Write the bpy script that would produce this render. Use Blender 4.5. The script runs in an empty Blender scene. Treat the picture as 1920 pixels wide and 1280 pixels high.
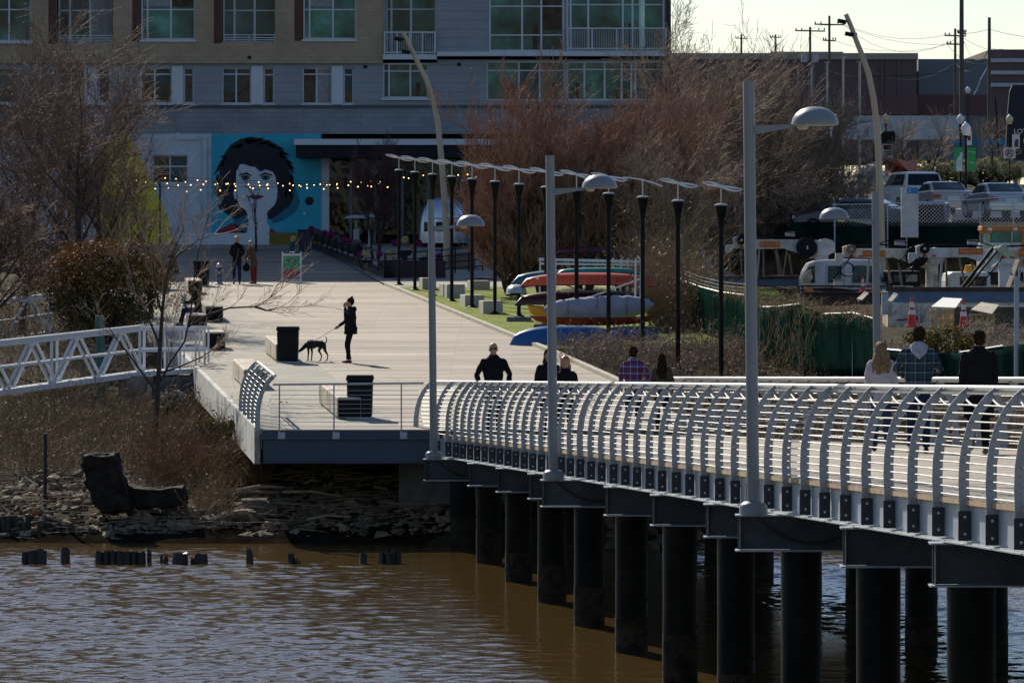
import bpy, bmesh, math, random
import numpy as np
from mathutils import Vector, Matrix
V = Vector
R = math.radians
rnd = random.Random(7)
scene = bpy.context.scene
COL = scene.collection
# ---------------------------------------------------------------- survey: metres from the photograph
F = 9067.0; ZC = 6.51; YH = 430.0          # focal length in photo pixels, eye height over water, horizon row
def P(px, py, s):                           # point at photo pixel with scale s (pixels per metre)
    return V(((px-960.0)/s, F/s, ZC-(py-YH)/s))
def zpl(D): return -.454+.02757*D           # promenade deck surface
def G(px, py):                              # point on the promenade
    s = .1436*(py-180.0); return V(((px-960.0)/s, F/s, zpl(F/s)))
def zbr(D): return 2.26+.0303*(99.6-D)      # bridge deck surface
def xbr(D): return -1.30+.1146*(99.6-D)     # bridge near edge
def xfar(D): return 5.1+.222*(95.0-D)       # bridge far edge
def W0(px, py):
    s = (py-YH)/ZC; return V(((px-960)/s, F/s, 0))
# ---------------------------------------------------------------- objects
WLOC = {}
def tag(o, label=None, cat=None, group=None, kind=None):
    if label: o['label'] = label
    if cat: o['category'] = cat
    if group: o['group'] = group
    if kind: o['kind'] = kind
    return o
def thing(name, label, cat, loc, group=None):
    o = bpy.data.objects.new(name, None); COL.objects.link(o)
    o.location = loc; o.empty_display_size = .2
    WLOC[o.name] = V(loc)
    return tag(o, label, cat, group)
def kids(o): return [c for c in bpy.data.objects if c.parent == o]
def copy_tree(o, loc=None, label=None, rz=None, parent=None, group=None):
    c = o.copy(); COL.objects.link(c)
    if loc is not None: c.location = loc
    if rz is not None: c.rotation_euler = (0, 0, rz)
    if label: c['label'] = label
    if group: c['group'] = group
    if parent is not None: c.parent = parent
    for k in kids(o): copy_tree(k, parent=c)
    return c
class MB:
    def __init__(s): s.v = []; s.f = []
    def add(s, vs, fs):
        n = len(s.v); s.v += [tuple(p) for p in vs]; s.f += [tuple(i+n for i in f) for f in fs]; return s
    def hexa(s, p):   # 8 points: bottom ring 4, top ring 4
        return s.add(p, [(3,2,1,0),(4,5,6,7),(0,1,5,4),(1,2,6,5),(2,3,7,6),(3,0,4,7)])
    def b(s, x0, x1, y0, y1, z0, z1):
        return s.hexa([(x0,y0,z0),(x1,y0,z0),(x1,y1,z0),(x0,y1,z0),(x0,y0,z1),(x1,y0,z1),(x1,y1,z1),(x0,y1,z1)])
    def box(s, c, sz, rz=0, rx=0, ry=0):
        m = Matrix.Rotation(rz,3,'Z') @ Matrix.Rotation(ry,3,'Y') @ Matrix.Rotation(rx,3,'X')
        h = V(sz)/2; c = V(c); ps = []
        for z in (-1,1):
            for x,y in ((-1,-1),(1,-1),(1,1),(-1,1)): ps.append(c + m @ V((x*h.x,y*h.y,z*h.z)))
        return s.hexa(ps)
    def tube(s, pts, r, n=8, cap=True, sq=1.0):
        pts = [V(p) for p in pts]; m = len(pts)
        rs = r if isinstance(r, (list, tuple)) else [r]*m
        vs = []; up = None
        for i, p in enumerate(pts):
            t = (pts[min(i+1,m-1)]-pts[max(i-1,0)])
            if t.length < 1e-9: t = V((0,0,1))
            t.normalize()
            if up is None: up = V((0,1,0)) if abs(t.y) < .9 else V((1,0,0))
            a = up - t*up.dot(t)
            if a.length < 1e-6: a = V((1,0,0)) - t*t.x
            a.normalize(); up = a; b = t.cross(a)
            for k in range(n):
                an = 2*math.pi*(k+.5)/n
                vs.append(p + a*math.cos(an)*rs[i]*sq + b*math.sin(an)*rs[i])
        fs = []
        for i in range(m-1):
            for k in range(n):
                k2 = (k+1)%n; fs.append((i*n+k, i*n+k2, (i+1)*n+k2, (i+1)*n+k))
        if cap: fs += [tuple(range(n-1,-1,-1)), tuple((m-1)*n+k for k in range(n))]
        return s.add(vs, fs)
    def bar(s, a, b, w, h=None):   # square bar
        h = h or w; a = V(a); b = V(b); t = (b-a).normalized()
        up = V((0,0,1)) if abs(t.z) < .95 else V((0,1,0))
        x = t.cross(up).normalized()*w/2; z = x.normalized().cross(t).normalized()*h/2
        return s.hexa([a-x-z, a+x-z, a+x+z, a-x+z, b-x-z, b+x-z, b+x+z, b-x+z])
    def lathe(s, prof, c, n=16, sx=1, sy=1):
        c = V(c); m = len(prof); vs = []
        for r, z in prof:
            for k in range(n):
                a = 2*math.pi*k/n; vs.append(c+V((r*math.cos(a)*sx, r*math.sin(a)*sy, z)))
        fs = [(i*n+k, i*n+(k+1)%n, (i+1)*n+(k+1)%n, (i+1)*n+k) for i in range(m-1) for k in range(n)]
        fs += [tuple(range(n-1,-1,-1)), tuple((m-1)*n+k for k in range(n))]
        return s.add(vs, fs)
    def ell(s, c, r, n=12, m=8, rot=None):
        c = V(c); vs = []; 
        if not hasattr(r,'__len__'): r = (r,r,r)
        for i in range(1, m):
            a = math.pi*i/m
            for k in range(n):
                b = 2*math.pi*k/n
                q = V((r[0]*math.sin(a)*math.cos(b), r[1]*math.sin(a)*math.sin(b), -r[2]*math.cos(a)))
                vs.append(c + (rot @ q if rot else q))
        q0 = V((0,0,-r[2])); q1 = V((0,0,r[2]))
        vs += [c+(rot @ q0 if rot else q0), c+(rot @ q1 if rot else q1)]
        fs = [(i*n+k, i*n+(k+1)%n, (i+1)*n+(k+1)%n, (i+1)*n+k) for i in range(m-2) for k in range(n)]
        b0 = (m-1)*n
        fs += [(b0, (k+1)%n, k) for k in range(n)] + [(b0+1, (m-2)*n+k, (m-2)*n+(k+1)%n) for k in range(n)]
        return s.add(vs, fs)
    def prism(s, pts, off):        # planar polygon (3D points) extruded by vector off
        pts = [V(p) for p in pts]; off = V(off); n = len(pts)
        vs = pts + [p+off for p in pts]
        fs = [tuple(range(n-1,-1,-1)), tuple(range(n,2*n))] + [(i,(i+1)%n,(i+1)%n+n,i+n) for i in range(n)]
        return s.add(vs, fs)
    def px(s, pts, sc, t=.05):     # outline in photo pixels on a plane facing the viewer at scale sc, thickness t going back
        return s.prism([P(x,y,sc) for x,y in pts], (0,t,0))
    def pr(s, x0, y0, x1, y1, sc, t=.05, dy=0):
        a = P(x0,y1,sc); b = P(x1,y0,sc)
        return s.b(a.x,b.x,a.y+dy,a.y+dy+t,a.z,b.z)
    def quad(s, a, b, c, d): return s.add([a,b,c,d], [(0,1,2,3)])
    def mesh(s, name, off=V((0,0,0)), smooth=False, norm=True):
        me = bpy.data.meshes.new(name)
        me.from_pydata([(x-off.x,y-off.y,z-off.z) for x,y,z in s.v], [], s.f)
        if norm:
            bm = bmesh.new(); bm.from_mesh(me); bmesh.ops.recalc_face_normals(bm, faces=bm.faces); bm.to_mesh(me); bm.free()
        if smooth:
            me.polygons.foreach_set('use_smooth', [True]*len(me.polygons))
            try: me.set_sharp_from_angle(angle=R(40))
            except Exception: pass
        me.update(); return me
    def build(s, name, mat, parent=None, smooth=False, loc=None, bevel=0, remesh=0, norm=True, sm=2, label=None):
        off = WLOC[parent.name] if parent is not None else (V(loc) if loc is not None else V((0,0,0)))
        me = s.mesh(name, off, smooth, norm)
        if remesh: me = remeshed(me, remesh, sm)
        o = bpy.data.objects.new(name, me); COL.objects.link(o)
        if bevel:
            bv = o.modifiers.new('bevel','BEVEL'); bv.width = bevel; bv.segments = 2; bv.limit_method = 'ANGLE'; bv.angle_limit = R(50)
        me.materials.clear(); me.materials.append(mat)
        if parent is not None: o.parent = parent; WLOC[o.name] = off
        else: o.location = off; WLOC[o.name] = V(off)
        if label: o['label'] = label
        return o
def remeshed(me, vox, sm=2):
    o = bpy.data.objects.new('tmp', me); COL.objects.link(o)
    md = o.modifiers.new('r','REMESH'); md.mode = 'VOXEL'; md.voxel_size = vox; md.use_smooth_shade = True
    if sm:
        m2 = o.modifiers.new('s','SMOOTH'); m2.iterations = sm; m2.factor = .5
    dg = bpy.context.evaluated_depsgraph_get(); dg.update()
    out = bpy.data.meshes.new_from_object(o.evaluated_get(dg)); nm = me.name
    bpy.data.objects.remove(o); bpy.data.meshes.remove(me); out.name = nm
    out.polygons.foreach_set('use_smooth', [True]*len(out.polygons))
    return out
def segs_mesh(name, segs, n=3, off=V((0,0,0)), leaves=None):
    """many tapered twigs at once: segs = rows (x0,y0,z0,x1,y1,z1,r0,r1)"""
    a = np.array(segs, dtype=np.float64); p0 = a[:,0:3]-np.array(off); p1 = a[:,3:6]-np.array(off)
    t = p1-p0; L = np.linalg.norm(t,axis=1,keepdims=True)+1e-9; t = t/L
    ref = np.where(np.abs(t[:,2:3])>.9, np.array([[1.,0,0]]), np.array([[0,0,1.]]))
    u = np.cross(t,ref); u /= np.linalg.norm(u,axis=1,keepdims=True)+1e-9; w = np.cross(t,u)
    m = len(a); vs = np.empty((m,2*n,3))
    for k in range(n):
        c, s_ = math.cos(2*math.pi*k/n), math.sin(2*math.pi*k/n)
        d = u*c+w*s_
        vs[:,k] = p0+d*a[:,6:7]; vs[:,n+k] = p1+d*a[:,7:8]
    base = (np.arange(m)*2*n)[:,None]
    fs = np.concatenate([base+np.array([[k,(k+1)%n,n+(k+1)%n,n+k]]) for k in range(n)], axis=0)
    vs = vs.reshape(-1,3); fv = [fs]
    if leaves is not None and len(leaves):
        l = np.array(leaves); c = l[:,0:3]-np.array(off); s_ = l[:,3:4]
        rs = np.random.RandomState(len(l)); d1 = rs.normal(size=c.shape); d1 /= np.linalg.norm(d1,axis=1,keepdims=True)
        d2 = np.cross(d1, rs.normal(size=c.shape)); d2 /= np.linalg.norm(d2,axis=1,keepdims=True)+1e-9
        q = np.stack([c-d1*s_, c-d2*s_*.55, c+d1*s_, c+d2*s_*.55],axis=1).reshape(-1,3)
        fv.append((np.arange(len(l))*4)[:,None]+np.array([[0,1,2,3]])+len(vs)); vs = np.concatenate([vs,q])
    fs = np.concatenate(fv)
    me = bpy.data.meshes.new(name)
    me.vertices.add(len(vs)); me.vertices.foreach_set('co', vs.ravel())
    me.loops.add(fs.size); me.loops.foreach_set('vertex_index', fs.ravel().astype(np.int32))
    me.polygons.add(len(fs)); me.polygons.foreach_set('loop_start', np.arange(len(fs),dtype=np.int32)*4)
    me.polygons.foreach_set('loop_total', np.full(len(fs),4,dtype=np.int32))
    me.update(calc_edges=True); me.validate()
    return me
def obj(name, me, mat, parent=None, loc=None):
    o = bpy.data.objects.new(name, me); COL.objects.link(o)
    me.materials.clear(); me.materials.append(mat)
    if parent is not None: o.parent = parent; WLOC[o.name] = WLOC[parent.name]
    elif loc is not None: o.location = loc; WLOC[o.name] = V(loc)
    else: WLOC[o.name] = V((0,0,0))
    return o
def text(name, body, mat, parent, size, loc, rot=(R(90),0,0), ext=.004, sx=1, align='CENTER'):
    cu = bpy.data.curves.new(name,'FONT'); cu.body = body; cu.size = size; cu.extrude = ext; cu.align_x = align; cu.align_y = 'CENTER'
    tmp = bpy.data.objects.new('t', cu); COL.objects.link(tmp)
    dg = bpy.context.evaluated_depsgraph_get(); dg.update()
    me = bpy.data.meshes.new_from_object(tmp.evaluated_get(dg)); bpy.data.objects.remove(tmp)
    me.name = name; o = bpy.data.objects.new(name, me); COL.objects.link(o)
    me.materials.clear(); me.materials.append(mat); o.parent = parent
    o.location = V(loc)-WLOC[parent.name]; o.rotation_euler = rot; o.scale = (sx,1,1); WLOC[o.name] = WLOC[parent.name]
    return o
# ---------------------------------------------------------------- materials
def NT(name):
    m = bpy.data.materials.new(name); m.use_nodes = True; nt = m.node_tree
    return m, nt, nt.nodes['Principled BSDF']
def setp(p, **k):
    for a, v in k.items():
        a = {'rough':'Roughness','metal':'Metallic','spec':'Specular IOR Level','ior':'IOR','trans':'Transmission Weight','alpha':'Alpha','coat':'Coat Weight'}[a]
        if a in p.inputs: p.inputs[a].default_value = v
def coords(nt, scale=(1,1,1), kind='Object', rot=(0,0,0)):
    tc = nt.nodes.new('ShaderNodeTexCoord'); mp = nt.nodes.new('ShaderNodeMapping')
    mp.inputs['Scale'].default_value = scale; mp.inputs['Rotation'].default_value = rot
    nt.links.new(tc.outputs[kind], mp.inputs[0]); return mp.outputs[0]
def noise(nt, vec, scale, det=4, rough=.6):
    n = nt.nodes.new('ShaderNodeTexNoise'); n.inputs['Scale'].default_value = scale
    n.inputs['Detail'].default_value = det; n.inputs['Roughness'].default_value = rough
    nt.links.new(vec, n.inputs['Vector']); return n.outputs['Fac']
def ramp(nt, fac, stops):
    r = nt.nodes.new('ShaderNodeValToRGB'); e = r.color_ramp.elements
    e[0].position, e[0].color = stops[0][0], (*stops[0][1],1); e[1].position, e[1].color = stops[-1][0], (*stops[-1][1],1)
    for p_, c in stops[1:-1]:
        x = e.new(p_); x.color = (*c,1)
    nt.links.new(fac, r.inputs[0]); return r.outputs[0]
def mix(nt, a, b, fac, mode='MIX'):
    m = nt.nodes.new('ShaderNodeMix'); m.data_type = 'RGBA'; m.blend_type = mode
    for i, x in ((6,a),(7,b)):
        if isinstance(x,(tuple,list)): m.inputs[i].default_value = (*x,1)
        else: nt.links.new(x, m.inputs[i])
    if isinstance(fac,(int,float)): m.inputs[0].default_value = fac
    else: nt.links.new(fac, m.inputs[0])
    return m.outputs[2]
def bump(nt, p, h, strength, dist=.02):
    b = nt.nodes.new('ShaderNodeBump'); b.inputs['Strength'].default_value = strength; b.inputs['Distance'].default_value = dist
    nt.links.new(h, b.inputs['Height']); nt.links.new(b.outputs[0], p.inputs['Normal'])
MATS = {}
def M(name, col, rough=.7, metal=0, var=.18, vs=3.0, bmp=0, bs=30, spec=.4, dirt=None, ds=1.2):
    if name in MATS: return MATS[name]
    m, nt, p = NT(name); v = coords(nt)
    n = noise(nt, v, vs, 5)
    c = ramp(nt, n, [(.3,tuple(max(0,x*(1-var)) for x in col)),(.7,tuple(min(1,x*(1+var)) for x in col))])
    if dirt:
        n2 = noise(nt, v, ds, 8, .75); f = ramp(nt, n2, [(.48,(0,0,0)),(.62,(1,1,1))])
        c = mix(nt, c, dirt, f)
    nt.links.new(c, p.inputs['Base Color']); setp(p, rough=rough, metal=metal, spec=spec)
    if bmp: bump(nt, p, noise(nt, v, bs, 6, .7), bmp)
    MATS[name] = m; return m
def Mglow(name, col, st):
    m, nt, p = NT(name); p.inputs['Base Color'].default_value = (*col,1)
    p.inputs['Emission Color'].default_value = (*col,1); p.inputs['Emission Strength'].default_value = st; return m
def Mbrick(name, c1, c2, mortar, w=.22, h=.075, rough=.85, ms=.01):
    m, nt, p = NT(name); v = coords(nt, rot=(R(-90),0,0))
    b = nt.nodes.new('ShaderNodeTexBrick'); b.inputs['Scale'].default_value = 1
    b.inputs['Brick Width'].default_value = w; b.inputs['Row Height'].default_value = h; b.inputs['Mortar Size'].default_value = ms
    b.inputs['Color1'].default_value = (*c1,1); b.inputs['Color2'].default_value = (*c2,1); b.inputs['Mortar'].default_value = (*mortar,1)
    nt.links.new(v, b.inputs['Vector'])
    n = noise(nt, coords(nt), .6, 5); k = ramp(nt, n, [(.3,(.8,.8,.8)),(.7,(1.15,1.15,1.15))])
    nt.links.new(mix(nt, b.outputs['Color'], k, 1.0, 'MULTIPLY'), p.inputs['Base Color']); setp(p, rough=rough, spec=.2)
    bump(nt, p, b.outputs['Fac'], -.4, .01); return m
def Mstripe(name, c1, c2, axis, period, duty=.06, rough=.6, metal=0, var=.12, vs=.8):
    """siding or plank joints: thin lines every period metres along an axis"""
    m, nt, p = NT(name); v = coords(nt)
    sx = nt.nodes.new('ShaderNodeSeparateXYZ'); nt.links.new(v, sx.inputs[0])
    d = nt.nodes.new('ShaderNodeMath'); d.operation = 'DIVIDE'; d.inputs[1].default_value = period; nt.links.new(sx.outputs[axis], d.inputs[0])
    fr = nt.nodes.new('ShaderNodeMath'); fr.operation = 'FRACT'; nt.links.new(d.outputs[0], fr.inputs[0])
    lt = nt.nodes.new('ShaderNodeMath'); lt.operation = 'LESS_THAN'; lt.inputs[1].default_value = duty; nt.links.new(fr.outputs[0], lt.inputs[0])
    n = noise(nt, v, vs, 5); c = ramp(nt, n, [(.3,tuple(x*(1-var) for x in c1)),(.7,tuple(x*(1+var) for x in c1))])
    nt.links.new(mix(nt, c, c2, lt.outputs[0]), p.inputs['Base Color']); setp(p, rough=rough, metal=metal, spec=.3); return m
from mathutils import noise as mn
# ---------------------------------------------------------------- camera, sun, sky
cam = bpy.data.objects.new('camera', bpy.data.cameras.new('camera')); COL.objects.link(cam); scene.camera = cam
cam.location = (0,0,ZC); cam.rotation_euler = (R(90),0,0)
cam.data.sensor_width = 36; cam.data.lens = 36*F/1920.0; cam.data.shift_y = -(640.0-YH)/1920.0
cam.data.clip_start = 1; cam.data.clip_end = 9000
SUN = V((-.60, 1.5, 1.0)).normalized()      # towards the sun: behind the building, to the left
sl = bpy.data.lights.new('sun','SUN'); sl.energy = 5.0; sl.angle = R(.53); sl.color = (1,.925,.78)
so = bpy.data.objects.new('sun', sl); COL.objects.link(so); so.rotation_euler = SUN.to_track_quat('Z','Y').to_euler()
w = bpy.data.worlds.new('World'); scene.world = w; w.use_nodes = True; nt = w.node_tree
sky = nt.nodes.new('ShaderNodeTexSky'); sky.sky_type = 'NISHITA'; sky.sun_disc = False
sky.sun_elevation = math.asin(SUN.z); sky.sun_rotation = math.atan2(SUN.x, SUN.y)
sky.air_density = 1.0; sky.dust_density = .35; sky.ozone_density = 2.0; sky.altitude = 0
bg = nt.nodes['Background']; tint = mix(nt, sky.outputs[0], (.945,.975,1.06), 1.0, 'MULTIPLY'); nt.links.new(tint, bg.inputs[0]); bg.inputs[1].default_value = .082
vs_ = scene.view_settings; vs_.view_transform = 'Standard'; vs_.look = 'None'; vs_.gamma = 1; vs_.exposure = .28; vs_.use_curve_mapping = False
scene.cycles.max_bounces = 6; scene.cycles.transparent_max_bounces = 12; scene.cycles.use_denoising = True
# ---------------------------------------------------------------- materials of the setting
m_water, nt, p = NT('river_water'); v = coords(nt, (.42,1,1))
bp = nt.nodes.new('ShaderNodeBump'); bp.inputs['Distance'].default_value = .02; bp.inputs['Strength'].default_value = .5
nt.links.new(noise(nt, v, 7.0, 3, .6), bp.inputs['Height']); nt.links.new(bp.outputs[0], p.inputs['Normal'])
p.inputs['Base Color'].default_value = (.078,.050,.017,1); setp(p, rough=.03, ior=1.40, spec=.5)
m_deck, nt, p = NT('weathered_deck_boards')
br = nt.nodes.new('ShaderNodeTexBrick'); br.inputs['Scale'].default_value = 1; br.inputs['Brick Width'].default_value = 4.2
br.inputs['Row Height'].default_value = .145; br.inputs['Mortar Size'].default_value = .006; br.offset = .37
br.inputs['Color1'].default_value = (.23,.19,.15,1); br.inputs['Color2'].default_value = (.385,.325,.265,1); br.inputs['Mortar'].default_value = (.05,.04,.035,1)
nt.links.new(coords(nt), br.inputs['Vector'])
n = noise(nt, coords(nt,(.07,1.3,1)), 1.3, 9, .8); k = ramp(nt, n, [(.40,(.50,.48,.46)),(.5,(1,1,1)),(.60,(1.38,1.35,1.30))])
n4 = noise(nt, coords(nt,(.35,.35,1)), .5, 3); k4 = ramp(nt, n4, [(.35,(.88,.87,.86)),(.65,(1.08,1.08,1.08))])
st_ = ramp(nt, noise(nt, coords(nt,(.55,.16,1)), 1.5, 8, .75), [(.30,(.66,.63,.60)),(.42,(1,1,1)),(.60,(1,1,1)),(.70,(1.12,1.11,1.10))])
nt.links.new(mix(nt, mix(nt, mix(nt, br.outputs[0], k, 1, 'MULTIPLY'), k4, 1, 'MULTIPLY'), st_, 1, 'MULTIPLY'), p.inputs['Base Color']); setp(p, rough=.75, spec=.3)
m_conc, nt, p = NT('worn_concrete_walk')
n = noise(nt, coords(nt), .9, 8, .7); k = ramp(nt, n, [(.3,(.25,.23,.19)),(.7,(.39,.355,.30))])
n2 = noise(nt, coords(nt), 9, 4, .8); f = ramp(nt, n2, [(.66,(0,0,0)),(.72,(1,1,1))])
nt.links.new(mix(nt, k, (.47,.45,.41), f), p.inputs['Base Color']); setp(p, rough=.85, spec=.2)
m_asph = M('road_asphalt', (.30,.27,.225), .9, var=.12, vs=.6)
m_soil, nt, p = NT('bank_soil'); v = coords(nt)
k = ramp(nt, noise(nt, v, 1.4, 10, .75), [(.3,(.02,.014,.009)),(.5,(.06,.043,.025)),(.62,(.11,.08,.045)),(.75,(.20,.155,.09))])
nt.links.new(k, p.inputs['Base Color']); setp(p, rough=.95, spec=.1); bump(nt, p, noise(nt, v, 5, 8, .8), 1.0, .15)
m_lawn, nt, p = NT('lawn_grass'); v = coords(nt)
k = ramp(nt, noise(nt, v, .55, 6, .7), [(.35,(.13,.18,.012)),(.5,(.20,.26,.02)),(.6,(.28,.27,.06)),(.75,(.34,.27,.14))])
nt.links.new(mix(nt, k, ramp(nt, noise(nt, v, 14, 4), [(.3,(.55,.55,.55)),(.7,(1.3,1.3,1.3))]), 1, 'MULTIPLY'), p.inputs['Base Color']); setp(p, rough=.9, spec=.15); bump(nt, p, noise(nt, v, 18, 4, .8), .8, .06)
# ---------------------------------------------------------------- terrain
def pl(tab, x):
    if x <= tab[0][0]: return tab[0][1]
    for (a,b),(c,d) in zip(tab, tab[1:]):
        if x <= c: return b+(d-b)*(x-a)/(c-a)
    return tab[-1][1]
def xL(D): return -5.24-.121*(D-101)
def xR(D): return pl([(101,4.1),(118,2.47),(130,1.15),(178,-4.7),(228,-9.5)], D)
TL = [(90,-2.5),(96,-1.0),(100.7,-.02),(102.5,.5),(106,1.0),(110,1.35),(124,1.75),(140,2.7),(160,3.6),(228,5.6),(450,9),(4000,16)]
TR = [(90,-2.5),(95,-1.0),(98.2,-.02),(101,.6),(108,1.5),(118,2.45),(130,3.05),(140,3.38),(180,4.48),(183,4.6),(183.7,5.72),(191,5.78),(192.2,6.85),(216,7.3),(300,9.3),(450,10.5),(4000,16)]
TB = [(183,4.6),(228,5.8),(300,7),(450,10),(4000,16)]
def hz(X, D):
    a = pl(TL, D); b = pl(TR, D); t = min(1,max(0,(X+3)/4)); h = a*(1-t)+b*t
    if D > 182:
        c = pl(TB, D); u = min(1,max(0,(X-9)/2.0)); h = c*(1-u)+b*u
    if D > 110 and xL(D)-1.2 < X < xR(D)+.3: h = min(h, zpl(D)-.35)
    if D <= 183: h += .16*mn.noise(V((X*.5,D*.35,0)))+.07*mn.noise(V((X*1.6,D*1.2,3)))
    return h
Ds = [86,92,94]+[95+.5*i for i in range(60)]+[125+1.5*i for i in range(38)]+[182.5,183,183.6,183.8,185,188,191,191.6,192.3,198,206,216,228,250,280,300,340,400,450,600,1000,2000,4000]
Xs = [-900,-300,-120,-60,-40]+[-30+.8*i for i in range(82)]+[38,44,52,70,120,300,900]
m_mud = M('wet_mud', (.014,.011,.008), 1.0, var=.5, vs=3, spec=.0)
g = MB(); nx = len(Xs)
for D in Ds:
    k = 1 if D < 300 else D/300
    for X in Xs: g.v.append((X*k, D, hz(X*k, D)))
for i in range(len(Ds)-1):
    for j in range(nx-1): g.f.append((i*nx+j, i*nx+j+1, (i+1)*nx+j+1, (i+1)*nx+j))
tag(g.build('ground', m_soil, smooth=True, norm=False), 'brown soil of the river bank and the land behind it', 'ground', kind='structure')
WSL = .19
def water_mesh():
    xs_ = np.arange(-13,13.01,.075); ysl = np.arange(42,102.01,.042); Xg,Yg = np.meshgrid(xs_,ysl); Z = np.zeros_like(Xg); rs = np.random.RandomState(5)
    n = 90; lam = np.exp(rs.uniform(math.log(.17),math.log(1.05),n)); th = rs.normal(0,.55,n)
    for l,t_,ph in zip(lam,th,rs.uniform(0,6.28,n)):
        k = 2*math.pi/l; wgt = (l/.8)**-.15 if l>.8 else 1.0; a = WSL*math.sqrt(2.0/n)/k*wgt
        Z += a*np.sin(k*(Yg*math.cos(t_)+Xg*math.sin(t_))+ph+.6*np.sin(Xg*.7+Yg*.23+ph))
    m = (Xg+.115*Yg-8.6); mask = np.clip(1-(m+3.8)/5.2,.16,1); gust = .75+.25*np.sin(Xg*.35+Yg*.11)*np.sin(Yg*.19+1)
    near_ = np.clip((101-Yg)/7,.12,1); under = (Xg>(-1.30+.1146*(99.6-Yg)+4.0)); mask = np.where(under, .9, mask)
    Z *= mask*gust*near_
    edge = np.minimum(np.minimum(Xg+13,13-Xg)/1.0, np.minimum(Yg-42,102-Yg)/1.0); Z *= np.clip(edge,0,1)
    ny,nx_ = Xg.shape; vs = np.stack([Xg,Yg,Z],-1).reshape(-1,3); id_ = np.arange(ny*nx_).reshape(ny,nx_)
    fs = np.stack([id_[:-1,:-1],id_[:-1,1:],id_[1:,1:],id_[1:,:-1]],-1).reshape(-1,4); b = len(vs)
    ex = np.array([(-160,-60,0),(160,-60,0),(160,42,0),(-160,42,0),(-160,112,0),(160,112,0),(-160,102,0),(160,102,0),(-13,42,0),(13,42,0),(-13,102,0),(13,102,0)],float)
    fe = np.array([(0,1,2,3),(3,8,10,6),(9,2,7,11),(6,7,5,4)])+b
    vs = np.concatenate([vs,ex]); fs = np.concatenate([fs,fe]); me = bpy.data.meshes.new('water')
    me.vertices.add(len(vs)); me.vertices.foreach_set('co',vs.ravel()); me.loops.add(fs.size); me.loops.foreach_set('vertex_index',fs.ravel().astype(np.int32))
    me.polygons.add(len(fs)); me.polygons.foreach_set('loop_start',np.arange(len(fs),dtype=np.int32)*4); me.polygons.foreach_set('loop_total',np.full(len(fs),4,dtype=np.int32))
    me.polygons.foreach_set('use_smooth',[True]*len(fs)); me.update(calc_edges=True); return me
tag(obj('water', water_mesh(), m_water), 'brown rippled river water', 'water', kind='structure')
g = MB()
for i in range(60):
    x0_=-15+i*.5; g.quad((x0_,99.6,-.15),(x0_+.5,99.6,-.15),(x0_+.5,101.35,hz(x0_+.5,101.35)+.05),(x0_,101.35,hz(x0_,101.35)+.05))
tag(g.build('riverbank', m_mud, norm=False, smooth=True), 'strip of wet black mud along the waterline', 'mud', kind='structure')
# promenade deck: boards, concrete strip on its left, slab edge
xs = lambda D: pl([(101.3,-2.3),(125,-5.0),(145,-7.3),(172,-10.5),(228,-17.0)], D)
Dd = [101.3,106,112,118,125,130,137,145,152,160,172,178,190,205,228.5]
def strip(fa, fb, dz, th, name, mat, **k):
    g = MB()
    for a, b in zip(Dd, Dd[1:]):
        g.hexa([(fa(a),a,zpl(a)+dz-th),(fb(a),a,zpl(a)+dz-th),(fb(b),b,zpl(b)+dz-th),(fa(b),b,zpl(b)+dz-th),
                (fa(a),a,zpl(a)+dz),(fb(a),a,zpl(a)+dz),(fb(b),b,zpl(b)+dz),(fa(b),b,zpl(b)+dz)])
    bm = bmesh.new(); me = g.mesh(name); bm.from_mesh(me); bmesh.ops.remove_doubles(bm, verts=bm.verts, dist=1e-4)
    seen = {}; 
    for f in list(bm.faces):
        key = tuple(sorted(v.index for v in f.verts))
        if key in seen: bm.faces.remove(f); 
        else: seen[key] = f
    bm.to_mesh(me); bm.free()
    o = bpy.data.objects.new(name, me); COL.objects.link(o); me.materials.append(mat); return tag(o, kind='structure', **k)
strip(xs, xR, 0, .12, 'boardwalk', m_deck, label='pale weathered boards of the promenade', cat='boardwalk')
strip(xL, xs, .004, .12, 'pavement', m_conc, label='pale concrete strip along the left edge of the boards', cat='pavement')
m_kerb = M('timber_curb', (.36,.32,.25), .8, var=.2, vs=2)
g = MB()
kd = [112+i*3 for i in range(23)]
for a, b in zip(kd, kd[1:]): g.bar((xR(a)+.07,a,zpl(a)+.04),(xR(b)+.07,b,zpl(b)+.04),.16,.12)
tag(g.build('kerb', m_kerb), 'timber curb on the lawn side of the boardwalk', 'kerb', kind='structure')
# patio and paths right of the promenade, far end
g = MB().add([(xR(178)+.1,178,4.47),(9,178,4.47),(9,183,4.62),(xR(183),183,4.62)],[(0,1,2,3)])
g.add([(xR(183),183,4.63),(9,183,4.63),(9,228,5.86),(xR(228),228,5.86)],[(0,1,2,3)])
g.add([(xR(175.5)+.12,175.5,4.42),(6,175.5,4.42),(6,178,4.474),(xR(178)+.1,178,4.474)],[(0,1,2,3)])
tag(g.build('patio', m_conc, norm=False), 'concrete paving between lawn and building', 'patio', kind='structure')
# lawn
g = MB(); LD = [133,136,139,142,146,150,155,160,166,172,175.5]
for a, b in zip(LD, LD[1:]):
    n = 14
    def lx(D, i): return xR(D)+.14+(9.3-xR(D))*i/n
    def lz(x, D): return zpl(D)+.0+.05*mn.noise(V((x*.6,D*.4,9)))+.03
    for i in range(n): g.quad((lx(a,i),a,lz(lx(a,i),a)),(lx(a,i+1),a,lz(lx(a,i+1),a)),(lx(b,i+1),b,lz(lx(b,i+1),b)),(lx(b,i),b,lz(lx(b,i),b)))
tag(g.build('lawn', m_lawn, norm=False, smooth=True), 'patchy bright green lawn beside the boardwalk', 'lawn', kind='structure')
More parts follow.
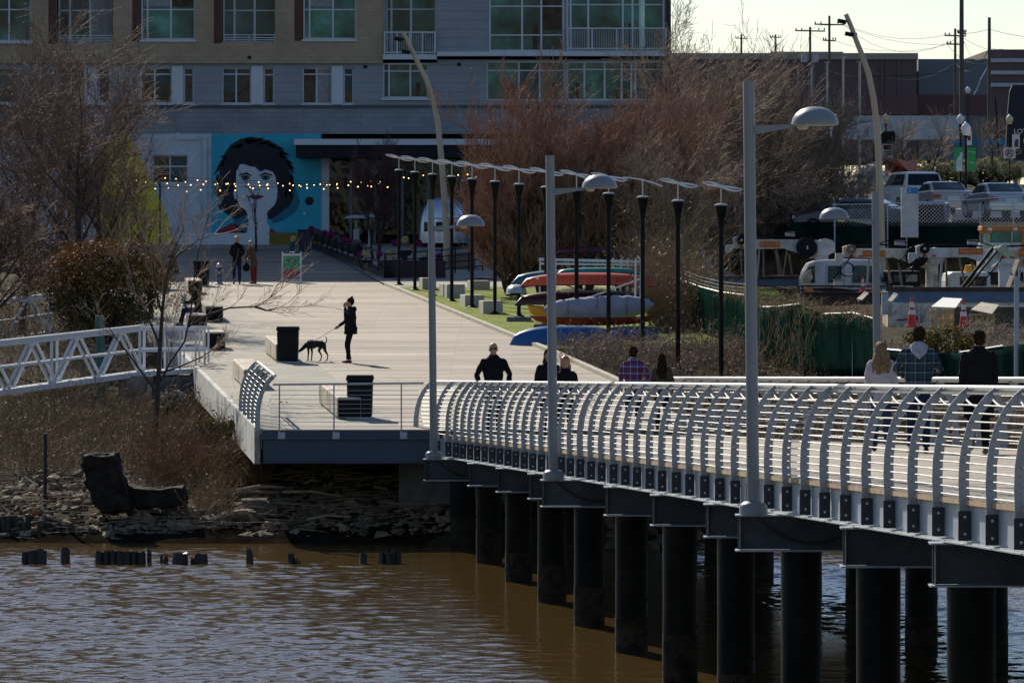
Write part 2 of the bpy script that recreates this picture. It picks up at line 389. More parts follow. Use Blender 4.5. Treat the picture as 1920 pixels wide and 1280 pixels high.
# street on the rise at the right
g = MB()
for a, b in ((192.4,216),(216,262)):
    g.quad((9.5,a,pl(TR,a)+.03),(60,a,pl(TR,a)+.03),(60,b,pl(TR,b)+.03),(9.5,b,pl(TR,b)+.03))
tag(g.build('road', m_asph, norm=False), 'sunlit pale asphalt street on the rise', 'road', kind='structure')
# ---------------------------------------------------------------- apartment building
SB = 40.0
m_tan = Mbrick('tan_brick', (.36,.275,.185), (.41,.315,.215), (.28,.22,.165), .45, .16)
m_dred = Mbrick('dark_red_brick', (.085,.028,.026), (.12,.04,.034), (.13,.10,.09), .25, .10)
m_side = Mstripe('grey_siding', (.25,.275,.305), (.12,.135,.15), 2, .42, .05)
m_cmu = Mbrick('grey_block', (.20,.225,.25), (.24,.265,.29), (.155,.175,.195), .6, .22)
m_pan = M('pale_panel', (.50,.54,.58), .6, var=.06)
m_fr = M('window_frame_grey', (.50,.54,.58), .5, var=.05)
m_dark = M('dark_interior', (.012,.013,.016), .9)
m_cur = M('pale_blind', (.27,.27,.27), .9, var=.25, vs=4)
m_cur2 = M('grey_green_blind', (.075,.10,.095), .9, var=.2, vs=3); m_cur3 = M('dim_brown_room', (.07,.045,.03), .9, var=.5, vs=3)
def mglass(name, tint):
    m, nt, p = NT(name); v = coords(nt)
    n = noise(nt, v, .45, 5, .65); c = ramp(nt, n, [(.40,tuple(x*.22 for x in tint)),(.55,tint),(.68,tuple(min(1,x*2.3) for x in tint))])
    nt.links.new(c, p.inputs['Base Color']); setp(p, rough=.06, spec=.22)
    bump(nt, p, noise(nt, v, 1.2, 2), .5, .05); return m
m_gl1 = mglass('dark_green_glass', (.022,.06,.058)); m_gl2 = mglass('green_glass', (.035,.13,.10)); m_gl3 = mglass('black_glass', (.014,.017,.022))
bO = P(700, 457, SB); bld = thing('apartment_building', 'large tan brick and grey sided apartment building with painted ground floor', 'building', (bO.x, bO.y, 5.8))
DZ = 26.0 # depth of block
def B(x0,y0,x1,y1,dy,t,mb=None):
    return (mb or MB()).pr(x0,y0,x1,y1,SB,t,dy)
TOP = 430-(34.6-ZC)*SB   # photo row of the roof line, well above the frame
# walls built as strips around openings
def wall(name, x0, x1, y0, y1, holes, dy, t, mat):
    """wall rectangle (photo pixels) with rectangular holes"""
    g = MB(); ys = sorted({y0,y1,*[h[1] for h in holes],*[h[3] for h in holes]}); ys = [y for y in ys if y0<=y<=y1]
    for a, b in zip(ys, ys[1:]):
        ins = sorted((max(h[0],x0), min(h[2],x1)) for h in holes if h[1]<=a and h[3]>=b); x = x0
        for u, v_ in ins:
            if u > x: B(x,a,u,b,dy,t,g)
            x = max(x, v_)
        if x < x1: B(x,a,x1,b,dy,t,g)
    return g.build(name, mat, bld)
FL = 122                                   # storey height in pixels
def rep(h, n=9, st=FL): return [(a,b-st*i,c,d-st*i) for i in range(n) for a,b,c,d in h]
ws = [(-350,-20,-246,78,1),(-198,-20,-92,80,2),(-42,-20,58,78,1),(105,-40,212,80,2),(262,-20,366,75,1),(415,-40,517,79,2),(566,-20,668,74,1)]
hol = rep([w[:4] for w in ws]); hol = [(a,max(b,TOP+20),c,d) for a,b,c,d in hol if d > TOP+40]
wall('brick_wall', -420, 718, TOP, 119, hol, 0, .45, m_tan)
low = [(-40,126,34,194),(105,126,158,194),(182,126,206,194),(262,126,322,194),(343,126,363,194),(415,126,471,195),(493,126,514,195),(566,126,622,195),(643,126,663,195),(717,118,803,184)]
wall('siding_wall', -420, 819, 118, 199, low, .22, .35, m_side)
wall('block_wall', -420, 1250, 199, 251, [], .12, .5, m_cmu)
B(-420,197,1250,202,.02,.1).build('ledge', M('dark_metal_trim',(.05,.055,.065),.5), bld)
for x0,x1 in ((158,182),(322,343),(471,493),(622,643)): B(x0,124,x1,196,.17,.1).build('infill_panel', m_pan, bld)
right = rep([(917,-20,1058,97),(1062,-20,1246,97)],9)
right = [(a,max(b,TOP+20),c,d) for a,b,c,d in right if d > TOP+40]
rb = rep([(722,-40,818,103)],9); rb = [(a,max(b,TOP+20),c,d) for a,b,c,d in rb if d > TOP+40]
wall('siding_wall', 718, 1249, TOP, 106, right+rb, .05, .4, m_side)
wall('siding_wall', 819, 1249, 112, 199, [(912,114,1060,189),(1062,114,1247,189)], .22, .35, m_side)
B(820,98,1250,106,-.55,.6).build('balcony_slab', m_pan, bld); B(718,103,819,112,-.35,.55).build('balcony_slab', m_pan, bld)
B(1248,TOP,1258,250,-.1,1.2).build('corner_post', M('black_trim',(.012,.012,.014),.5), bld)
B(-420,TOP-8,1258,TOP,-.3,DZ).build('roof', m_cmu, bld)
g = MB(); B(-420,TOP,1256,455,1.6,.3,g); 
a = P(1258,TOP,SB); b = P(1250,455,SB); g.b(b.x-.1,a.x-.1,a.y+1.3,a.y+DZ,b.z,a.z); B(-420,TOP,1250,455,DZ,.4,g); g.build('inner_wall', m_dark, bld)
def window(x0,y0,x1,y1,vert=(),hor=(),glass=None,dy=.25,th=3.2,sill=True):
    g = MB(); B(x0,y0,x1,y0+th,dy,.1,g); B(x0,y1-th,x1,y1,dy,.1,g)
    B(x0,y0+th,x0+th,y1-th,dy,.1,g); B(x1-th,y0+th,x1,y1-th,dy,.1,g)
    for v_ in vert: B(v_-th/2,y0+th,v_+th/2,y1-th,dy+.004,.09,g)
    for h_ in hor: B(x0+th,h_-1.2,x1-th,h_+1.2,dy+.008,.08,g)
    o = g.build('window', m_fr, bld)
    B(x0+1,y0+1,x1-1,y1-1,dy+.06,.02).build('pane', glass or m_gl1, o)
    if y1 > 0 and x1-x0 > 18:
        cuts = sorted([x0+th,*vert,x1-th])
        for a,b in zip(cuts,cuts[1:]):
            q = rnd.random()
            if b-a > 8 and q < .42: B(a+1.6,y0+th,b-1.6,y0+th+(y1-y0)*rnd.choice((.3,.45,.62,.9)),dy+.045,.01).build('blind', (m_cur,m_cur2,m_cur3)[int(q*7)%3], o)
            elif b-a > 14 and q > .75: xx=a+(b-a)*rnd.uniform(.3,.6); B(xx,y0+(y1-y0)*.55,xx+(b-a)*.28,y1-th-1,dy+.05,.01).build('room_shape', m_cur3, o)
    if sill: B(x0-2,y1,x1+2,y1+4,dy-.35,.4).build('sill', m_pan, o)
for i in range(2):
    k = FL*i
    for j,(x0,y0,x1,y1,kind) in enumerate(ws):
        y0, y1 = -45-k, y1-k
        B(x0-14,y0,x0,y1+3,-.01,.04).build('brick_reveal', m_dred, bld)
        if kind == 1:
            window(x0+2,y0,x1,y1,(x0+14,x0+58),(18-k,),(m_gl2,m_gl1)[j%2] if i==0 else m_gl1)
            if i == 0: B(x0+60,20,x1-4,y1-6,.6,.02).build('blind', m_cur, bld) if j in (2,) else None
        else:
            window(x0,y0,x1,y1,(x0+22,x0+60),(18-k,),m_gl1,dy=1.2,th=4,sill=False)
            g = MB()
            for yy in (y1-14,y1-9,y1-5): B(x0+4,yy,x1-2,yy+1.5,.05,.05,g)
            for xx in (x0+4,(x0+x1)/2,x1-3): B(xx,y1-14,xx+1.6,y1,.05,.05,g)
            g.build('balcony_railing', m_fr, bld)
for n_,(x0,y0,x1,y1) in enumerate(low):
    if x1-x0 < 40: window(x0,y0,x1,y1,(),(y0+14,),m_gl3,dy=.4,th=3)
    elif x0 > 700: window(x0,y0,x1,y1,(x0+12,x0+52),(y0+15,),m_gl2,dy=.4,th=3)
    else: window(x0,y0,x1,y1,(x0+27,),(y0+13,),(m_gl1,m_gl3)[n_%2],dy=.4,th=3)
for i in range(2):
    k = FL*i; y0 = -20-k
    window(917,y0,1058,97-k,(979,1015),(12-k,66-k),m_gl2,dy=.1,th=3.4,sill=False)
    window(1062,y0,1246,97-k,(1070,1103,1168,1186,1200),(9-k,),m_gl2,dy=.1,th=3.6,sill=False)
    window(722,y0-20,818,103-k,(733,770),(16-k,),m_gl2,dy=1.0,th=3.6,sill=False)
    for x0,x1,y_ in ((720,817,60),(1063,1249,53)):
        g = MB(); n = int((x1-x0)/3.2); dyr = -.5 if x0>900 else -.3
        B(x0,y_-k,x1,y_+2.6-k,dyr,.06,g); B(x0,y_+38-k,x1,y_+40-k,dyr,.06,g)
        for q in range(n+1): B(x0+q*(x1-x0)/n,y_-k+2,x0+q*(x1-x0)/n+.6,y_+38-k,dyr+.02,.02,g)
        for q in range(5): B(x0+q*(x1-x0-2.4)/4,y_-k,x0+q*(x1-x0-2.4)/4+2.4,y_+42-k,dyr-.002,.07,g)
        g.build('balcony_railing', m_fr, bld)
window(912,114,1060,189,(973,1012),(132,),m_gl2,dy=.4,th=3.2,sill=False)
window(1062,114,1247,189,(1096,1134,1166,1184,1192),(130,),m_gl2,dy=.4,th=3.6,sill=False)
for x,y in ((464,105),(681,122),(857,118)): B(x,y,x+7,y+6,-.02 if y<110 else .18,.05).build('vent', m_dark, bld)
# pale strip in the corner glass, its brightness painted as plain colour
B(1199,-10,1209,88,.12,.03).build('bright_pane', M('painted_bright_glass',(.55,.80,.62),.3), bld)
# ground floor
m_wwall = M('white_painted_wall', (.46,.50,.55), .7, var=.06, vs=.6, dirt=(.36,.40,.45), ds=.5)
m_aqua = M('aqua_paint', (.018,.33,.46), .6, var=.10, vs=1.2)
m_yel = M('yellow_paint', (.62,.50,.02), .6, var=.12, vs=1.5)
wall('ground_floor_wall', -420, 396, 251, 456, [(285,291,352,344)], .1, .4, m_wwall)
window(285,291,352,344,(318,),(312,),m_gl3,dy=.3,th=2.5,sill=False)
for x in (380,): B(x,256,x+8,456,-.04,.12).build('pier', m_wwall, bld)
B(330,256,372,262,-.02,.1).build('garage_trim', m_wwall, bld)
g = B(362,383,378,404,.04,.05); g.build('meter_box', m_fr, bld)
wall('painted_wall', 396, 602, 251, 456, [], .1, .4, m_aqua)
# mural: stylised portrait painted across the wall, thin layers of paint
mur = B(397,252,560,439,.094,.004).build('mural', m_aqua, bld)
def paint(name, pts, mat, k): MB().prism([P(x,y,SB)+V((0,.094-.004*k,0)) for x,y in pts], (0,.003,0)).build(name, mat, mur)
m_pblack = M('black_paint', (.007,.009,.018), .7, var=.3); m_pskin = M('pale_grey_paint', (.50,.55,.61), .7, var=.04)
m_pblue = M('deep_blue_paint', (.010,.13,.21), .7); m_pred = M('dull_red_paint', (.20,.025,.04), .7); m_plip = M('plum_paint',(.10,.012,.05),.6); m_pteal = M('teal_paint',(.02,.16,.20),.6)
paint('hair_shade', [(470,262),(505,262),(530,278),(545,310),(552,345),(562,378),(556,395),(535,412),(512,420),(500,400),(520,330)], m_pblue, 1)
paint('shoulder', [(398,440),(412,430),(436,417),(452,428),(462,440)], m_pred, 1)
paint('shoulder', [(500,440),(501,426),(512,430),(522,440)], m_pred, 1)
paint('neck_shade', [(438,375),(462,395),(466,410),(470,440),(452,440),(440,420),(432,402)], m_pblue, 1)
paint('hair', [(411,313),(418,292),(432,272),(448,262),(470,256),(492,260),(512,270),(528,284),(538,305),(544,330),(546,352),(552,366),(545,384),(528,398),(514,408),(504,412),(500,400),(470,398),(458,404),(444,411),(428,404),(412,392),(406,384),(416,380),(400,360),(402,350),(414,356),(412,335)], m_pblack, 2)
rt = random.Random(9); g = MB(); hc=(478,335)
for i in range(80):
    a = rt.uniform(-3.6,.45); rx_,ry_ = 70,74
    x_,y_ = hc[0]+rx_*math.cos(a), hc[1]+ry_*math.sin(a); tx,ty = -math.sin(a),math.cos(a); l = rt.uniform(6,17); sgn = 1 if x_>478 else -1; o_ = rt.uniform(-7,2)
    p0=(x_+math.cos(a)*o_, y_+math.sin(a)*o_); g.prism([P(p0[0]-tx*sgn*l*.5,p0[1]-ty*sgn*l*.5,SB)+V((0,.094-.0085,0)),P(p0[0]-math.cos(a)*4,p0[1]-math.sin(a)*4,SB)+V((0,.094-.0085,0)),P(p0[0]+tx*sgn*l+math.cos(a)*6,p0[1]+ty*sgn*l+math.sin(a)*6,SB)+V((0,.094-.0085,0))],(0,.0005,0))
g.build('hair_strands', m_pblack, mur)['kind'] = 'stuff'
paint('face', [(443,318),(452,304),(460,307),(480,312),(500,314),(511,318),(516,330),(519,348),(521,366),(515,384),(502,396),(500,402),(501,418),(506,428),(505,439),(462,439),(466,420),(464,402),(460,394),(449,386),(444,372),(442,350)], m_pskin, 3)
paint('ear', [(437,360),(443,356),(446,372),(440,374)], m_pskin, 3)
paint('fringe', [(438,322),(447,302),(462,298),(500,300),(516,318),(517,332),(511,322),(498,318),(487,322),(478,313),(468,312),(458,308),(450,308),(444,320)], m_pblack, 4)
for sx_ in (-1,1):
    cx = 479+sx_*19
    paint('eyebrow', [(cx-sx_*12+0,329),(cx-sx_*2,323),(cx+sx_*12,327),(cx+sx_*13,330),(cx-sx_*1,327),(cx-sx_*12,331)], m_pblack, 4)
    paint('eye', [(cx-9,334),(cx-3,330),(cx+4,330),(cx+9,334),(cx+4,338),(cx-4,338)], m_pteal, 4)
    paint('pupil', [(cx-3,331),(cx+3,331),(cx+3.5,335),(cx,338),(cx-3.5,335)], m_pblack, 5)
    paint('eyelid', [(cx-11,333),(cx-4,329),(cx+4,329),(cx+11,333),(cx+4,331.5),(cx-4,331.5)], m_pblack, 6)
paint('nose', [(474,352),(478,354.5),(482,354.5),(486,352),(484,356),(480,357),(476,356)], m_pteal, 4)
paint('lips', [(465,368),(474,365),(479,366.5),(484,365),(496,368),(487,373),(480,374.5),(472,373)], m_plip, 4)
paint('earring', [(519,361),(524,363),(524,371),(519,372)], m_plip, 4)
# yellow half-round of the second mural, and base bands
pts = [(180,458),(182,330),(192,290),(210,262),(232,250),(246,262),(268,305),(290,355),(312,405),(325,458)]
y2 = MB().prism([P(x,y,SB)+V((0,.04,0)) for x,y in pts], (0,.05,0)).build('yellow_mural', m_yel, bld)
B(330,437,505,461,-.06,.14).build('base_band', m_pskin, bld); B(500,436,600,459,-.05,.13).build('base_band', M('mustard_paint',(.17,.125,.01),.7), bld)
d_ = B(563,300,602,436,.06,.03).build('door', m_aqua, bld)
g = MB().lathe([(0,0),(.20,0),(.20,.03),(0,.03)], (0,0,0), 20); g.v = [(P(580,377,SB).x+a_, P(580,377,SB).y+.055-c_, P(580,377,SB).z+b_) for a_,b_,c_ in g.v]; g.build('porthole', m_pblack, d_)
B(568,398,573,402,.0,.06).build('handle', m_fr, d_)
# canopy over the shop front
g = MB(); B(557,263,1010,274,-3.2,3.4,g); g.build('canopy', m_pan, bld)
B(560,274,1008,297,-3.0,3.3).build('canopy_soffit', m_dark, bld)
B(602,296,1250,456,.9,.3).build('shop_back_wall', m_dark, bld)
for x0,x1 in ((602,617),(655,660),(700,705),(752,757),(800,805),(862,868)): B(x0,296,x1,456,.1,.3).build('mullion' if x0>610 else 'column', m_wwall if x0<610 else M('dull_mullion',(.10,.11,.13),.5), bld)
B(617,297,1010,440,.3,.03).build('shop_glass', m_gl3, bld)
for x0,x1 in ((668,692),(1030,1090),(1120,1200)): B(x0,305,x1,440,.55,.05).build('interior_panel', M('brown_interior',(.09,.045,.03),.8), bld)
B(1010,251,1250,456,.1,.3).build('ground_floor_wall', m_cmu, bld)
# ---------------------------------------------------------------- footbridge
m_steel = M('pale_grey_painted_steel', (.33,.345,.36), .45, metal=.0, var=.08, vs=2, spec=.5, dirt=(.25,.25,.25), ds=2.2)
m_galv = M('galvanised_steel', (.36,.41,.46), .45, metal=.1, var=.15, vs=3)
m_rod = M('bright_steel_rod', (.50,.49,.48), .35, metal=.5, var=.05)
m_cap = M('dark_blue_grey_steel', (.035,.045,.062), .5, metal=.0, var=.35, vs=1.6, dirt=(.065,.075,.09), ds=.8)
m_plate = M('dark_bracket_plate', (.03,.035,.045), .5, metal=.2, var=.25, vs=5)
m_pile = M('black_coated_pile', (.0045,.005,.0055), .5, var=.5, vs=2.2, spec=.08, dirt=(.012,.011,.009), ds=1.1, bmp=.25, bs=4)
m_tide = M('tide_stain', (.032,.026,.017), .8, var=.6, vs=3, spec=.1, dirt=(.008,.008,.007), ds=4)
m_beam = M('navy_edge_beam', (.04,.062,.095), .5, var=.2, vs=1.5)
m_slab = M('stained_concrete_edge', (.50,.49,.45), .85, var=.15, vs=1.2, dirt=(.26,.25,.22), ds=1.6)
m_cable = M('black_cable', (.012,.012,.014), .5)
m_boardend = M('cut_board_end', (.42,.30,.18), .8, var=.3, vs=6)
PROF = [(0,-.08),(-.012,.20),(-.005,.42),(.022,.61),(.075,.79),(.155,.95),(.25,1.07),(.325,1.135)]
def rib_mesh():
    g = MB(); w0 = .055; vs = []
    for i,(x,z) in enumerate(PROF):
        a = PROF[max(0,i-1)]; b = PROF[min(len(PROF)-1,i+1)]; t = V((b[0]-a[0],0,b[1]-a[1])).normalized(); nn = V((t.z,0,-t.x))
        h = w0*(1-.18*i/7); c = V((x,0,z)); vs += [c-nn*h+V((0,-.011,0)), c+nn*h+V((0,-.011,0)), c+nn*h+V((0,.011,0)), c-nn*h+V((0,.011,0))]
    fs = [(3,2,1,0)]; m = len(PROF)
    for i in range(m-1):
        for k in range(4): fs.append((i*4+k,i*4+(k+1)%4,(i+1)*4+(k+1)%4,(i+1)*4+k))
    fs.append(tuple((m-1)*4+k for k in range(4))); return g.add(vs,fs)
def railing(name, label, path, sx, rods, brackets=True, lace=True):
    """path: list of (x,y,z) foot points, one per rib; sx=+1 the top leans to +x"""
    b0 = V(path[0]); t = thing(name, label, 'railing', b0)
    proto = None
    for p_ in path:
        p_ = V(p_)
        if proto is None:
            proto = rib_mesh().build('rib', m_steel, t); WL = V(b0)
            # meshes are written around the rib's own origin
            for vv in proto.data.vertices: vv.co += b0
            proto.location = p_-b0; WLOC[proto.name] = b0; subs = []
            if brackets:
                pm = MB().b(-.068,.062,-.028,-.012,-.37,-.07).add(*fin(.0)).mesh('bracket_plate'); q = obj('bracket_plate', pm, m_plate, proto); subs.append(q)
                g = MB()
                for zz in (-.10,-.30): g.lathe([(0,0),(.017,0),(.017,.012),(.009,.02),(0,.02)], (0,0,0), 8)
                n2 = len(g.v)//2
                for zz,sl_ in ((-.13,slice(0,n2)),(-.30,slice(n2,None))):
                    g1 = MB(); g1.v = [(x,-.028-z,zz+y) for x,y,z in g.v[sl_]]; g1.f = g.f[:len(g.f)//2]
                    q = obj('bolt', g1.mesh('bolt'), m_rod, proto); subs.append(q)
            proto.scale = (sx,1,1)
        else:
            c = proto.copy(); COL.objects.link(c); c.location = p_-b0+V((rnd.uniform(-.006,.006),rnd.uniform(-.03,.03),rnd.uniform(-.004,.004)))
            for q in subs:
                d = q.copy(); COL.objects.link(d); d.parent = c
    def off(p_, x, z): return V(p_)+V((sx*x,0,z))
    if brackets:
        for za_,zb_,nm_,mt_ in ((-.385,-.015,'fascia',m_galv),):
            g = MB()
            for a,b in zip(path,path[1:]): g.hexa([off(b,.064,za_),off(b,.084,za_),off(a,.084,za_),off(a,.064,za_),off(b,.064,zb_),off(b,.084,zb_),off(a,.084,zb_),off(a,.064,zb_)])
            g.build(nm_,mt_,t)
        MB().tube([off(q,.03,-.40) for q in path], .022, 4).build('bottom_flange', m_steel, t)
    def prof(z):
        for a,b in zip(PROF,PROF[1:]):
            if z <= b[1]: return a[0]+(b[0]-a[0])*(z-a[1])/(b[1]-a[1])
        return PROF[-1][0]
    for k in range(rods):
        z = .08+k*(.985-.08)/(rods-1)
        MB().tube([off(q,prof(z)+.0,z)+V((0,0,.003*math.sin(i*2.1+k))) for i,q in enumerate(path)], .0068, 6).build('rod', m_rod, t, smooth=True)
    MB().tube([off(q,.355,1.155) for q in path], .034, 10).build('handrail', m_rod, t, smooth=True)
    MB().tube([off(q,.29,1.105) for q in path], .016, 4).build('rail_flange', m_steel, t)
    if lace:
        pts = []
        for i,(a,b) in enumerate(zip(path,path[1:])):
            a_ = off(a,.27,1.07); b_ = off(b,.27,1.07); sg = .10 if i%6 else .16
            for q in range(7):
                u = q/7; pts.append(a_.lerp(b_,u)+V((0,0,-4*sg*u*(1-u))))
        MB().tube(pts, .011, 5).build('string_cable', M('white_cord',(.62,.60,.58),.6), t, smooth=True)
    return t
def fin(x): return ([],[])
ND = [101.9-1.3*i for i in range(56)]
def zedge(D): return zbr(D)-.07
near = [(xbr(D)-.45*math.exp(-max(0,101.9-D)/1.1),D,zedge(D)+.02) for D in ND]
railing('bridge_railing', 'near curved grey rib railing of the footbridge with steel rods', near, 1, 12)
FD = [103.0-1.3*i for i in range(54)]
railing('bridge_railing', 'far rib railing along the opposite side of the footbridge, behind the walkers', [(xfar(D),D,zedge(D)+.10) for D in FD], -1, 9, lace=False)
railing('end_railing', 'short fan of curved ribs closing the left corner of the promenade', [(xL(D)-.04,D,zpl(D)-.05) for D in [101.35+1.3*i for i in range(5)]], 1, 12, brackets=True, lace=False)
# deck of the bridge
dk = thing('footbridge', 'footbridge of pale boards on steel caps rising over the river', 'bridge', (xbr(80),80,zbr(80)-.5))
g = MB(); DD = [101.28]+[100-2.0*i for i in range(36)]
for a,b in zip(DD,DD[1:]):
    g.hexa([(xbr(b)+.02,b,zbr(b)-.07),(xfar(b)-.02,b,zbr(b)-.07),(xfar(a)-.02,a,zbr(a)-.07),(xbr(a)+.02,a,zbr(a)-.07),(xbr(b)+.02,b,zbr(b)),(xfar(b)-.02,b,zbr(b)),(xfar(a)-.02,a,zbr(a)),(xbr(a)+.02,a,zbr(a))])
g.build('deck_boards', m_deck, dk)
for nm,f,o1,o2,z1,z2,mt in (('board_edge',xbr,-.0,.019,-.06,-.004,m_boardend),('edge_girder',xbr,.18,.34,-.46,-.09,m_cap),('edge_girder',xfar,-.34,-.18,-.46,-.09,m_cap),('bottom_flange',xbr,-.03,.16,-.465,-.45,m_galv),('inner_girder',lambda D:(xbr(D)+xfar(D))/2,-.1,.1,-.46,-.09,m_cap)):
    g = MB()
    for a,b in zip(DD,DD[1:]):
        g.hexa([(f(b)+o1,b,zbr(b)+z1),(f(b)+o2,b,zbr(b)+z1),(f(a)+o2,a,zbr(a)+z1),(f(a)+o1,a,zbr(a)+z1),(f(b)+o1,b,zbr(b)+z2),(f(b)+o2,b,zbr(b)+z2),(f(a)+o2,a,zbr(a)+z2),(f(a)+o1,a,zbr(a)+z2)])
    g.build(nm, mt, dk)
PD = [99.6-5.0*i for i in range(14)]; lamps = (0,4,8)
for i,D in enumerate(PD):
    zc = zbr(D)-.47; ex = -.50 if i in lamps else -.12
    x0 = xbr(D)+ex; x1 = xfar(D)+.1
    g = MB(); g.b(x0,x1,D-.012,D+.012,zc-.43,zc-.02)
    g.b(x0+.02,x0+.034,D-.13,D-.014,zc-.43,zc-.02); 
    cb = g.build('pile_cap', m_cap, dk)
    g = MB(); g.b(x0-.03,x1,D-.15,D+.15,zc-.018,zc); g.b(x0-.03,x1,D-.15,D+.15,zc-.452,zc-.434); g.b(x0+.10,x0+.30,D-.1,D+.1,zc,zc+.03) ; g.build('cap_flange', m_galv, cb)
    for j,x in enumerate((xbr(D)+.28, xbr(D)+4.75)):
        g = MB(); top = zc-.455; n = 20; prof = [(.252,-3.0),(.252,-.2),(.249,.35),(.252,.9),(.249,1.2),(.252,top)]
        g.lathe([(r_,z) for r_,z in prof], (x,D,0), 24)
        g.tube([(x+.252*math.cos(a),D+.252*math.sin(a),.15+ (a+3.3)*.22) for a in [ -3.3+q*.2 for q in range(18)]], .008, 4)
        pl_ = g.build('pile', m_pile, dk, smooth=True)
        MB().lathe([(.253,-.3),(.256,.1),(.256,.45),(.253,.62+.08*math.sin(i*2.3))],(x,D,0),24).build('tide_band', m_tide, pl_, smooth=True)
m_lamp = M('lamp_grey_paint', (.20,.215,.23), .4, var=.05, vs=3, spec=.5)
def bridge_lamp(label, x, y, z, s_, H=5.33):
    t = thing('walkway_lamp', label, 'street lamp', (x,y,z), 'dome lamps along the footbridge')
    ti = -.011
    MB().tube([(x,y,z),(x+ti*H,y,z+H)], [.078,.070], 14).build('post', m_lamp, t, smooth=True)
    MB().lathe([(.0,-.09),(.175,-.09),(.175,.0),(.165,.03),(.12,.065),(.08,.075),(.0,.075)], (x,y,z+.09), 24).build('base_cap', m_lamp, t, smooth=True)
    za = z+4.74; xp = x+ti*4.74
    g = MB(); g.hexa([(xp+s_*.05,y-.02,za-.07),(xp+s_*.60,y-.02,za+.035),(xp+s_*.60,y+.02,za+.035),(xp+s_*.05,y+.02,za-.07),(xp+s_*.05,y-.02,za+.045),(xp+s_*.60,y-.02,za+.065),(xp+s_*.60,y+.02,za+.065),(xp+s_*.05,y+.02,za+.045)])
    g.build('arm', m_lamp, t)
    xc = xp+s_*.81
    g = MB().lathe([(.0,.0),(.26,.0),(.29,.012),(.29,.03),(.275,.09),(.235,.15),(.17,.20),(.09,.228),(.0,.235)], (xc,y,za+.045), 28)
    g.build('dome_shade', m_lamp, t, smooth=True)
    MB().lathe([(.0,-.05),(.06,-.045),(.08,.0),(0,.0)], (xc-s_*.15,y,za+.045), 14).build('bulb_housing', M('lamp_diffuser',(.5,.46,.38),.4), t, smooth=True)
    return t
names = ['dome lamp at the shore end of the footbridge, leftmost and smallest of the near row','dome lamp standing in front of the dark-haired walker, middle of the near row','tallest dome lamp in the photo, on the pile cap nearest the viewer']
for k,i in enumerate(lamps):
    D = PD[i]; lx_ = xbr(D)-.31; lz_ = zbr(D)-.47
    bridge_lamp(names[k], lx_, D-.02, lz_, 1)
    # feed cable hanging on the cap face
    g = MB(); pts = [V((lx_-.0+.05+u*1.0, D-.17, lz_-.02-4*.33*(u*.75)*(1-u*.75))) for u in [q/10 for q in range(11)]]
    t = tag(g.tube(pts, .018, 6).build('cable', m_cable, loc=(lx_,D-.17,lz_), smooth=True), ['black cable looping below the shore end lamp','black cable looping below the middle near lamp','black cable looping with pale ties below the nearest lamp'][k], 'cable', 'feed cables hanging under the near lamps')
bridge_lamp('dome lamp on the far side with its arm pointing left, behind the blonde walker', 7.15, 94.4, zbr(94.4)-.5, -1)
# ---------------------------------------------------------------- front edge of the promenade
pe = thing('promenade_edge', 'navy beam and stained concrete side closing the front of the promenade', 'retaining edge', (-3.7,101.2,1.5))
x0,x1 = -5.22,-1.55; zt = zpl(101.25)
MB().b(x0,x1,101.05,101.28,zt-.22,zt-.03).build('upper_beam', m_beam, pe); MB().b(x0+.02,x1,101.12,101.28,zt-.70,zt-.225).build('lower_beam', m_beam, pe)
MB().b(x0,x1,101.0,101.3,zt-.715,zt-.702).build('flange', m_beam, pe)
MB().b(x0,x1+5.4,101.02,101.29,zt-.028,zt-.002).build('nosing', M('tan_nosing',(.40,.36,.30),.7), pe)
g = MB()
for a,b in zip(Dd,Dd[1:]):
    za = .74; g.hexa([(xL(b)-.12,b,zpl(b)-za),(xL(b)+.0,b,zpl(b)-za),(xL(a)+.0,a,zpl(a)-za),(xL(a)-.12,a,zpl(a)-za),(xL(b)-.12,b,zpl(b)+.03),(xL(b),b,zpl(b)+.03),(xL(a),a,zpl(a)+.03),(xL(a)-.12,a,zpl(a)+.03)])
g.build('concrete_side', m_slab, pe)
g = MB(); g.b(-2.4,3.2,102.6,103.2,-.6,zt-.4); g.build('abutment_wall', M('abutment_concrete',(.12,.12,.115),.9,var=.3), pe)
# cable railing
cr = thing('cable_railing', 'thin steel cable railing across the front of the promenade', 'railing', (-3.5,101.1,zt))
for px_ in (525,627,753):
    x = (px_-960)/89.5; MB().box((x,101.06,zt+.38),(.03,.02,1.12)).build('post', m_galv, cr)
    MB().b(x-.03,x+.12,101.02,101.05,zt-.20,zt-.06).build('clamp', m_galv, cr)
MB().tube([(-5.0,101.08,zt+.93),(-1.85,101.08,zt+.96)], .022, 8).build('top_rail', m_galv, cr, smooth=True)
for k in range(9):
    z = zt+.06+k*.094; MB().tube([(-5.05,101.06,z),(-3.6,101.06,z-.006),(-1.95,101.06,z)], .0055, 5).build('cable', m_galv, cr)
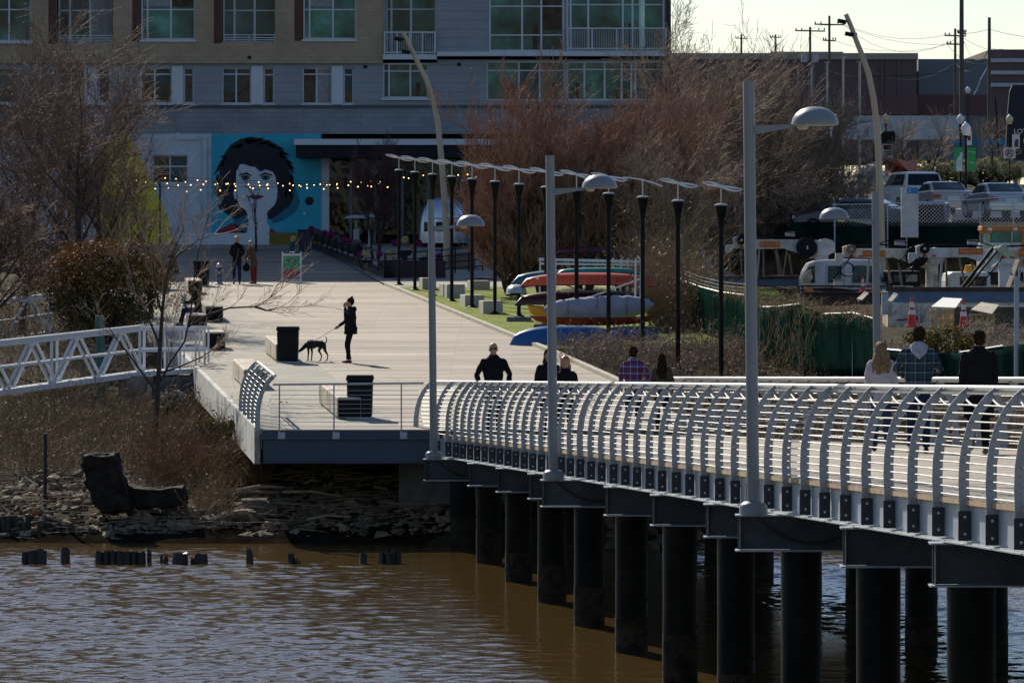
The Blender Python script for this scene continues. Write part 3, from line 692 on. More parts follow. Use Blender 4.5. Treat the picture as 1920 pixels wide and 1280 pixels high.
# ---------------------------------------------------------------- bins, benches, sign, hydrant on the promenade
m_bin = M('black_bin_plastic', (.005,.0065,.010), .5, var=.2, spec=.15)
m_bind = M('dark_bin_door', (.004,.005,.008), .5, spec=.15)
m_wood = M('sunbleached_timber', (.50,.43,.34), .8, var=.22, vs=2.5, dirt=(.22,.17,.12), ds=3)
m_end = M('shaded_timber_end', (.016,.013,.011), .9, spec=.1)  # bench ends facing the viewer: their shadow is painted into this colour
def bin_(label, px, py, name='litter_bin'):
    q = G(px,py); t = thing(name, label, 'litter bin', q, 'litter bins along the promenade'); x,y,z = q; w_ = .28; h = .92
    g = MB().hexa([(x-w_*.93,y-w_,z+.03),(x+w_*.93,y-w_,z+.03),(x+w_*.93,y+w_,z+.03),(x-w_*.93,y+w_,z+.03),(x-w_,y-w_,z+h-.1),(x+w_,y-w_,z+h-.1),(x+w_,y+w_,z+h-.1),(x-w_,y+w_,z+h-.1)])
    g.build('body', m_bin, t, bevel=.04)
    g = MB().b(x-w_-.015,x+w_+.015,y-w_-.015,y+w_+.015,z+h-.1,z+h-.02); g.b(x-w_-.005,x+w_+.005,y-w_-.005,y+w_+.005,z+h-.0201,z+h+.02); g.build('lid', m_bin, t, bevel=.012)
    pts = [(x-.20,y-w_-.012,z+h-.14),(x+.20,y-w_-.012,z+h-.14),(x+.20,y-w_-.012,z+.24),(x+.13,y-w_-.012,z+.12),(x-.13,y-w_-.012,z+.12),(x-.20,y-w_-.012,z+.24)]
    MB().prism(pts,(0,.03,0)).build('door_panel', m_bind, t)
    MB().box((x,y,z+.012),(w_*2.1,w_*2.1,.03)).build('foot_plate', m_galv, t)
bin_('black square litter bin in front of the timber bench near the front railing', 675, 784)
bin_('black square litter bin that the black dog is sniffing beside', 540, 679)
bin_('dark litter bin beside the fire hydrant in the shade line', 378, 536)
AX = V((-.117,1,0)).normalized()
def block(label, px, py, L, wd=.52, h=.48, joints=1, name='timber_bench', mat=None, group='timber block benches on the promenade', gap=0):
    """front end centred on the photo point, running away along the promenade"""
    q = G(px,py); t = thing(name, label, 'bench', q, group); pitch = .02757
    sd = V((1,.117,0)).normalized()*wd/2; seg = L/(joints+1)
    for k in range(joints+1):
        a = q+AX*(k*seg+.012); b = q+AX*((k+1)*seg-.012); b.z += seg*(k+1)*pitch; a.z += seg*k*pitch; up = V((0,0,h))
        g = MB().hexa([a-sd+V((0,0,.03)),a+sd+V((0,0,.03)),b+sd+V((0,0,.03)),b-sd+V((0,0,.03)),a-sd+up,a+sd+up,b+sd+up,b-sd+up]); g.build('timber', mat or m_wood, t, bevel=.035)
    a = q-AX*.004
    MB().hexa([a-sd*.93+V((0,-.01,.05)),a+sd*.93+V((0,-.01,.05)),a+sd*.93+V((0,.03,.05)),a-sd*.93+V((0,.03,.05)),a-sd*.93+V((0,-.01,h-.05)),a+sd*.93+V((0,-.01,h-.05)),a+sd*.93+V((0,.03,h-.05)),a-sd*.93+V((0,.03,h-.05))]).build('end_face', m_end, t)
block('pale timber bench just behind the left corner of ribs', 478, 730, 4.6)
block('pale timber bench behind the litter bin nearest the front railing', 655, 786, 5.2)
block('pale timber bench behind the litter bin by the dog', 536, 679, 4.4)
block('pale timber bench with shade painted on its end, right of the seated reader', 402, 604, 3.4, .55, .50, 0)
block('short timber bench in front of the seated reader, by the gangway', 371, 618, 1.5, .55, .45, 0)
block('timber bench with shade painted on its end, at the gangway landing', 404, 656, 1.6, .55, .50, 0)
block('pale stone block behind the seated reader with a folded paper on it', 366, 552, 2.5, .5, .5, 0, name='stone_block')
# fire hydrant
q = G(411,533); t = thing('fire_hydrant','blue fire hydrant with silver cap at the edge of the shade','hydrant',q); x,y,z=q
MB().lathe([(0,0),(.15,0),(.15,.04),(.10,.06),(.095,.28)], (x,y,z), 16).build('base', M('bright_blue_paint',(.02,.14,.38),.5), t, smooth=True)
MB().lathe([(.0,.28),(.11,.28),(.11,.33),(.09,.36),(.09,.58),(.12,.60),(.12,.63),(.0,.63)], (x,y,z), 16).build('barrel', M('dark_hydrant_paint',(.02,.035,.06),.4), t, smooth=True)
MB().lathe([(.0,.63),(.105,.63),(.10,.70),(.07,.76),(.03,.78),(.03,.82),(0,.82)], (x,y,z), 16).build('bonnet', m_rod, t, smooth=True)
g = MB(); g.tube([(x-.16,y,z+.47),(x+.16,y,z+.47)],.045,10); g.tube([(x,y-.16,z+.42),(x,y,z+.42)],.06,10); g.build('nozzle', m_steel, t)
# folding A sign
q = G(547,529); t = thing('sandwich_board','white folding sandwich board with green panel and black arrow','sign',q); x,y,z=q; s_=1/50.2
m_wpl = M('white_plastic',(.72,.72,.72),.5,var=.03)
def lean(u,v,d): return (x+u, y-.28+d+v*.22, z+v)
g = MB(); W_=.37; H_=1.12
for u0,u1 in ((-W_,-W_+.05),(W_-.05,W_)): g.hexa([lean(u0,0,0),lean(u1,0,0),lean(u1,0,.04),lean(u0,0,.04),lean(u0,H_+.02,0),lean(u1,H_+.02,0),lean(u1,H_+.02,.04),lean(u0,H_+.02,.04)])
for v0,v1 in ((.05,.11),(.99,1.06)): g.hexa([lean(-W_,v0,.001),lean(W_,v0,.001),lean(W_,v0,.038),lean(-W_,v0,.038),lean(-W_,v1,.001),lean(W_,v1,.001),lean(W_,v1,.038),lean(-W_,v1,.038)])
g.tube([lean(-.08,1.06,.02),lean(-.07,1.13,.02),lean(.07,1.13,.02),lean(.08,1.06,.02)],.016,6)
g.build('frame', m_wpl, t)
g = MB(); 
for u in (-W_+.03,W_-.03): g.bar((x+u,y+.28,z),(x+u,y-.0,z+H_),.04,.06)
g.b(x-W_,x+W_,y+.22,y+.25,z+.08,z+.12); g.build('rear_leg', m_wpl, t)
def pan(n,u0,v0,u1,v1,m,d=.0): MB().hexa([lean(u0,v0,-.004-d),lean(u1,v0,-.004-d),lean(u1,v0,.02),lean(u0,v0,.02),lean(u0,v1,-.004-d),lean(u1,v1,-.004-d),lean(u1,v1,.02),lean(u0,v1,.02)]).build(n,m,t)
pan('green_panel',-.31,.48,.31,.98,M('sign_green',(.05,.30,.13),.5)); pan('photo_panel',-.31,.11,.31,.46,M('sign_red_photo',(.35,.05,.05),.5,var=.9,vs=5,dirt=(.15,.30,.36),ds=3))
pts=[(-.17,.80),(-.11,.84),(.11,.84),(.17,.80),(.11,.76),(-.11,.76)]
MB().prism([V(lean(u,v,-.006)) for u,v in pts],(0,-.004,0)).build('arrow', m_cable, t)
g=MB()
for i in range(5): g.hexa([lean(-.085+i*.036,.785,-.014),lean(-.06+i*.036,.785,-.014),lean(-.06+i*.036,.785,-.011),lean(-.085+i*.036,.785,-.011),lean(-.085+i*.036,.815,-.014),lean(-.06+i*.036,.815,-.014),lean(-.06+i*.036,.815,-.011),lean(-.085+i*.036,.815,-.011)])
g.build('lettering', m_wpl, t)
# blue bin by the painted wall
q = P(571,475,43); t = thing('wheeled_bin','dark navy wheeled bin against the end of the planter row','wheeled bin',q); x,y,z=q
MB().hexa([(x-.22,y-.25,z+.05),(x+.22,y-.25,z+.05),(x+.22,y+.25,z+.05),(x-.22,y+.25,z+.05),(x-.28,y-.3,z+.98),(x+.28,y-.3,z+.98),(x+.28,y+.3,z+.98),(x-.28,y+.3,z+.98)]).build('body', M('navy_plastic',(.012,.02,.045),.5), t)
MB().b(x-.3,x+.3,y-.33,y+.33,z+.981,z+1.04).build('lid', m_bind, t); 
for u in (-.2,.2): MB().tube([(x+u-.03,y+.2,z+.1),(x+u+.03,y+.2,z+.1)],.1,12).build('wheel', m_bind, t)
# ---------------------------------------------------------------- black pole row with wind vanes
m_pole = M('black_pole_paint', (.005,.0055,.006), .5, spec=.15)
m_vane = M('white_vane', (.62,.62,.66), .35, metal=.3, var=.05)
m_foot = M('concrete_footing', (.22,.22,.21), .9, var=.2, dirt=(.13,.13,.12))
inv = [.0196-.000522*i for i in range(13)]
pxs = [748,778,811,847,885,928,973,1024,1081,1141,1205,1271,1352]
desc = ['furthest pole of the row, at the corner of the lawn','second furthest pole, beside the pale stone cubes','third furthest pole, right behind the shore end lamp','pole right of the curved tan lamp','pole standing behind the dome of the shore end lamp','pole just before the front pair of stone cubes','pole at the left tips of the canoes, on a concrete footing','pole directly left of the middle near lamp','first pole right of the middle near lamp','second pole right of the middle near lamp','pole with the flat slatted vane, behind the plaid shirt','pole at the right end of the canoe rack','nearest and rightmost pole, in front of the green fence']
for i in range(13):
    s_ = 1/inv[i]; D = F*inv[i]; x = (pxs[i]-960)/s_; zb = zpl(D)+.02; H = 4.26
    if i > 9: zb -= .15*(i-9); 
    zt_ = zpl(D)+.02+H
    t = thing('vane_pole','black '+desc[i],'pole',(x,D,zb),'black poles with wavy white vanes')
    zz = zb
    if i >= 6:
        zz = zb+.14; MB().b(x-.38,x+.38,D-.38,D+.38,zb-.6,zb+.0+.14).build('footing', m_foot, t, bevel=.03)
    MB().lathe([(0,0),(.17,0),(.17,.03),(.09,.06),(.085,.1),(0,.1)],(x,D,zz),16).build('base_plate', m_pole, t, smooth=True)
    MB().tube([(x,D,zz+.05),(x,D,zt_-.30)],.062,12).build('shaft', m_pole, t, smooth=True)
    g = MB().lathe([(0,-.62),(.075,-.62),(.085,-.40),(.10,-.36),(.155,-.12),(.165,-.06),(.0,-.06)],(x,D,zt_),20); g.build('head', m_pole, t, smooth=True)
    MB().lathe([(0,-.059),(.168,-.059),(.155,-.03),(.08,-.005),(0,0)],(x,D,zt_),20).build('cap', M('grey_cap',(.25,.26,.27),.35,metal=.3), t, smooth=True)
    MB().tube([(x,D,zt_-.02),(x,D,zt_+.40)],.017,8).build('mast', m_rod, t)
    zv = zt_+.40
    MB().box((x,D,zv+.015),(.08,.06,.05)).build('pivot', m_vane, t)
    if i == 10:
        g = MB(); L=.52
        def vv(u,v_): return V((x+u*L, D+v_*.16, zv+.02-u*.12-.05*u*u))
        us=[-1,-.6,-.2,.2,.6,1]
        for v_ in (-1,1):
            for a,b in zip(us,us[1:]): g.bar(vv(a,v_),vv(b,v_),.03,.03)
        for q in range(15):
            u=-1+q/7; g.bar(vv(u,-1),vv(u,1),.035,.02)
        g.build('vane', m_vane, t)
    else:
        for ph,yy in ((0,-.05),(1,.06)):
            pts=[]; L = .50
            for q in range(13):
                u=-1+q/6; pts.append((x+u*L+ph*.05, D+yy+.08*u, zv+.02-.085*u-(.055 if ph==0 else .02)*math.sin(u*math.pi*.9)*(1 if ph==0 else -1)))
            MB().tube(pts,[.010+.024*math.sin(math.pi*(q+.6)/13.4) for q in range(13)],6,sq=.6).build('vane', m_vane, t, smooth=True)
# stone cubes on the lawn
m_cube = M('pale_cast_stone', (.40,.38,.34), .85, var=.12, vs=2, dirt=(.26,.25,.22), ds=1.2)
def cube(label, x0, x1, yt, yb, L):
    s_ = .1436*(yb-180); q = V(((x0+x1)/2/1.0-960,0,0))/s_; D=F/s_; q=V((q.x,D,zpl(D))); wd=(x1-x0)/s_; h=(yb-yt)/s_
    t = MB(); a=q+V((-wd/2,0,0)); t.hexa([a,a+V((wd,0,0)),a+V((wd-.117*L,L,0)),a+V((-.117*L,L,0)),a+V((0,0,h)),a+V((wd,0,h)),a+V((wd-.117*L,L,h)),a+V((-.117*L,L,h))])
    tag(t.build('stone_cube', m_cube, loc=q, bevel=.02), label, 'stone seat', 'cast stone seats on the lawn')
cube('pale stone seat furthest left, behind the shore end lamp', 792,818, 521,544, 1.2)
cube('pale stone seat just right of the shore end lamp', 838,872, 533,560, 2.6)
cube('pale stone seat furthest back, by the path', 883,919, 526,546, 1.2)
cube('pale stone seat in the middle, third from the front', 872,908, 553,576, 1.6)
cube('pale stone seat nearest the boardwalk, at the right front', 906,943, 564,590, 1.3)
# ---------------------------------------------------------------- people and the dog
m_skin = M('skin', (.42,.25,.17), .55, var=.06, vs=8); m_shoe = M('dark_shoe', (.02,.018,.017), .6); m_shoer = M('maroon_shoe',(.10,.015,.03),.5)
m_blk = M('black_cloth', (.012,.012,.014), .95, var=.3, vs=5, spec=.1); m_nvy = M('navy_denim', (.018,.028,.065), .9, var=.3, vs=6, spec=.1); m_jean = M('blue_jeans',(.03,.05,.11),.9,var=.3,vs=6,spec=.1)
m_brn = M('dark_brown_hair', (.022,.014,.009), .9, var=.5, vs=20, spec=.05); m_bln = M('curly_light_brown_hair', (.20,.125,.065), .8, var=.5, vs=22, bmp=.8, bs=30); m_redh = M('copper_hair', (.40,.13,.03), .5, var=.4, vs=18, bmp=.6, bs=30)
m_grh = M('grey_hair', (.30,.28,.26), .6, var=.3, vs=18); m_fair = M('fair_hair',(.33,.22,.12),.6,var=.3,vs=18)
def Mplaid(name, base, c2, line, per=.16):
    m, nt, p = NT(name); v = coords(nt); sx = nt.nodes.new('ShaderNodeSeparateXYZ'); nt.links.new(v, sx.inputs[0]); c = base
    def band(axis, lo, hi, off=0):
        d = nt.nodes.new('ShaderNodeMath'); d.operation='MULTIPLY_ADD'; d.inputs[1].default_value=1/per; d.inputs[2].default_value=off+20; nt.links.new(sx.outputs[axis], d.inputs[0])
        f = nt.nodes.new('ShaderNodeMath'); f.operation='FRACT'; nt.links.new(d.outputs[0], f.inputs[0])
        a = nt.nodes.new('ShaderNodeMath'); a.operation='LESS_THAN'; a.inputs[1].default_value=hi-lo; nt.links.new(f.outputs[0], a.inputs[0])
        k = nt.nodes.new('ShaderNodeMath'); k.operation='MULTIPLY'; k.inputs[1].default_value=.55; nt.links.new(a.outputs[0], k.inputs[0]); return k.outputs[0]
    for ax in (0,2):
        c = mix(nt, c, c2, band(ax,0,.40)); c = mix(nt, c, line, band(ax,0,.10,.45))
    nt.links.new(c, p.inputs['Base Color']); setp(p, rough=.95, spec=.1); return m
m_pl1 = Mplaid('navy_red_plaid', (.035,.045,.16), (.16,.03,.05), (.55,.55,.62), .15); m_pl2 = Mplaid('teal_grey_plaid', (.012,.03,.05), (.035,.07,.09), (.26,.31,.35), .15)
def loft(g, rings, n=18):
    vs = []
    for (x,y,z,rx,ry) in rings:
        for k in range(n):
            a = 2*math.pi*k/n; vs.append((x+rx*math.cos(a), y+ry*math.sin(a), z))
    m = len(rings); fs = [(i*n+k,i*n+(k+1)%n,(i+1)*n+(k+1)%n,(i+1)*n+k) for i in range(m-1) for k in range(n)]
    return g.add(vs, fs+[tuple(range(n-1,-1,-1)), tuple((m-1)*n+k for k in range(n))])
def person(label, pos, h, yaw, top, trous, hair, hairst='short', coat=None, arms=None, legs=None, lean=(0,0), hips=.93, head=(0,0), shoe=None, width=1.0, dep=1.0, extra=None, vox=.0105):
    k = h/1.75; t = thing('person', label, 'person', pos); rz = Matrix.Rotation(R(yaw),4,'Z')
    T = Matrix.Translation(V(pos)) @ rz @ Matrix.Scale(k,4)
    lx, ly = lean
    def L(p_):                                   # bend the upper body forward / sideways above the hips
        u = max(0,p_[2]-hips)/.8; return V((p_[0]+lx*u, p_[1]+ly*u, p_[2]-(abs(ly)*.25*u*u)))
    A = arms or [((-.225,.0,1.14),(-.235,.06,.90)),((.225,.0,1.14),(.235,.06,.90))]
    G_ = legs or [((-.10,.03,.50),(-.105,-.02,.09),0),((.10,.0,.50),(.105,.0,.09),0)]
    def place(g): g.v = [tuple(T @ V(q)) for q in g.v]; return g
    hx, hy = head; Hc = L((0,0,1.50)); O = V((Hc.x, Hc.y, Hc.z-1.50))
    def hd(x,y,z): return V((x+hx*(z-1.5)*3, y+hy*(z-1.5)*3, z))+O
    # body: head, neck, trunk, limbs and hands grown into one surface
    g = MB(); g.ell(hd(0,-.012,1.655),(.083,.102,.100),16,10); g.ell(hd(0,.022,1.585),(.060,.074,.068),14,8); g.ell(hd(0,.05,1.565),(.028,.030,.026),10,6)
    g.tube([hd(0,.085,1.655),hd(0,.108,1.612),hd(0,.085,1.600)],[.010,.017,.011],8)
    for s_ in (-1,1): g.ell(hd(s_*.076,-.005,1.625),(.012,.022,.032),8,6); g.ell(hd(s_*.032,.078,1.645),(.014,.012,.010),8,6)
    g.ell(hd(0,.085,1.582),(.026,.012,.009),8,6)
    g.tube([L((0,-.015,1.40)),hd(0,-.01,1.56)],[.068,.060],12)
    loft(g,[(*L((0,0,.86)),.14,.09),(*L((0,0,1.05)),.125,.085),(*L((0,0,1.3)),.15,.09),(*L((0,-.01,1.44)),.11,.07)])
    for s_,(el,wr) in zip((-1,1),A):
        sh = L((s_*.165,-.01,1.40)); el = V(el) if len(el)==3 else V(el[:3]); wr = V(wr)
        el = L(el); wr = L(wr); g.tube([sh,el,wr],[.047,.038,.027],10)
        d = (wr-el).normalized(); sd = V((0,1,0))-d*d.y; sd.normalize(); nn = d.cross(sd)
        g.tube([wr,wr+d*.05,wr+d*.095],[.026,.034,.026],8,sq=1.3)
        for q,(ofs,ln) in enumerate(((-.030,.066),(-.010,.078),(.010,.072),(.029,.056))):
            b = wr+d*.09+sd*ofs; cur = -nn*s_*.012
            g.tube([b,b+d*ln*.5+cur*.5,b+d*ln*.85+cur*2],[.0095,.009,.0075],6)
        b = wr+d*.03+sd*.03; g.tube([b,b+d*.035+sd*.022,b+d*.065+sd*.02],[.012,.010,.008],6)
    for s_,(kn,an,ft) in zip((-1,1),G_):
        g.tube([(s_*.085,0,hips-.03),kn,an],[.07,.048,.036],10); a_ = V(an); g.tube([a_,a_+V((0,.06,-.04))],[.035,.03],8)
    place(g).build('body', m_skin, t, remesh=.0085*k, sm=2)
    if hairst != 'bald':
        g = MB(); g.ell(hd(0,-.028,1.675),(.096,.108,.100),16,10); 
        if hairst == 'short': g.ell(hd(0,-.055,1.61),(.084,.070,.07),12,8)
        rr = random.Random(int(h*1000))
        if hairst in ('long','curly','bun','medium'):
            bot = {'long':1.22,'curly':1.27,'bun':1.60,'medium':1.45}[hairst]; wd = .12 if hairst=='curly' else .085
            if hairst == 'bun': g.ell(hd(0,-.06,1.77),(.042,.042,.045),10,8); g.ell(hd(0,-.045,1.62),(.072,.06,.07),12,8); g.tube([hd(.0,-.07,1.79),hd(.03,-.09,1.83)],[.018,.006],6)
            else:
                for i in range(26):
                    a = -math.pi+math.pi*i/25; x_ = math.cos(a)*wd*rr.uniform(.75,1.1); y_ = -.03+math.sin(a)*.075
                    if hairst=='long' and False: pass
                    p0 = hd(math.cos(a)*.07,-.03+math.sin(a)*.07,1.68); p1 = hd(x_*.95,y_-.02,1.55); 
                    p2 = L((x_*1.15+rr.uniform(-.02,.02),y_-.04,(bot+1.5)/2+rr.uniform(-.02,.02)));  p3 = L((x_*1.0+rr.uniform(-.03,.03),y_-.045,bot+rr.uniform(-.05,.06)))
                    g.tube([p0,p1,p2,p3],[.022,.03,.030,.012],7)
        ho = place(g).build('hair', hair, t, remesh=.0095*k, sm=1)
        for v_ in ho.data.vertices: v_.co += mn.noise_vector(V((v_.co.x*26,v_.co.y*26,v_.co.z*11)))*.016*k
    # top: shirt or jacket
    T0 = L((0,0,1.44)).z; W_ = width; hem = .84 if coat is None else coat
    g = MB(); rg = [(*L((0,0,hem)),(.185 if coat and coat<.8 else .165)*W_,.125)]
    if coat and coat < .8: rg += [(*L((0,-.01,.95)),.175*W_,.125)]
    rg += [(*L((0,0,1.05)),.155*W_,.112),(*L((0,0,1.22)),.172*W_,.122),(*L((0,-.01,1.36)),.185*W_,.118),(*L((0,-.012,1.45)),.146*W_,.098),(*L((0,-.012,1.50)),.098,.078),(*L((0,-.008,1.535)),.074,.068)]
    rg = [(a,b,c,d,e*(dep if c<T0 else 1)) for a,b,c,d,e in rg]; loft(g, rg, 20)
    for s_,(el,wr) in zip((-1,1),A):
        sh = L((s_*.158*W_,-.01,1.415)); el_ = L(V(el)+V((s_*.01,0,0))); wr_ = L(wr); d = (wr_-el_)
        g.ell(sh,(.054,.058,.054),10,8); g.tube([sh,sh.lerp(el_,.5),el_,el_.lerp(wr_,.5),wr_+d.normalized()*.005],[.066,.061,.054,.049,.040],12)
    cl = place(g).build('jacket' if coat else 'shirt', top, t, remesh=vox*k, sm=3)
    for v_ in cl.data.vertices: v_.co += mn.noise_vector(V((v_.co.x*7,v_.co.y*7,v_.co.z*10)))*.016*k+mn.noise_vector(v_.co*22)*.005*k
    g = MB(); g.ell((0,0,hips-.01),(.155,.108,.11),16,10)
    for s_,(kn,an,ft) in zip((-1,1),G_): g.tube([(s_*.075,0,hips-.04),V((s_*.08,0,hips-.04)).lerp(V(kn),.5),kn,V(kn).lerp(V(an),.5),an],[.095,.084,.066,.062,.052],12)
    tr_ = place(g).build('trousers', trous, t, remesh=vox*k, sm=2)
    for v_ in tr_.data.vertices: v_.co += mn.noise_vector(V((v_.co.x*8,v_.co.y*8,v_.co.z*14)))*.012*k
    for s_,(kn,an,ft) in zip((-1,1),G_):
        g = MB(); a_ = V(an); tilt = ft
        g.ell(a_+V((0,-.01,-.045)),(.042,.055,.045),10,8); g.tube([a_+V((0,-.03,-.055)),a_+V((0,.08,-.055-tilt*.3)),a_+V((s_*.012,.165,-.062-tilt))],[.036,.040,.028],10,sq=1)
        place(g).build('shoe', shoe or m_shoe, t, remesh=.009*k, sm=1)
    if extra: extra(t, T, L, hd, place)
    return t
def onbridge(px,py):
    s_ = (py-704.7)/1.232; return V(((px-960)/s_, F/s_, zbr(F/s_)))
step = lambda a: [((-.095,.05+a,.50),(-.10,.02+a*1.6,.09),0),((.095,.02-a*.3,.50),(.10,-.20*a*5 if a else 0,.11),.02)]
def shades(t,T,L,hd,place):
    g = MB(); 
    for s_ in (-1,1): g.ell(hd(s_*.034,.088,1.648),(.027,.012,.019),10,6)
    g.tube([hd(-.08,.0,1.655),hd(-.055,.085,1.657),hd(.055,.085,1.657),hd(.08,.0,1.655)],.0045,6); place(g).build('sunglasses', m_bind, t)
person('bald man in black zip jacket and sunglasses walking towards the viewer', onbridge(925,819), 1.90, 180, m_blk, m_blk, None, 'bald', coat=.80, width=1.12, extra=shades, legs=step(.06),
       arms=[((-.29,-.05,1.16),(-.27,.03,.92)),((.29,-.04,1.16),(.28,.06,.92))])
person('dark haired walker in black coat half hidden behind the middle lamp post', onbridge(1029,832), 1.71, 180, m_blk, m_nvy, m_brn, 'long', coat=.72, legs=step(.05))
person('girl with long copper hair in black top beside the middle lamp post', onbridge(1060,835), 1.57, 180, m_blk, m_blk, m_redh, 'long', coat=.8, legs=step(.04))
person('man in navy and red plaid shirt walking away, hand on hip', onbridge(1187,811), 1.86, 0, m_pl1, m_nvy, m_brn, 'short', width=1.08, arms=[((-.24,.02,1.14),(-.24,.10,.92)),((.31,-.05,1.14),(.20,.05,1.0))], shoe=M('brown_boot',(.09,.05,.03),.7))
q = G(1241,808); person('woman with long brown hair in an olive jacket beside the navy plaid shirt', q, 1.60, 0, M('olive_cloth',(.055,.05,.035),.95), m_blk, m_brn, 'long', coat=.78, legs=step(.05))
person('blonde woman with curly hair and pale lilac sweater walking away', onbridge(1652,846), 1.78, 0, M('pale_lilac_knit',(.42,.40,.47),.9,var=.08,bmp=.4), m_jean, m_bln, 'curly', coat=.80, legs=step(.05), arms=[((-.21,.03,1.15),(-.20,.16,.95)),((.21,.03,1.15),(.20,.16,.95))])
def hood(t,T,L,hd,place):
    g = MB(); g.ell(L((0,-.09,1.47)),(.115,.06,.10),14,10); g.tube([L((-.10,-.02,1.50)),L((-.07,-.12,1.43)),L((0,-.145,1.36)),L((.07,-.12,1.43)),L((.10,-.02,1.50))],[.035,.045,.05,.045,.035],10)
    place(g).build('hood', M('grey_hood',(.30,.33,.40),.95,var=.1,vs=6), t, remesh=.01, sm=2)
person('tall man in dark teal plaid shirt with grey hood walking away', onbridge(1722,850), 2.0, 0, m_pl2, m_nvy, m_brn, 'short', width=1.2, coat=.86, extra=hood, arms=[((-.29,.02,1.17),(-.20,.20,1.08)),((.29,.02,1.17),(.20,.20,1.08))])
def collar(t,T,L,hd,place):
    g = MB(); loft(g,[(*L((0,-.01,1.44)),.12,.09),(*L((0,-.015,1.54)),.085,.08)]); place(g).build('collar', m_blk, t)
person('man in long black overcoat, rightmost of the three walkers', onbridge(1835,851), 1.94, 4, m_blk, m_blk, m_grh if False else m_brn, 'short', coat=.52, width=1.25, extra=collar, legs=[((-.10,.10,.50),(-.12,-.10,.16),.05),((.10,.04,.50),(.10,.02,.09),0)], shoe=M('tan_sole_shoe',(.12,.10,.08),.6))
# the pair and the woman in the shade
person('fair haired man in black jacket standing at the edge of the shade', G(444,532.5), 1.76, 10, m_blk, m_nvy, m_fair, 'short', coat=.80, arms=[((-.24,-.02,1.16),(-.13,.14,1.02)),((.24,-.02,1.16),(.13,.14,1.02))])
def bag(t,T,L,hd,place):
    g = MB(); g.ell((-.22,.22,.66),(.15,.16,.17),14,10); g.tube([(-.22,.22,.80),(-.18,.24,.98)],[.03,.015],6); place(g).build('bag', m_blk, t, remesh=.012, sm=1)
person('grey haired woman in brown coat and red trousers bending over a black bag', G(476,532), 1.62, 60, M('brown_coat',(.10,.05,.035),.95), M('red_trousers',(.14,.012,.02),.9), m_grh, 'short', coat=.66, lean=(-.02,.22), extra=bag, arms=[((-.22,.12,1.14),(-.20,.26,.98)),((.20,.12,1.14),(.02,.26,1.0))])
person('person in teal jacket partly hidden behind the white sandwich board', G(549,521), 1.60, 60, M('teal_cloth',(.01,.07,.09),.9), m_blk, m_fair, 'short', coat=.8)
# seated reader
def paper(t,T,L,hd,place):
    g = MB().hexa([(-.24,.40,1.0),(-.01,.46,.98),(-.01,.47,.98),(-.24,.41,1.0),(-.24,.46,1.36),(-.01,.52,1.34),(-.01,.53,1.34),(-.24,.47,1.36)])
    g.hexa([(.01,.46,.98),(.24,.40,1.0),(.24,.41,1.0),(.01,.47,.98),(.01,.52,1.34),(.24,.46,1.36),(.24,.47,1.36),(.01,.53,1.34)]); place(g).build('newspaper', M('newsprint',(.45,.46,.48),.9,var=.25,vs=14), t)
qs = G(372,612); person('person in dark coat and blue jeans seated reading a newspaper', qs+V((0,0,-.40)), 1.72, 80, m_blk, m_nvy, m_brn, 'short', coat=.84, lean=(0,.10), extra=paper,
    arms=[((-.24,.16,1.16),(-.20,.36,1.14)),((.24,.16,1.16),(.20,.36,1.14))], legs=[((-.12,.46,.92),(-.12,.50,.50),0),((.12,.42,.94),(.05,.60,.54),.03)], hips=.93)
# woman with dog
def stripe(t,T,L,hd,place):
    g = MB(); g.ell(L((0,-.12,1.46)),(.10,.075,.085),12,8); place(g).build('hood', m_blk, t, remesh=.011, sm=2)
dw = G(657,680); person('woman in black hooded jacket with hair bun holding a dog lead', dw, 1.68, 92, m_blk, m_blk, m_brn, 'bun', coat=.78, extra=stripe, shoe=m_shoer, lean=(0,.03), dep=1.4,
    arms=[((-.20,.12,1.18),(-.10,.12,1.50)),((.21,.10,1.14),(.17,.30,1.0))], legs=[((-.085,.10,.50),(-.09,.02,.09),0),((.085,.06,.50),(.09,.06,.09),0)])
dg0 = G(590,677); t = thing('dog','black dog with curled tail sniffing the ground beside a litter bin','dog',dg0); X0,Y0,Z0 = dg0
def dp(x,y,z): return (X0+x, Y0+y, Z0+z)
g = MB(); g.ell(dp(-.08,0,.43),(.17,.085,.105),14,10); g.ell(dp(.12,0,.44),(.15,.07,.082),14,10); g.ell(dp(.22,0,.43),(.075,.07,.08),12,8); g.tube([dp(-.10,0,.46),dp(.22,0,.47)],[.09,.07],12)
g.tube([dp(-.19,0,.45),dp(-.28,0,.37),dp(-.345,0,.31)],[.075,.055,.047],12); g.ell(dp(-.355,0,.30),(.062,.048,.046),12,8,Matrix.Rotation(R(-28),3,'Y')); g.tube([dp(-.37,0,.285),dp(-.455,0,.235)],[.035,.021],10)
for s_ in (-1,1): g.tube([dp(-.32,s_*.036,.335),dp(-.325,s_*.055,.29),dp(-.34,s_*.052,.265)],[.014,.018,.006],6)
g.tube([dp(.285,0,.47),dp(.315,0,.55),dp(.31,0,.62),dp(.275,0,.655),dp(.245,0,.63)],[.020,.015,.012,.010,.006],8)
for x,s_,kk in ((-.17,-1,0),(-.10,1,.02)): g.tube([dp(x,s_*.055,.42),dp(x+.01+kk,s_*.055,.24),dp(x-.0+kk,s_*.055,.13),dp(x+kk,s_*.055,.025)],[.048,.027,.019,.017],8); g.tube([dp(x+kk,s_*.055,.02),dp(x+kk-.045,s_*.055,.016)],[.018,.014],6)
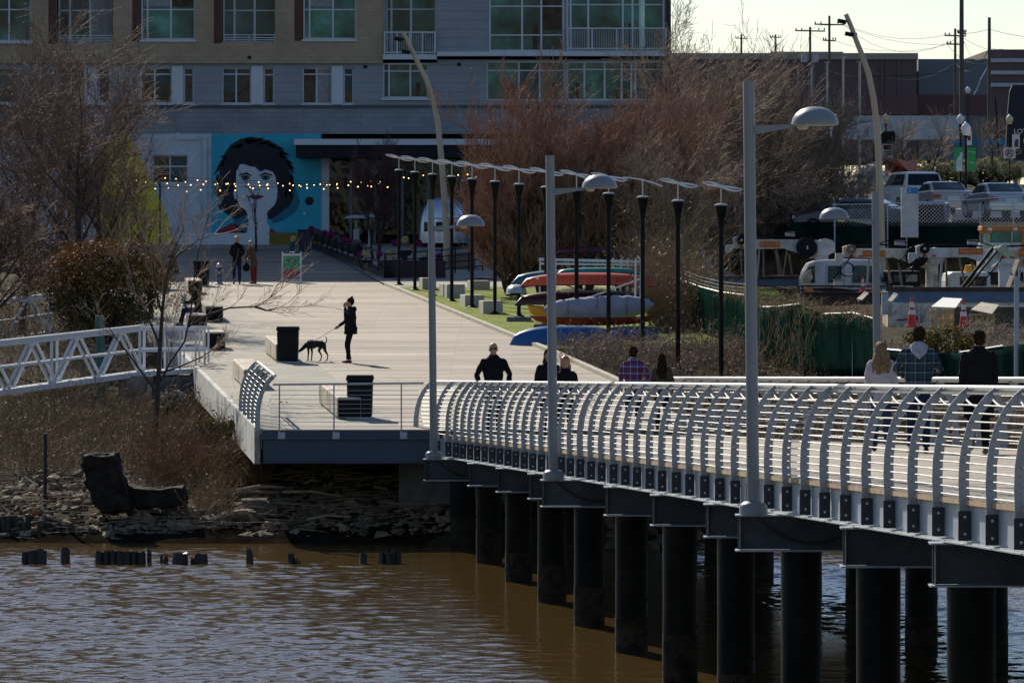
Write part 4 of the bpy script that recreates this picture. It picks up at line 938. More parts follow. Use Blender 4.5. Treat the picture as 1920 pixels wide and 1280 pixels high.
for x,s_,kk in ((.20,-1,-.06),(.24,1,.06)): g.tube([dp(x,s_*.05,.42),dp(x+kk-.03,s_*.055,.28),dp(x+kk+.045,s_*.055,.15),dp(x+kk+.02,s_*.055,.025)],[.066,.038,.019,.016],8); g.tube([dp(x+kk+.02,s_*.055,.02),dp(x+kk-.03,s_*.055,.016)],[.018,.014],6)
g.build('body', M('black_fur',(.012,.011,.012),.7,var=.3,vs=30), t, remesh=.0075, sm=2)
g = MB(); 
for x,w_ in ((-.18,.105),(-.02,.112)): g.tube([dp(x+.018,0,.44),dp(x-.018,0,.44)],[w_,w_],16)
g.tube([dp(-.18,0,.545),dp(-.02,0,.55)],.012,6); g.build('harness', M('navy_harness',(.01,.045,.09),.7), t)
ld = MB().tube([dp(.02,.02,.55),V((dw.x-.32,dw.y+.17,dw.z+.95))],.008,6).build('dog_lead', M('pale_lead',(.45,.40,.36),.7), loc=dp(.05,.02,.56)); tag(ld,'thin pale lead running from the black dog to the hand above it','dog lead')
# ---------------------------------------------------------------- gangways on the left
m_alu = M('white_aluminium', (.56,.57,.60), .42, metal=.15, var=.05, vs=2)
def gangway(label, xr, yr_top, yr_bot, xl, yl_top, yl_bot, s0, s1, bays, landing=True):
    a = P(xr,yr_bot,s0); b = P(xl,yl_bot,s1); at = P(xr,yr_top,s0); bt = P(xl,yl_top,s1)
    t = thing('gangway', label, 'gangway', a)
    for k,dy in enumerate((0,1.5)):
        o = V((0,dy,0)); g = MB(); g.bar(a+o,b+o,.10,.14); h = (at.z-a.z); g.build('lower_chord', m_alu, t)
        g = MB(); g.bar(at+o,bt+o,.10,.12); g.bar(at+o+V((0,-.07,.07)),bt+o+V((0,-.07,.07)),.05,.05); g.build('upper_chord', m_alu, t)
        MB().bar(a.lerp(at,.52)+o,b.lerp(bt,.52)+o,.05,.06).build('middle_rail', m_alu, t)
        for i in range(bays):
            u0,u1 = i/bays,(i+1)/bays; g = MB()
            p_,q_ = (a.lerp(b,u0),at.lerp(bt,u1)) if i%2==0 else (at.lerp(bt,u0),a.lerp(b,u1)); off = V((0,.035*(1 if i%2 else -1),0))
            g.bar(p_+o+off,q_+o+off,.06); g.build('diagonal', m_alu, t)
        for i in range(0,bays,4): u = i/bays; MB().bar(a.lerp(b,u)+o,at.lerp(bt,u)+o,.07).build('upright', m_alu, t)
    n = 10
    g = MB(); 
    for i in range(n+1): u=i/n; c=a.lerp(b,u); g.b(c.x-.04,c.x+.04,c.y,c.y+1.5,c.z-.06,c.z-.0)
    g.build('cross_beam', m_alu, t)
    g = MB().hexa([a+V((0,.05,-.0)),a+V((0,1.45,-.0)),b+V((0,1.45,-.0)),b+V((0,.05,-.0)),a+V((0,.05,.04)),a+V((0,1.45,.04)),b+V((0,1.45,.04)),b+V((0,.05,.04))]); g.build('walkway', m_galv, t)
    return t,a,at
t,a,at = gangway('near white truss gangway sloping down to the left edge from the promenade', 262, 617, 701, -120, 658, 752, 73, 76.5, 9)
# level landing bay at the promenade end
g = MB(); b_ = P(384,694,72.6); bt_ = P(384,616,72.6)
for dy in (0,1.5):
    o=V((0,dy,0)); g.bar(a+o,b_+o,.10,.13); g.bar(at+o,bt_+o,.07,.09); g.bar(at+o+V((0,0,-.55)),bt_+o+V((0,0,-.55)),.06,.08)
    for u in (0,.32,.62,.86,1): g.bar(a.lerp(b_,u)+o,at.lerp(bt_,u)+o,.05)
g.hexa([a+V((0,0,-.0)),a+V((0,1.5,-.0)),b_+V((0,1.5,-.0)),b_+V((0,0,-.0)),a+V((0,0,.05)),a+V((0,1.5,.05)),b_+V((0,1.5,.05)),b_+V((0,0,.05))]); g.build('landing_bay', m_alu, t)
gangway('further white truss gangway at the left edge, half hidden by the evergreen bush', 90, 556, 625, -160, 585, 668, 60, 61.5, 6)
# abutment blocks under the landing
ab = thing('landing_wall','stained grey concrete wall under the gangway landing','retaining wall',P(300,790,72.8))
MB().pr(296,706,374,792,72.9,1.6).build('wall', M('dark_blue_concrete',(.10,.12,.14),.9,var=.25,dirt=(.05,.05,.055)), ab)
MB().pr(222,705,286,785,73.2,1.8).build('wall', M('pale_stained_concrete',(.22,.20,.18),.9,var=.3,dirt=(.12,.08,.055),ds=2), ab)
MB().pr(276,720,284,752,73.3,.05).build('grille', m_galv, ab)
# green pile and rusty poles
q = P(190,770,71); tag(MB().tube([q,P(187,592,71)],.115,16).build('mooring_pile', M('green_pile_coating',(.01,.085,.075),.5,var=.3), loc=q, smooth=True),'round green pile passing behind the near gangway','pile')
m_wet = M('wet_black_timber', (.014,.012,.011), .55, var=.5, vs=6, spec=.5, bmp=.6, bs=8)
q = P(84,975,88); tag(MB().tube([q,P(85,812,88)],.042,10).build('steel_pole', m_rust if False else M('rusty_black_pole',(.03,.022,.018),.7,var=.4), loc=q),'thin dark steel pole standing in the rocks near the left edge','pole')
q = P(60,975,88.4); g = MB().hexa([P(52,968,88.6),P(83,978,88.2),P(86,971,88.0),P(72,960,88.5),P(52,966,88.6),P(82,975,88.2),P(86,969,88.0),P(73,958,88.5)]); tag(g.build('board', M('orange_painted_board',(.50,.12,.05),.6), loc=q),'broken orange board lying by the thin pole','board')
q = P(345,775,78); tag(MB().bar(P(285,787,79),P(392,793,77),.05,.07).build('pale_plank', m_wood, loc=q),'thin pale plank lying across the bank below the landing','plank')
# row of old timber piles at the waterline, and stumps in the water
rr = random.Random(3)
def stump(px0,px1,top,label,grp,cat='old pile',jag=.10,py=None):
    wy = py or 1056; s_ = (wy-YH)/ZC; x0=(px0-960)/s_; x1=(px1-960)/s_; r_=(x1-x0)/2; h=(wy-top)/s_; D=F/s_
    g = MB(); n=14; ph=rr.uniform(0,6); vs=[]
    prof=[(1.0,-1.0),(1.04,0),(1.0,h*.55),(.94,h)]
    for j,(k_,z) in enumerate(prof):
        for i in range(n):
            a=2*math.pi*i/n; q_=k_*(1+.10*math.sin(3*a+ph)+.07*math.sin(7*a+ph*2)); zz=z+(jag*h*1.6*(rr.random()-.7) if j==3 else 0)
            vs.append(((x0+x1)/2+r_*q_*math.cos(a), D+min(r_,.3)*q_*math.sin(a), zz))
    fs=[(i*n+k,i*n+(k+1)%n,(i+1)*n+(k+1)%n,(i+1)*n+k) for i in range(3) for k in range(n)]
    vs.append(((x0+x1)/2,D,h*.55)); fs+=[(3*n+k,3*n+(k+1)%n,4*n) for k in range(n)]
    g.add(vs,fs); return tag(g.build('old_pile', m_wet, loc=((x0+x1)/2,D,0)), label, cat, grp)
gw='rotten pile stumps standing in the water'
xs_=[40,50,60,70]
for i,(a_,b_,tp) in enumerate([(40,52,1034),(50,70,1031),(66,88,1029)]): stump(a_,b_,tp,'black rotten stump in the leftmost cluster in the water',gw)
stump(113,131,1027,'leaning black stump standing alone between two clusters',gw,jag=.2)
for i in range(7): stump(178+i*13,194+i*13,1031+rr.uniform(0,3),'black rotten stump in the long cluster in the water',gw)
for a_,b_,tp in ((262,272,1038),(276,284,1029),(300,306,1042),(307,315,1042)): stump(a_,b_,tp,'thin black splinter right of the long stump cluster',gw,jag=.5)
stump(325,353,1035,'broad rounded black stump, left of its smaller neighbour',gw); stump(357,366,1046,'tiny black stump between two rounded ones',gw); stump(365,390,1037,'rounded black stump right of the broad one',gw)
stump(462,475,1029,'tall split black stump in the open water',gw,jag=.6); stump(539,551,1038,'split black stump with a tiny one to its right',gw,jag=.5); stump(550,557,1044,'small stump touching the split one',gw,jag=.4); stump(559,563,1049,'tiniest black stump in the water',gw)
stump(674,688,1036,'smooth single black stump left of the last cluster',gw,jag=.03); 
for a_,b_,tp in ((711,722,1034),(720,738,1036),(734,743,1031),(742,752,1031)): stump(a_,b_,tp,'black stump in the rightmost cluster in the water',gw,jag=.12)
ge='blackened timber bulkhead along the waterline'
for i in range(24):
    x=i*7.3-6; 
    if 8<i<11: continue
    stump(x-5,x+5,965+rr.uniform(0,18)+max(0,i-16)*3,'black timber of the old bulkhead at the left waterline',ge,'bulkhead timber',.12,1011+rr.uniform(-1.5,1))
for i in range(9): x=180+i*24+rr.uniform(-6,6); stump(x-10,x+10,990+rr.uniform(-3,8),'low black bulkhead stub below the rocks',ge,'bulkhead timber',.2,1013)
# big stump / block of cut earth on the bank
def rough(name, prof_pts, sc, depth, mat, label, cat, amp=.07, loc=None):
    g = MB(); pts=[P(x,y,sc) for x,y in prof_pts]; n=len(pts); L=6; vs=[]
    for j in range(L+1):
        for p_ in pts:
            q_=p_+V((0,depth*j/L,0)); nz=mn.noise_vector(q_*2.2)*amp; kk=1-.25*(abs(j/L-.4)); c_=sum(pts,V())/n; vs.append(c_+(p_-c_)*kk+V((0,depth*j/L,0))+nz)
    fs=[(j*n+k,j*n+(k+1)%n,(j+1)*n+(k+1)%n,(j+1)*n+k) for j in range(L) for k in range(n)]+[tuple(range(n-1,-1,-1)),tuple(L*n+k for k in range(n))]
    g.add(vs,fs); o = g.build(name, mat, loc=loc or P(*prof_pts[0],sc)); bm = bmesh.new(); bm.from_mesh(o.data); bmesh.ops.triangulate(bm, faces=bm.faces); bmesh.ops.subdivide_edges(bm, edges=bm.edges, cuts=3, use_grid_fill=True)
    for v_ in bm.verts: v_.co += mn.noise_vector(v_.co*3.5+V((sc,0,0)))*amp*.9+mn.noise_vector(v_.co*11)*amp*.4
    bm.to_mesh(o.data); bm.free(); return tag(o, label, cat)
m_bark = M('charred_bark', (.022,.017,.013), .9, var=.6, vs=5, bmp=1.0, bs=9, spec=.2)
rough('tree_stump',[(152,854),(186,853),(216,846),(221,862),(226,885),(234,905),(240,930),(246,960),(190,968),(172,948),(164,925),(152,910),(150,900),(156,888),(151,872)],89.2,.9,m_bark,'tall black broken tree stump on the rocky bank','tree stump')
rough('fallen_log',[(226,905),(250,912),(300,918),(345,912),(352,930),(352,945),(300,950),(240,955)],88.8,.7,m_bark,'dark fallen log lying right of the tall stump','log',.05)
m_drift = M('bleached_driftwood',(.30,.23,.16),.85,var=.3,vs=5)
for (x0,y0,x1,y1,s_,r_,lb) in ((400,932,520,923,87,.06,'long bleached driftwood branch, the lower of the sunlit pair'),(442,920,532,913,87.5,.045,'bleached driftwood branch, the upper of the sunlit pair'),(530,922,640,930,88,.03,'thin grey branch lying in the shade below the promenade'),(572,906,598,902,86,.03,'short stick in the shade under the promenade beam'),(700,912,745,928,86,.035,'slanting stick in the shade right of centre'),(575,973,660,969,89,.03,'grey branch low on the shaded rocks'),(165,985,195,955,88.5,.05,'pale plank leaning on the rocks left of the stump'),(245,948,272,978,88.7,.02,'thin white curved twig on the rocks')):
    a_=P(x0,y0,s_); b_=P(x1,y1,s_); m_=a_.lerp(b_,.5)+V((0,-.05,.06)); tag(MB().tube([a_,m_,b_],[r_,r_*.9,r_*.5],7).build('driftwood', m_drift if y0>900 else m_wood, loc=a_, smooth=True), lb,'driftwood')
rough('plastic_bag',[(471,912),(474,900),(482,897),(492,899),(501,905),(503,911),(490,913)],85.5,.35,M('white_plastic_film',(.62,.62,.60),.4,var=.3,vs=9),'crumpled white plastic bag on the rocks under the promenade corner','plastic bag',.04)
rough('concrete_block',[(451,935),(500,937),(525,945),(524,968),(490,982),(454,976)],88.6,.7,M('rough_block',(.13,.105,.08),.95,var=.4,vs=4,bmp=1,bs=12),'large square brown boulder half in the promenade shadow','boulder',.04)
# ---------------------------------------------------------------- riprap: large stones as things, the rest as one mass
rocks=[]; m_rocks=[M('riprap_tan',(.21,.15,.09),.9,var=.5,vs=2.5,bmp=.8,bs=9),M('riprap_grey',(.13,.10,.07),.9,var=.5,vs=2.5,bmp=.8,bs=9),M('riprap_brown',(.10,.07,.045),.9,var=.5,vs=2.5,bmp=.8,bs=9)]
for k in range(9):
    bm=bmesh.new(); bmesh.ops.create_icosphere(bm,subdivisions=2,radius=1); r_=random.Random(k)
    sc_=(1.1,r_.uniform(.6,.9),r_.uniform(.48,.8))
    pls=[(V((r_.gauss(0,1),r_.gauss(0,1),r_.gauss(0,1))).normalized(),r_.uniform(.34,.72)) for _ in range(15)]
    for v_ in bm.verts:
        for n_,d_ in pls:
            e_=v_.co.dot(n_)-d_
            if e_>0: v_.co-=n_*e_
        v_.co=V((v_.co.x*sc_[0],v_.co.y*sc_[1],v_.co.z*sc_[2]))*(1+.03*mn.noise(v_.co*4))
    me=bpy.data.meshes.new('rock'); bm.to_mesh(me); bm.free(); me.materials.append(m_rocks[k%3]); rocks.append(me)
def rock_zone(n, x0,x1,y0,y1, smin, smax, label, group, seed):
    r_=random.Random(seed); 
    for i in range(n):
        x=r_.uniform(x0,x1); D=r_.uniform(y0,y1); s_=r_.uniform(smin,smax)*(1 if r_.random()<.8 else 1.5); o=bpy.data.objects.new('rock', rocks[r_.randrange(9)]); COL.objects.link(o)
        o.location=(x,D,hz(x,D)+s_*.12); o.scale=(s_,s_,s_); o.rotation_euler=(r_.uniform(-.5,.5),r_.uniform(-.5,.5),r_.uniform(0,6.3)); tag(o,label,'rock',group)
rock_zone(150,-11.6,-8.4,101.1,106.8,.10,.24,'flat angular tan stone on the sunlit bank left of the tall stump','riprap stones on the left bank',1)
rock_zone(75,-8.4,-4.0,100.9,103.6,.12,.30,'brown riprap stone between the fallen log and the water','riprap stones below the log',2)
rock_zone(75,-4.6,-.9,100.7,105.0,.12,.28,'riprap stone in the deep shade under the promenade','riprap stones under the promenade',4)
def mass(name,n,fx,label,mats_,seed):
    r_=random.Random(seed); g=MB(); src=[([tuple(v_.co) for v_ in me.vertices],[tuple(p_.vertices) for p_ in me.polygons]) for me in rocks]
    vs=[];fs=[]
    for i in range(n):
        x,D,s_=fx(r_); sv,sf=src[r_.randrange(9)]; M_=Matrix.Rotation(r_.uniform(0,6.3),3,'Z')@Matrix.Rotation(r_.uniform(-.6,.6),3,'X'); z=hz(x,D)+s_*.1; b=len(vs)
        vs+=[tuple(M_@(V(q)*s_)+V((x,D,z))) for q in sv]; fs+=[tuple(k+b for k in f_) for f_ in sf]
    g.v=vs; g.f=fs; return tag(g.build(name,mats_,norm=False),label,'rocks',kind='stuff')
mass('riprap',2600,lambda r_:(r_.uniform(-13,-.5),100.7+r_.random()**1.2*6.5,r_.uniform(.04,.13)),'small stones filling the bank between the larger riprap',m_rocks[0],8)
R_=random.Random(21); sg=[]
for i in range(650):
    x=R_.uniform(-12,-1.5); D=R_.uniform(101,107); z=hz(x,D)+R_.uniform(.05,.22); a=R_.uniform(-.5,.5); l=R_.uniform(.15,.9)*(1 if R_.random()<.9 else 2); sg.append((x,D,z,x+l*math.cos(a),D+l*.5*math.sin(a*3),z+R_.uniform(-.06,.10),R_.uniform(.004,.014),.003))
tag(obj('driftwood_litter',segs_mesh('driftwood_litter',sg,4),m_drift),'scattered sticks and driftwood litter among the bank stones','driftwood',kind='stuff')
mass('riprap',900,lambda r_:(r_.uniform(2,12),r_.uniform(98,106),r_.uniform(.1,.3)),'grey stones on the bank behind the footbridge',m_rocks[1],9)
mass('riprap',420,lambda r_:(xR(r_.choice([D_ for D_ in (112,118,124,130)]))+r_.uniform(.3,7.5),r_.uniform(113,133),r_.uniform(.06,.16)),'grey rubble at the edge of the boardwalk below the canoe rack',m_rocks[1],10)
# ---------------------------------------------------------------- bare trees, shrubs, brush
def mtwig(name, col, v=.45):
    m, nt, p = NT(name); n = noise(nt, coords(nt), 2.2, 4, .8)
    nt.links.new(ramp(nt, n, [(.35,tuple(x*(1-v) for x in col)),(.65,tuple(x*(1+v) for x in col))]), p.inputs['Base Color']); setp(p, rough=.75, spec=.12); return m
m_trunk = mtwig('dark_bark', (.055,.042,.036)); m_tw_l = mtwig('brown_twigs', (.19,.125,.095)); m_tw_c = mtwig('red_brown_shoots', (.30,.175,.125)); m_tw_g = mtwig('grey_brown_twigs', (.31,.23,.17)); m_tw_p = mtwig('purple_twigs', (.10,.05,.055))
def rvec(r): return V((r.gauss(0,1),r.gauss(0,1),r.gauss(0,1))).normalized()
def grow(p, d, L, r, lv, mx, R_, out, st):
    nseg = st['seg'][min(lv,len(st['seg'])-1)]; q = V(p); d = V(d); pts=[]
    for i in range(nseg):
        d = (d + rvec(R_)*st['wob'] + V((0,0,1))*st['up'][min(lv,len(st['up'])-1)]).normalized(); q2 = q + d*(L/nseg)
        r0 = r*(1-.75*i/nseg); r1 = r*(1-.75*(i+1)/nseg)
        (out['trunk'] if lv <= st['tl'] else out['twig']).append((*q,*q2,max(r0,st['rmin']),max(r1,st['rmin']*.7))); q = q2; pts.append((V(q),V(d),r1))
    if lv >= mx:
        if R_.random() < st.get('leaf',0): out['leaf'].append((*q, R_.uniform(.5,1)*st['ls']))
        return
    nc = st['kids'][min(lv,len(st['kids'])-1)]
    for k in range(nc):
        u = st['u0'][min(lv,len(st['u0'])-1)]; t_ = u+(1-u)*(k+R_.random())/nc; i = min(nseg-1,int(t_*nseg)); b,dd,rr_ = pts[i]; 
        f_ = t_*nseg-i; prev = pts[i-1][0] if i else V(p); b = prev.lerp(b, max(0,min(1,f_)))
        a = st['ang'][min(lv,len(st['ang'])-1)]*R_.uniform(.6,1.3); ax = dd.cross(rvec(R_)); ax.normalize()
        nd = Matrix.Rotation(a,3,ax) @ dd
        grow(b, nd, L*st['len'][min(lv,len(st['len'])-1)]*R_.uniform(.65,1.2), max(rr_*.7,r*.28), lv+1, mx, R_, out, st)
ST = dict(seg=[5,4,3,3,2],wob=.16,up=[.12,.08,.06,.05,.04],tl=1,rmin=.006,kids=[9,7,5,4],u0=[.25,.2,.2,.15],ang=[.75,.7,.65,.6],len=[.55,.55,.5,.5],leaf=.3,ls=.035)
def tree(label, px_, s_, H, seed, st, mtw, mx=4, group=None, r0=.10, stems=1, zb=None, lean_=0, cat='tree', name='bare_tree'):
    D = F/s_; x = (px_-960)/s_; z = hz(x,D)-.05 if zb is None else zb; R_ = random.Random(seed); out = dict(trunk=[],twig=[],leaf=[])
    t = thing(name, label, cat, (x,D,z), group)
    for k in range(stems):
        a = 2*math.pi*k/stems+R_.random(); sp = .0 if stems==1 else R_.uniform(.12,.42)
        grow((x+.12*math.cos(a)*(stems>1),D+.12*math.sin(a)*(stems>1),z), V((math.cos(a)*sp+lean_,math.sin(a)*sp,1)).normalized(), H*.62*(1 if stems==1 else R_.uniform(.75,1.1)), r0, 0, mx, R_, out, st)
    off = V((x,D,z))
    obj('trunk', segs_mesh('trunk', out['trunk'], 7, off), m_trunk, t)
    obj('crown', segs_mesh('crown', out['twig'], 3, off, out['leaf']), mtw, t)
    return t
def style(**k): d = dict(ST); d.update(k); return d
SL = style(leaf=.6, ls=.045, rmin=.0075, kids=[11,9,7,5])
tree('bare brown tree at the far left edge behind the further gangway', 40, 60, 8.3, 1, SL, m_tw_l, group='bare trees on the left bank', r0=.13)
tree('bare brown tree second from the left, trunk left of the evergreen bush', 135, 62, 8.6, 2, SL, m_tw_l, group='bare trees on the left bank', r0=.14)
tree('bare brown tree whose crown hides the left brick windows', 215, 61, 8.6, 3, SL, m_tw_l, group='bare trees on the left bank', r0=.12)
tree('dark stemmed bare tree in front of the yellow mural', 285, 60, 7.2, 14, style(leaf=.2,ls=.04,ang=[.6,.6,.6,.6],kids=[8,6,5,3]), m_tw_l, group='bare trees on the left bank', r0=.09)
tree('bare tree rising behind the left ones, nearest the brick wall windows', 90, 57, 9.6, 8, SL, m_tw_l, group='bare trees on the left bank', r0=.13)
tree('low bare tree at the left frame edge between the gangways', -25, 66, 6.0, 6, SL, m_tw_l, group='bare trees on the left bank', r0=.11)
SC = style(up=[.06,.12,.2,.24,.2], ang=[.65,.7,.65,.5], kids=[9,9,7,5], leaf=.75, ls=.038, wob=.12, rmin=.0075, u0=[.12,.15,.15,.15])
cdat=[(962,54,4.8,11,'small red brown bare tree left of the crown row, beside the domed trailer'),(1020,54,6.9,12,'red brown bare tree behind the left end of the canoe rack'),(1095,54,7.2,13,'red brown bare tree in the middle above the canoe rack'),(1170,53,7.3,14,'red brown bare tree above the right half of the canoe rack'),(1235,52,7.2,15,'red brown bare tree in front of the right corner of the building')]
for x,s_,H,sd,lb in cdat: tree(lb,x,s_,H,sd,SC,m_tw_c,group='red brown trees behind the canoes',r0=.085,stems=6)
SR = style(up=[.12,.1,.08,.06], kids=[9,8,6,4], leaf=.35, ls=.04, rmin=.0085)
rdat=[(1345,48,8.6,61,'grey brown bare tree just right of the tallest one',3,.09),(1475,47,7.6,62,'grey brown bare tree between the nearest post and its dome',3,.08),(1535,46.5,7.4,63,'grey brown bare tree under the right side of the nearest dome',3,.08),(1312,49,11.2,21,'tallest bare tree, its thin top rising against the sky beside the building',1,.12),(1300,51,7.0,26,'grey brown tangled tree below the tallest one',4,.09),(1375,47.6,9.0,22,'grey brown bare tree left of the nearest lamp post',3,.09),(1440,47.5,9.0,23,'grey brown bare tree behind the nearest lamp post',3,.09),(1505,47,8.4,24,'grey brown bare tree behind the dome of the nearest lamp',3,.09),(1560,45,6.8,25,'sparse bare tree right of the tangle, by the thin grey poles',2,.07),(1400,47.7,4.4,27,'low grey brown tree above the first crane truck',4,.07),(1255,55,5.0,28,'low tangled tree at the right end of the canoe rack',4,.07)]
for x,s_,H,sd,lb,sm_,r_ in rdat: tree(lb,x,s_,H,sd,SR,m_tw_g,group='grey brown trees by the yard',r0=r_,stems=sm_,zb=(4.4 if s_<56 else None))
SP = style(up=[.3,.25,.2,.2], ang=[.35,.4,.4,.4], leaf=.0, kids=[8,7,6,4], rmin=.007)
tree('purplish upright bare tree in the patio before the shop front', 705, 44, 5.2, 31, SP, m_tw_p, r0=.06, stems=3, zb=5.1)
tree('thin young tree standing in front of the painted face', 480, 42, 4.6, 32, style(kids=[7,4,3],rmin=.012,seg=[5,3,2],ang=[.8,.6,.5],len=[.35,.5,.5],leaf=0,wob=.05), m_trunk, mx=2, r0=.065, zb=5.4, name='young_tree')
for i,(x,s_,H,lb) in enumerate([(1698,31,4.6,'small bare street tree behind the orange netting'),(1742,32,4.2,'small bare street tree left of the green banners'),(1860,31,4.6,'small bare street tree between the banners and the turn sign'),(1770,26,6.0,'hazy bare tree below the utility wires'),(1835,24,5.6,'bare tree in front of the dark banded building'),(1905,27,5.0,'bare tree behind the navy sign at the right edge'),(1640,27,5.0,'bare tree behind the traffic signal'),(1680,25,5.4,'bare tree against the white low wall')]):
    tree(lb,x,s_,H,41+i,style(rmin=.011,kids=[8,7,5,3],leaf=.1,ls=.05),m_tw_g,mx=3,group='street trees on the rise',r0=.08,zb=None)
# sapling in front of the gangway
sp = P(290,848,81); D0=sp.y; t = thing('sapling','slender leafless sapling in front of the gangway landing with one long branch to the right','tree',sp); R_=random.Random(5); out=dict(trunk=[],twig=[],leaf=[])
def pth(pts, r0, r1):
    pts=[P(x,y,81)+V((0,dy,0)) for x,y,dy in pts]; n=len(pts)-1
    for i,(a_,b_) in enumerate(zip(pts,pts[1:])): out['trunk'].append((*a_,*b_,r0+(r1-r0)*i/n,r0+(r1-r0)*(i+1)/n))
    return pts
SS = style(rmin=.0045,kids=[5,3,2],seg=[4,3,2],leaf=0,wob=.16,up=[.08,.06,.05],ang=[.6,.6,.6],len=[.55,.5,.5],tl=-1)
trunk=pth([(290,848,0),(294,760,.0),(297,700,.05),(300,640,.1),(304,580,.1),(312,520,.0),(326,470,-.1),(345,430,-.1)],.072,.014)
for br in ([(298,720,0),(318,680,.1),(345,640,.2),(356,590,.2),(362,530,.1),(372,470,.1),(392,400,.1)],[(352,612,.2),(390,590,.1),(430,577,0),(478,575,0),(505,560,0),(520,535,0)],[(478,575,0),(500,582,0),(525,576,0)],[(300,650,.1),(280,600,0),(262,560,-.1),(248,520,0),(240,480,0)],[(304,590,.1),(290,545,.2),(286,500,.3),(270,450,.2)],[(296,740,0),(262,690,-.2),(225,640,-.3),(196,600,-.2)],[(296,700,0),(330,690,.3),(372,672,.3),(400,655,.2)],[(312,520,0),(330,480,.2),(370,450,.3),(400,440,.3)]):
    q = pth(br,.030,.008)
    for i in range(1,len(q)):
        for k in range(2): grow(q[i], ((q[i]-q[i-1]).normalized()+rvec(R_)*.5).normalized(), R_.uniform(.5,1.1), .011, 0, 2, R_, out, SS)
for i in range(4,len(trunk)):
    for k in range(3): grow(trunk[i], (V((0,0,1))+rvec(R_)*.7).normalized(), R_.uniform(.6,1.2), .012, 0, 2, R_, out, SS)
obj('trunk', segs_mesh('trunk', out['trunk'],7,sp), m_trunk, t); obj('crown', segs_mesh('crown', out['twig'],3,sp), m_tw_g, t)
# leafy shrubs made of many small sprays
def shrub(label, c, rad, n, ls, mat, seed, cat='shrub', name='shrub', stems=True, clump=60, flat=.0, up=.6):
    R_=random.Random(seed); t=thing(name,label,cat,(c.x,c.y,c.z-rad[2])); lv=[]; sg=[]
    cl=[]
    for i in range(clump):
        v_=rvec(R_); v_.z=v_.z*.9+.05; k=R_.uniform(.45,1.0); cl.append((V((c.x+v_.x*rad[0]*k,c.y+v_.y*rad[1]*k,c.z+v_.z*rad[2]*k)),R_.uniform(.16,.34)*min(rad)))
        sg.append((c.x+R_.uniform(-.2,.2),c.y,c.z-rad[2],*cl[-1][0],.03,.006))
    for i in range(n):
        b,r_=cl[R_.randrange(clump)]; v_=rvec(R_)*r_*R_.random()**.4; v_.z+=r_*up*R_.random(); lv.append((b.x+v_.x,b.y+v_.y,b.z+v_.z,ls*R_.uniform(.5,1.3)))
    off=V((c.x,c.y,c.z-rad[2])); obj('branches',segs_mesh('branches',sg,4,off),m_trunk,t)
    me=segs_mesh('foliage',[(*c,*(c+V((0,0,.02))),.002,.002)],3,off,lv); obj('foliage',me,mat,t); return t
def mleaf(name, stops, sc=1.1):
    m, nt, p = NT(name); v=coords(nt); nt.links.new(mix(nt, ramp(nt,noise(nt,v,sc,4,.7),stops), ramp(nt,noise(nt,v,9,3),[(.3,(.6,.6,.6)),(.7,(1.35,1.35,1.35))]),1,'MULTIPLY'),p.inputs['Base Color']); setp(p,rough=.7,spec=.25)
    return m
m_jun = mleaf('juniper_sprays',[(.35,(.035,.042,.016)),(.5,(.09,.075,.028)),(.62,(.20,.115,.04)),(.75,(.25,.14,.05))])
m_jun2 = mleaf('rusty_juniper_sprays',[(.35,(.16,.085,.025)),(.65,(.42,.20,.06))],1.6)
c0=P(195,555,66); eb = shrub('large rounded evergreen bush turning rusty orange, behind the near gangway', c0, (1.85,1.5,1.35), 26000, .042, m_jun, 3, name='evergreen_bush', clump=150)
R_=random.Random(77); lv=[]
for i in range(9500):
    a=R_.uniform(0,6.28); u=R_.random(); rr_=R_.uniform(.8,1.1)*(1+.18*mn.noise(V((math.cos(a)*2,math.sin(a)*2,u*3)))); zz=.15+u*.95; k=math.sqrt(max(0,1.15-zz*zz))
    if zz<.55 and R_.random()<.5: continue
    lv.append((c0.x+1.85*rr_*math.cos(a)*k*.98,c0.y+1.5*rr_*math.sin(a)*k,c0.z+1.35*zz*rr_,.045*R_.uniform(.5,1.3)))
obj('rusty_foliage',segs_mesh('rusty_foliage',[(*c0,*(c0+V((0,0,.02))),.002,.002)],3,WLOC[eb.name],lv),m_jun2,eb)
m_yg = mleaf('yellow_green_leaves',[(.35,(.05,.05,.01)),(.5,(.17,.14,.02)),(.65,(.26,.20,.03)),(.75,(.24,.07,.02))],2.5)
shrub('yellow green leafy bush between the plaid walker and the black overcoat', P(1765,665,82), (.85,.5,.72), 5200, .035, m_yg, 4, name='leafy_bush', clump=70)
m_hg = mleaf('tan_hedge',[(.35,(.26,.24,.12)),(.5,(.46,.42,.24)),(.7,(.60,.55,.34))],1.5)
c1=P(1850,325,31); shrub('long clipped hedge of pale tan leaves along the far kerb', P(1835,322,31), (4.2,1.2,.85), 17000, .09, m_hg, 5, 'hedge','hedge', clump=260,up=.2)
shrub('small green shrub behind the chain link fence', P(1595,408,47), (.9,.6,.45), 3000,.05, mleaf('bright_shrub',[(.35,(.05,.07,.02)),(.7,(.22,.24,.08))]),6)
shrub('dark green shrub left of the boardwalk in the shade', P(290,505,52), (.8,.8,.7), 4500,.05, m_jun,7)
shrub('grey white dry shrub below the gangway landing', P(322,752,78), (.42,.3,.30), 1500,.03, mleaf('silver_dry',[(.35,(.20,.17,.13)),(.7,(.42,.38,.32))]),8)
shrub('tuft of green and yellow leaves beside the left concrete edge', P(408,812,84), (.5,.4,.35), 1700,.035, m_yg,9)
